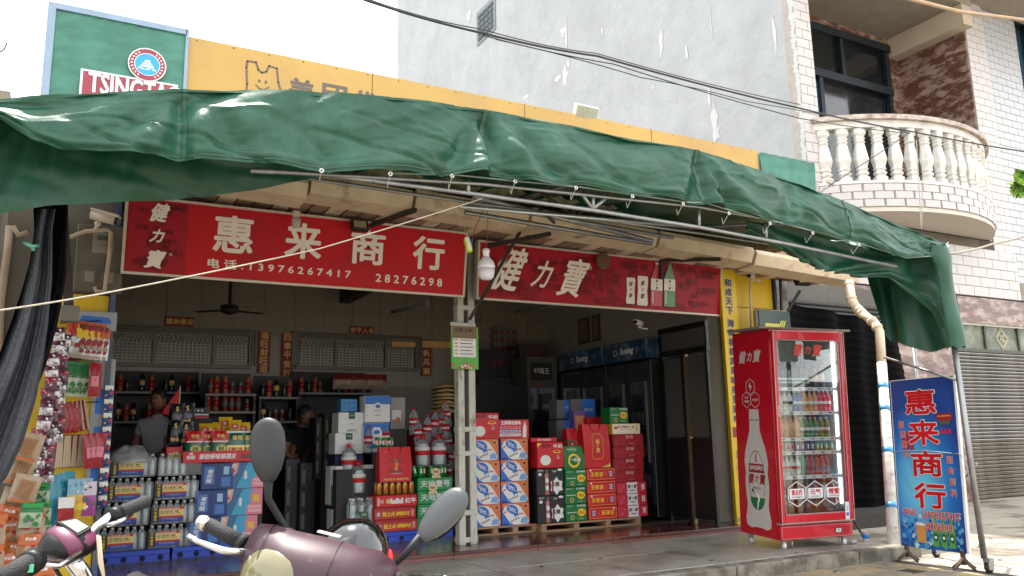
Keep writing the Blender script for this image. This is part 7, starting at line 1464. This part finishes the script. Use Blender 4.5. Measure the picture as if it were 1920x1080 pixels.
def mirror(t, base, elbow, head, wv, hv, mat=greym, tw=0, ax=(1, 0, 0)):
    m_ = MB(); m_.lathe([(.02, -.02), (.022, .0), (.012, .012)], blackp, 12, Matrix.Translation(base)); m_.tube([base, Vector(base).lerp(Vector(elbow), .25), elbow, Vector(elbow).lerp(Vector(head), .45)], [.009, .009, .010, .015], blackp, 10); obj('mirror_stem', m_, t)
    m_ = MB(); up_ = (Vector(head)-Vector(elbow)).normalized(); sd_ = Vector(ax).normalized(); sd_ = (sd_-up_*sd_.dot(up_)).normalized(); fw_ = up_.cross(sd_); 
    rs_ = [(-1.02, .16), (-.9, .42), (-.6, .74), (-.2, .95), (.2, 1.0), (.55, .93), (.8, .72), (.94, .45), (1.0, .18)]
    loft(m_, [(Vector(head)+up_*hv*z, sd_*wv*r, fw_*.024*(r**.6)) for z, r in rs_], mat, 20, 2.2); mh_ = obj('mirror_shell', m_, t)
    m_ = MB(); vs = []; 
    for k in range(20): a = 2*math.pi*k/20; vs.append(Vector(head)+up_*hv*.88*math.sin(a)+sd_*wv*.86*math.cos(a)+fw_*(.026))
    m_.add(vs, [tuple(range(20))], mir); obj('mirror_glass', m_, mh_)
# scooter: faces the camera, turned to the left and leaning on its stand
ux = Vector((.9, -.436)); hp0 = at(584, 1073, 'y', 2.2); lean = rad(15); base_ = V(hp0.x-.22*ux.x, hp0.y-.22*ux.y, -.03)
sc = thing('scooter', 'worn plum scooter with grey mirrors and a yellowed headlight parked in front', 'scooter', loc=tuple(base_), rot=(0, lean, math.atan2(ux.y, ux.x)))
b = MB(); b.tube([(-.34, .03, .955), (-.18, .0, .93), (.18, .0, .93), (.34, .03, .955)], .012, chrome, 8); obj('handlebar', b, sc)
for s_ in (-1, 1):
    b = MB(); b.tube([(s_*.205, .0, .935), (s_*.315, .03, .955)], [.020, .0185], rub, 14); b.tube([(s_*.20, .0, .933), (s_*.215, .003, .937)], .026, rub, 14); b.lathe([(.019, 0), (.022, .01), (.017, .028), (.008, .034)], chrome, 12, Matrix.Translation((s_*.315, .03, .955))@Matrix.Rotation(s_*rad(82), 4, 'Y')); obj('grip', b, sc)
    b = MB(); b.tube([(s_*.17, -.045, .925), (s_*.24, -.06, .918), (s_*.31, -.045, .922), (s_*.335, -.04, .928)], [.011, .009, .007, .009], chrome, 8); b.tube([(s_*.165, -.03, .925), (s_*.19, -.0, .93)], .022, blackp, 10); obj('brake_lever', b, sc)
mirror(sc, (-.105, .02, .985), (-.180, .02, 1.055), (-.220, .03, 1.175), .048, .086, greym)
mirror(sc, (.165, .03, .945), (.205, .03, 1.0), (.275, .03, 1.122), .044, .086, M('mirror_shell_silver', '#404345', .45), ax=(.75, -.55, -.6))
cw_ = MB(); rings = []
for x, r1, r2, yc, zc in ((-.195, .03, .04, .02, .93), (-.18, .07, .065, .01, .925), (-.14, .105, .085, -.01, .915), (-.08, .125, .10, -.03, .90), (0, .13, .108, -.035, .895), (.08, .125, .10, -.03, .90), (.14, .105, .085, -.01, .915), (.185, .06, .055, .01, .925), (.2, .03, .03, .02, .93)): rings.append(((x, yc, zc), (0, r1, 0), (0, 0, r2)))
loft(cw_, rings, plum_p, 22, 2.3); obj('headlight_cowl', cw_, sc)
b = MB()
for x_, r1, r2, yc, zc in ((.045, .1285, .106, -.034, .896), (-.135, .109, .089, -.014, .913)):
    pts_ = []
    for k in range(26):
        t_ = 2*math.pi*k/26; cc, ss = math.cos(t_), math.sin(t_); f_ = 1/((abs(cc)**2.3+abs(ss)**2.3)**(1/2.3)); pts_.append((x_, yc+r1*cc*f_, zc+r2*ss*f_))
    b.tube(pts_, .0011, blackp, 4, closed=True)
obj('cowl_seam', b, sc)
for x_, y_, z_ in ((.11, -.06, .985), (-.05, -.07, .992), (.15, .0, .985)): b = MB(); b.lathe([(0, .003), (.006, .002), (.007, -.004)], chrome, 10, Matrix.Translation((x_, y_, z_))); obj('screw', b, sc)
rs_ = random.Random(4); b = MB()
for k in range(0):
    t_ = rs_.uniform(.5, 1.5); x_ = rs_.uniform(-.12, .15); a_ = rs_.uniform(1.9, 2.9)*1.0; r1 = .132; r2 = .110; s_ = rs_.uniform(.003, .012)
    def on(xx, aa): cc, ss = math.cos(aa), math.sin(aa); f_ = 1/((abs(cc)**2.3+abs(ss)**2.3)**(1/2.3)); w_ = 1-.9*abs(xx)**2*8; return (xx, -.033+(r1*w_**.5 if w_ > 0 else .05)*cc*f_, .897+(r2*w_**.5 if w_ > 0 else .05)*ss*f_)
    b.add([on(x_, a_), on(x_+s_, a_+.02), on(x_+s_*1.2, a_+s_*5), on(x_-s_*.2, a_+s_*6)], [(0, 1, 2, 3)], M('scratch_bare', '#7d7468', .7))

b = MB(); loft(b, [((-.085, -.07, .885), (.085, -.05, 0), (0, 0, .085)), ((-.10, -.125, .88), (.072, -.042, 0), (0, -.01, .078)), ((-.105, -.145, .875), (.045, -.025, 0), (0, 0, .05))], lensm, 20, 2.2); obj('headlight', b, sc)
b = MB(); b.box(-.03, .03, -.0, .035, 1.006, 1.0085, K('white_sticker', '#c9c9c9')); obj('sticker', b, sc)
b = MB(); loft(b, [((0, -.10, .80), (.17, 0, 0), (0, .05, 0)), ((0, -.11, .7), (.2, 0, 0), (0, .06, 0)), ((0, -.10, .5), (.19, 0, 0), (0, .07, 0)), ((0, -.06, .32), (.15, 0, 0), (0, .06, 0)), ((0, -.03, .27), (.1, 0, 0), (0, .04, 0))], plum_p, 24, 2.6); obj('front_fairing', b, sc)
b = MB(); loft(b, [((0, .05, .27), (.15, 0, 0), (0, 0, .03)), ((0, .4, .27), (.16, 0, 0), (0, 0, .035))], blackp, 14, 4); obj('footboard', b, sc)
b = MB(); loft(b, [((0, .42, .45), (.14, 0, 0), (0, 0, .2)), ((0, .6, .52), (.17, 0, 0), (0, 0, .22)), ((0, .9, .56), (.16, 0, 0), (0, 0, .18)), ((0, 1.15, .62), (.08, 0, 0), (0, 0, .09)), ((0, 1.2, .64), (.04, 0, 0), (0, 0, .04))], plum_p, 20, 2.5); obj('rear_body', b, sc)
b = MB(); loft(b, [((0, .38, .66), (.08, 0, 0), (0, 0, .03)), ((0, .45, .68), (.13, 0, 0), (0, 0, .05)), ((0, .7, .70), (.15, 0, 0), (0, 0, .055)), ((0, 1.0, .72), (.13, 0, 0), (0, 0, .05)), ((0, 1.12, .72), (.07, 0, 0), (0, 0, .04))], seatm, 20, 2.6); obj('seat', b, sc)
# top box style seat back with carbon-look silver panels and red light
for y_ in (-.22, .98):
    b = MB(); T = Matrix.Translation((0, y_, .22)); b.tube([(0, y_+.17*math.cos(k*math.pi/12), .22+.17*math.sin(k*math.pi/12)) for k in range(24)], .045, M('tyre', '#151515', .8), 10, closed=True); w2 = obj('wheel', b, sc); b = MB(); b.tube([(-.03, y_, .22), (.03, y_, .22)], .12, greym, 18); obj('wheel_rim', b, w2)
b = MB(); b.tube([(-.06, -.22, .22), (-.06, -.12, .5), (0, -.04, .85)], .018, greym, 8); b.tube([(.06, -.22, .22), (.06, -.12, .5), (0, -.04, .85)], .018, greym, 8); obj('fork', b, sc)
b = MB(); b.tube([(-.1, .35, .25), (-.24, .36, .03), (-.26, .3, .02)], .01, blackp, 6); obj('side_stand', b, sc)
# helmet-like black box seat of the motorcycle behind
q0 = at(650, 1030, 'y', 2.95); mc = thing('motorcycle', 'black motorcycle rear with a silver panelled cowl and red lamp behind the plum scooter', 'motorcycle', loc=(q0.x, q0.y, 0), rot=(0, 0, rad(-28)))
hz = q0.z; b = MB(); rg = []
for x, r in ((-.20, .02), (-.19, .07), (-.15, .11), (-.08, .14), (0, .15), (.07, .145), (.11, .12), (.135, .08), (.145, .03)): rg.append(((x, 0, hz-.03-.04*max(0, -x)/.2*2), (0, r*1.0, 0), (0, 0, r*.92)))
loft(b, rg, M('glossy_black', '#0d0d0f', .12, coat=1), 22, 2.2); obj('tail_cowl', b, mc)
b = MB(); rg = [((x, -.006, hz-.028-.04*max(0, -x)/.2*2), (0, r*1.02, 0), (0, 0, r*.80)) for x, r in ((-.16, .10), (-.08, .138), (0, .15), (.055, .148))]; loft(b, rg, M('silver_carbon_panel', '#2a2b2d', .4, metal=0, var=.4, scale=90), 22, 2.2); obj('side_panel', b, mc)
b = MB(); b.ball((.16, -.05, hz-.03), (.012, .02, .035), M('red_lamp', '#c01a1a', .2), 10); obj('tail_lamp', b, mc)
b = MB(); loft(b, [((-.2, 0, hz-.18), (0, .1, 0), (0, 0, .06)), ((-.6, 0, hz-.2), (0, .12, 0), (0, 0, .07)), ((-.75, 0, hz-.12), (0, .1, 0), (0, 0, .06))][::-1], seatm, 16, 2.5); obj('seat', b, mc)
b = MB(); loft(b, [((.1, 0, hz-.25), (0, .12, 0), (0, 0, .12)), ((-.5, 0, hz-.42), (0, .14, 0), (0, 0, .16))], blackp, 16, 2.5); obj('body', b, mc)
for x_ in (.0, -1.1):
    b = MB(); b.tube([(x_+.22*math.cos(k*math.pi/12), 0, .26+.22*math.sin(k*math.pi/12)) for k in range(24)], .04, M('tyre', '#151515'), 10, closed=True); obj('wheel', b, mc)
# e-bike at the lower left, facing left
EY = 2.35
A = lambda px, py, dy=0: at(px, py, 'y', EY+dy)
eb_o = V(A(150, 1040).x, EY, 0); eb = thing('electric_bicycle', 'electric bicycle handlebar with pink and black display unit at the lower left corner', 'electric bicycle', loc=tuple(eb_o))
def EB(name, mb, par=None): return obj(name, mb, par or eb, tuple(-eb_o) if par is None else (0, 0, 0))
b = MB(); b.tube([A(60, 1058, -.16), A(85, 1050, -.1), A(120, 1052, -.05), A(148, 1042, 0), A(165, 1008, .06), A(178, 990, .1), A(205, 968, .14), A(225, 958, .17)], .0125, chrome, 12); EB('handlebar', b)
b = MB(); b.tube([A(215, 966, .15), A(236, 956, .19), A(274, 940, .25)], [.017, .018, .0175], rub, 14); b.tube([A(206, 970, .14), A(222, 962, .165)], .022, blackp, 12); EB('grip', b)
b = MB(); b.tube([A(58, 1052, -.17), A(30, 1068, -.22), A(-8, 1092, -.3)], [.021, .02, .02], rub, 14); b.tube([A(66, 1048, -.15), A(50, 1060, -.18)], .028, blackp, 12); b.box(*(lambda v: (v.x-.012, v.x+.012, v.y-.035, v.y-.028, v.z-.008, v.z+.008))(A(52, 1063, -.18)), M('mint_button', '#4fae86', .4)); EB('throttle_grip', b)
b = MB(); b.tube([A(200, 985, .12), A(225, 978, .13), A(246, 964, .16)], .006, chrome, 8); EB('brake_lever', b)
b = MB(); b.tube([A(62, 1040, -.12), A(78, 1058, -.14), A(110, 1062, -.12), A(150, 1035, -.08)], .006, chrome, 8); EB('brake_lever', b)
c = A(127, 1020, -.02); d1 = (A(172, 1002, .05)-A(80, 1028, -.05)).normalized(); upv = V(.1, -.62, .78).normalized(); sd = d1.cross(upv).normalized(); b = MB()
LN = (A(172, 1002, .05)-A(80, 1028, -.05)).length/2
loft(b, [(c+d1*LN*t_+upv*dz, sd*.05*r, upv*.034*r) for t_, r, dz in ((-1, .12, -.008), (-.9, .5, -.006), (-.6, .8, 0), (-.2, 1.0, .003), (.3, 1.0, .005), (.7, .85, .004), (.95, .5, 0), (1, .2, 0))], M('display_black', '#060607', .4, spec=.3), 20, 2.3); dsp = EB('display_unit', b)
pnk = M('pink_trim', '#5c2240', .45); b = MB()
loft(b, [(c+d1*LN*t_+upv*(.012+dz), sd*.051*r, upv*.026*r) for t_, r, dz in ((-.55, .55, .0), (-.45, .86, .0), (-.1, 1.0, .003), (.0, 1.0, .004))], pnk, 20, 2.3); loft(b, [(c+d1*LN*t_+upv*(.016), sd*.047*r, upv*.022*r) for t_, r in ((-.5, .7), (.3, 1.0), (.8, .75), (.92, .4))], pnk, 20, 2.3); EB('pink_trim', b)
b = MB(); o2 = c+upv*.036-sd*.012+d1*LN*.22; 
vs = [o2+d1*LN*a_+sd*b_+upv*z_ for a_, b_, z_ in ((-.32, -.03, -.004), (.42, -.026, -.004), (.55, .02, -.004), (-.18, .034, -.004))]; vs2 = [v+upv*.010 for v in vs]; b.add(vs+vs2, [(0, 1, 2, 3)[::-1], (4, 5, 6, 7), (0, 1, 5, 4), (1, 2, 6, 5), (2, 3, 7, 6), (3, 0, 4, 7)], M('display_black', '#131315')); cc_ = sum(vs2, Vector())/4; b.add([cc_+(v-cc_)*.78+upv*.002 for v in vs2], [(0, 1, 2, 3)], M('lcd_grey', '#8c8c7c', .2)); EB('screen', b)
b = MB(); b.tube([A(130, 1045, 0), A(150, 1070, .02), A(178, 1120, .03)], [.02, .022, .024], chrome, 12); b.tube([A(178, 1120, .03), V(eb_o.x+.14, EY+.03, .55)], .026, blackp, 12); EB('stem', b)
b = MB(); b.tube([A(186, 1005, -.05), A(190, 1050, -.05), A(197, 1100, -.05)], .004, K('cable_cream', '#b5a58c'), 6); b.tube([A(183, 1003, -.05), A(186, 1055, -.05), A(200, 1100, -.05)], .003, K('cable_cream', '#b5a58c'), 6); b.tube([A(100, 1060, -.02), A(125, 1100, 0), A(150, 1180, 0)], .005, blackp, 6); EB('brake_cable', b)
b = MB(); o3 = V(eb_o.x, EY, 0)
b.tube([(o3.x+.14, EY+.03, .6), (o3.x+.05, EY, .3), (o3.x+.0, EY, .28)], .02, blackp, 8); b.tube([(o3.x+.16, EY+.03, .5), (o3.x+.5, EY+.1, .3), (o3.x+.9, EY+.15, .35)], .03, blackp, 8); b.tube([(o3.x+.7, EY+.13, .33), (o3.x+.75, EY+.13, .72)], .02, blackp, 8); EB('frame', b)
b = MB(); b.box(o3.x+.62, o3.x+.9, EY+.05, EY+.22, .72, .78, seatm, bev=.02); EB('saddle', b)
for x_ in (-.02, 1.0):
    b = MB(); b.tube([(o3.x+x_+.25*math.cos(k*math.pi/12), EY+.06+x_*.06, .28+.25*math.sin(k*math.pi/12)) for k in range(24)], .03, M('tyre', '#151515'), 8, closed=True); EB('wheel', b)

# ================================================================ PEOPLE
def person(lab, o, verts, edges, radii, mat_skin, cloth, hairm, head, shirt_z, trouser_z):
    me = bpy.data.meshes.new('body'); me.from_pydata([Vector(v) for v in verts], edges, []); ob = bpy.data.objects.new('person', me); COL.objects.link(ob); ob.location = o[:3]; ob.rotation_euler = (0, 0, o[3])
    sk = ob.modifiers.new('s', 'SKIN'); sub = ob.modifiers.new('u', 'SUBSURF'); sub.levels = sub.render_levels = 2
    for i, r in enumerate(radii): me.skin_vertices[0].data[i].radius = r if isinstance(r, tuple) else (r, r)
    me.skin_vertices[0].data[0].use_root = True
    dg = bpy.context.evaluated_depsgraph_get(); m2 = bpy.data.meshes.new_from_object(ob.evaluated_get(dg)); ob.modifiers.clear(); ob.data = m2
    m2.materials.clear(); [m2.materials.append(m_) for m_ in (mat_skin, cloth, trou)]
    for p_ in m2.polygons:
        c_ = p_.center; p_.use_smooth = True; near = min(range(len(verts)), key=lambda i: (Vector(verts[i])-c_).length); p_.material_index = ZONE[near]
    b = MB(); b.ball(head, (.078, .09, .112), mat_skin, 16); hx, hy_, hz_ = head
    b.ball((hx, hy_-.088, hz_-.015), (.014, .02, .02), mat_skin, 8); b.ball((hx-.078, hy_, hz_-.01), (.012, .02, .03), mat_skin, 8); b.ball((hx+.078, hy_, hz_-.01), (.012, .02, .03), mat_skin, 8)
    for s_ in (-1, 1): b.ball((hx+s_*.03, hy_-.078, hz_+.012), (.013, .008, .008), M('eye_dark', '#15100e', .3), 8)
    b.box(hx-.024, hx+.024, hy_-.086, hy_-.078, hz_-.055, hz_-.045, M('lip', '#6a3a32', .5), bev=.003); obj('head', b, ob)
    b = MB(); b.ball((hx, hy_+.018, hz_+.028), (.09, .098, .11), hairm, 14); obj('hair', b, ob)
    # hands: palm and five fingers
    for wr, el in HANDS:
        wr = Vector(wr); d_ = (wr-Vector(el)).normalized(); s1 = d_.orthogonal().normalized(); b = MB(); b.ball(wr+d_*.045, (.03, .022, .045), mat_skin, 8)
        for f_ in range(4): s_ = (f_-1.5)*.016; b.tube([wr+d_*.07+s1*s_, wr+d_*.11+s1*s_*1.2, wr+d_*(.14-.008*abs(f_-1))+s1*s_*1.2+V(0, 0, -.02)], [.0085, .008, .0065], mat_skin, 6)
        b.tube([wr+d_*.02+s1*.025, wr+d_*.05+s1*.05, wr+d_*.08+s1*.055], [.01, .009, .007], mat_skin, 6); obj('hand', b, ob)
    return tag(ob, lab, 'person')
trou = M('dark_trousers', '#17171c', .9); skin = M('skin', '#7d5540', .55, var=.06); hairm = M('black_hair', '#0f0c0b', .6); greyt = M('grey_tshirt', '#a9a8aa', .9, var=.1); darkt = M('dark_shirt', '#1d1f24', .9)
vb = [(0, 0, .92), (0, .01, 1.12), (0, 0, 1.32), (0, 0, 1.42), (0, -.01, 1.5), (-.17, 0, 1.37), (-.23, -.02, 1.13), (-.12, -.2, 1.0), (.17, 0, 1.37), (.23, -.02, 1.13), (.12, -.22, 1.02), (-.09, 0, .88), (-.1, -.02, .5), (-.1, 0, .09), (-.1, -.12, .04), (.09, 0, .88), (.1, -.02, .5), (.1, 0, .09), (.1, -.12, .04)]
eb_ = [(0, 1), (1, 2), (2, 3), (3, 4), (2, 5), (5, 6), (6, 7), (2, 8), (8, 9), (9, 10), (0, 11), (11, 12), (12, 13), (13, 14), (0, 15), (15, 16), (16, 17), (17, 18)]
rd_ = [(.16, .12), (.15, .11), (.16, .11), .06, .05, .07, .045, .03, .07, .045, .03, .1, .065, .045, .04, .1, .065, .045, .04]; ZONE = [2, 1, 1, 1, 0, 1, 0, 0, 1, 0, 0, 2, 2, 2, 2, 2, 2, 2, 2]; HANDS = [(vb[7], vb[6]), (vb[10], vb[9])]
p = at(295, 800, 'y', 9.7); person('person in a light grey T-shirt standing in the dim shop behind the water packs', (p.x, 9.7, ZS-.1, rad(-35)), vb, eb_, rd_, skin, greyt, hairm, (0, -.02, 1.62), 0, 0)
p = at(548, 800, 'y', 10.25); person('person in a dark shirt bending over goods in the dark aisle', (p.x, 10.25, ZS-.2, rad(40)), [(v[0], v[1]-.25*max(0, v[2]-.95), v[2]-.05*max(0, v[2]-.95)) for v in vb], eb_, rd_, skin, darkt, hairm, (0, -.2, 1.56), 0, 0)
b = MB(); b.poly([(0, 0), (.16, -.05), (.16, .26)], 0, red, .004); b.tube([(.165, 0, -.15), (.165, 0, .28)], .006, cW, 6); solo('pennant', b, 'small red triangular pennant on a white stick before the person in grey', 'pennant', loc=tuple(at(303, 775, 'y', 9.2)))
b = MB(); b.box(0, .3, 0, .3, 0, .12, cBK); [b.box(.02+.04*k, .04+.04*k, -.002, 0, .08, .1, cW) for k in range(6)]; b.rect(0, .3, .01, .03, -.002, cR); b.rect(0, .3, .04, .055, -.002, cW); solo('device_box', b, 'small black box with red and white stripe on the counter beside the pennant', 'box', loc=tuple(at(335, 786, 'y', 9.4)))
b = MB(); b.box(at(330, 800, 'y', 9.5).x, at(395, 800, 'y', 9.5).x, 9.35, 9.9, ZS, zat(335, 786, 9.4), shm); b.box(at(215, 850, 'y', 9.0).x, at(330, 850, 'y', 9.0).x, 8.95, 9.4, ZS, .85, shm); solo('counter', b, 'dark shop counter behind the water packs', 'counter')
# ================================================================ LEAFY BRANCH at the right edge
lg1, lg2 = M('leaf_light', '#86ad3c', .5, var=.2), M('leaf_dark', '#557f2a', .5, var=.2)
tr_ = thing('leafy_branch', 'bright green leafy branch tip reaching in at the right edge', 'branch', loc=tuple(at(1922, 352, 'y', 6.5)))
b = MB(); b.tube([(0, 0, 0), (-.15, 0, .0), (-.3, .05, .03)], [.012, .008, .003], M('bark', '#4a3a2a', .9), 6); b.tube([(-.05, 0, 0), (-.1, 0, .14), (-.12, .02, .25)], [.008, .005, .002], M('bark', '#4a3a2a'), 6); b.tube([(-.02, 0, 0), (.0, 0, -1.2), (.3, 0, -3.9)], [.012, .03, .06], M('bark', '#4a3a2a'), 6); obj('stem', b, tr_)
lm = []
for m_ in (lg1, lg2): b = MB(); b.add([(0, 0, 0), (.022, .012, .004), (.026, .035, .008), (0, .075, -.004), (-.026, .035, .008), (-.022, .012, .004), (0, .035, .0)], [(0, 1, 6), (1, 2, 6), (2, 3, 6), (3, 4, 6), (4, 5, 6), (5, 0, 6)], m_, True); lm.append(b.mesh('leaf'))
for k in range(170):
    a = random.random(); bx_, bz_ = ((-.16*a, -.04+.08*a) if k % 2 else (-.04*a, .36*a-.06)); o = link('leaf', random.choice(lm), tr_, (bx_+random.gauss(0, .035), random.gauss(0, .06), bz_+random.gauss(0, .04)-.02), (random.uniform(-1.2, 1.2), random.uniform(-1, 1), random.uniform(0, 6.28))); o.scale = (1.5,)*3
b = MB(); b.tube([at(-4, 100, 'y', 7), at(8, 92, 'y', 7), at(13, 80, 'y', 7)], .006, M('twig', '#3a3530', .9), 5); b.tube([at(-40, 130, 'y', 7), at(-4, 100, 'y', 7)], .01, M('twig', '#3a3530'), 5); solo('twig', b, 'bare thin twig against the sky at the far left edge', 'twig')
# ================================================================ small litter on the platform and the street
dl = [M('dry_leaf_brown', '#5f4a30', .8), M('dry_leaf_olive', '#5a5a30', .8)]; dlm = []
for m_ in dl: b = MB(); b.add([(0, 0, 0), (.018, .012, .006), (.02, .03, .004), (0, .055, .009), (-.02, .03, .007), (-.016, .012, .003), (0, .03, .0)], [(0, 1, 6), (1, 2, 6), (2, 3, 6), (3, 4, 6), (4, 5, 6), (5, 0, 6)], m_); dlm.append(b.mesh('dry_leaf'))
for k, (px, py, z_) in enumerate(((1130, 1048, .122), (1250, 1035, .122), (1330, 1052, .122), (1010, 1062, .122), (1490, 1036, .122), (1690, 1052, .006), (1742, 1066, .006), (1880, 1050, .006), (1560, 1072, .018), (1862, 1010, .006), (1640, 1064, .008))):
    place(dlm[k % 2], 'dry_leaf', 'small dry leaf lying on the '+('granite platform' if z_ > .1 else 'street paving by the kerb'), 'leaf', 'dry leaves on the '+('platform' if z_ > .1 else 'street'), *at(px, py, 'z', z_), random.uniform(0, 6))
dirt = M('damp_patch', '#6b665d', .25, var=.2); 
tarry = M('crack_dark', '#3f3a33', .95)
rc = random.Random(9)
for k in range(5):
    x, y = rc.uniform(6.6, 9.5), rc.uniform(4.3, 6.2) if k else 5.0; pts = [(x, y)]
    for q in range(9): x += rc.uniform(.05, .22); y += rc.uniform(-.12, .12); pts.append((x, y))
    b = MB()
    for (xa_, ya_), (xb_, yb_) in zip(pts, pts[1:]): w1 = rc.uniform(.003, .008); b.add([(xa_, ya_-w1, .004), (xb_, yb_-w1, .004), (xb_, yb_+w1, .004), (xa_, ya_+w1, .004)], [(0, 1, 2, 3)], tarry)
    tag(obj('pavement_crack', b), kind='structure')
# ================================================================ give look-alikes in a row their own place in words
NTH = ['first', 'second', 'third', 'fourth', 'fifth', 'sixth', 'seventh', 'eighth', 'ninth', 'tenth', 'eleventh', 'twelfth', 'thirteenth', 'fourteenth', 'fifteenth', 'sixteenth']
grp = {}
for o in S.objects:
    if o.parent is None and 'group' in o and 'label' in o: grp.setdefault((o['group'], o['label']), []).append(o)
for (gname, lab), os_ in grp.items():
    n = len(os_)
    if n < 2 or n > 16: continue
    def px_(o): d = o.location-V(0, 0, CAMZ); return d.dot(_rt)/d.dot(_f), -d.dot(_up)/d.dot(_f)
    q = [px_(o) for o in os_]; hor = (max(a for a, c in q)-min(a for a, c in q)) >= (max(c for a, c in q)-min(c for a, c in q))
    os_.sort(key=lambda o: px_(o)[0 if hor else 1]); ws = lab.split()
    for k, o in enumerate(os_):
        pre = NTH[k]+(' from left, ' if hor else ' from top, ')
        o['label'] = pre+lab if len(ws) <= 13 else lab
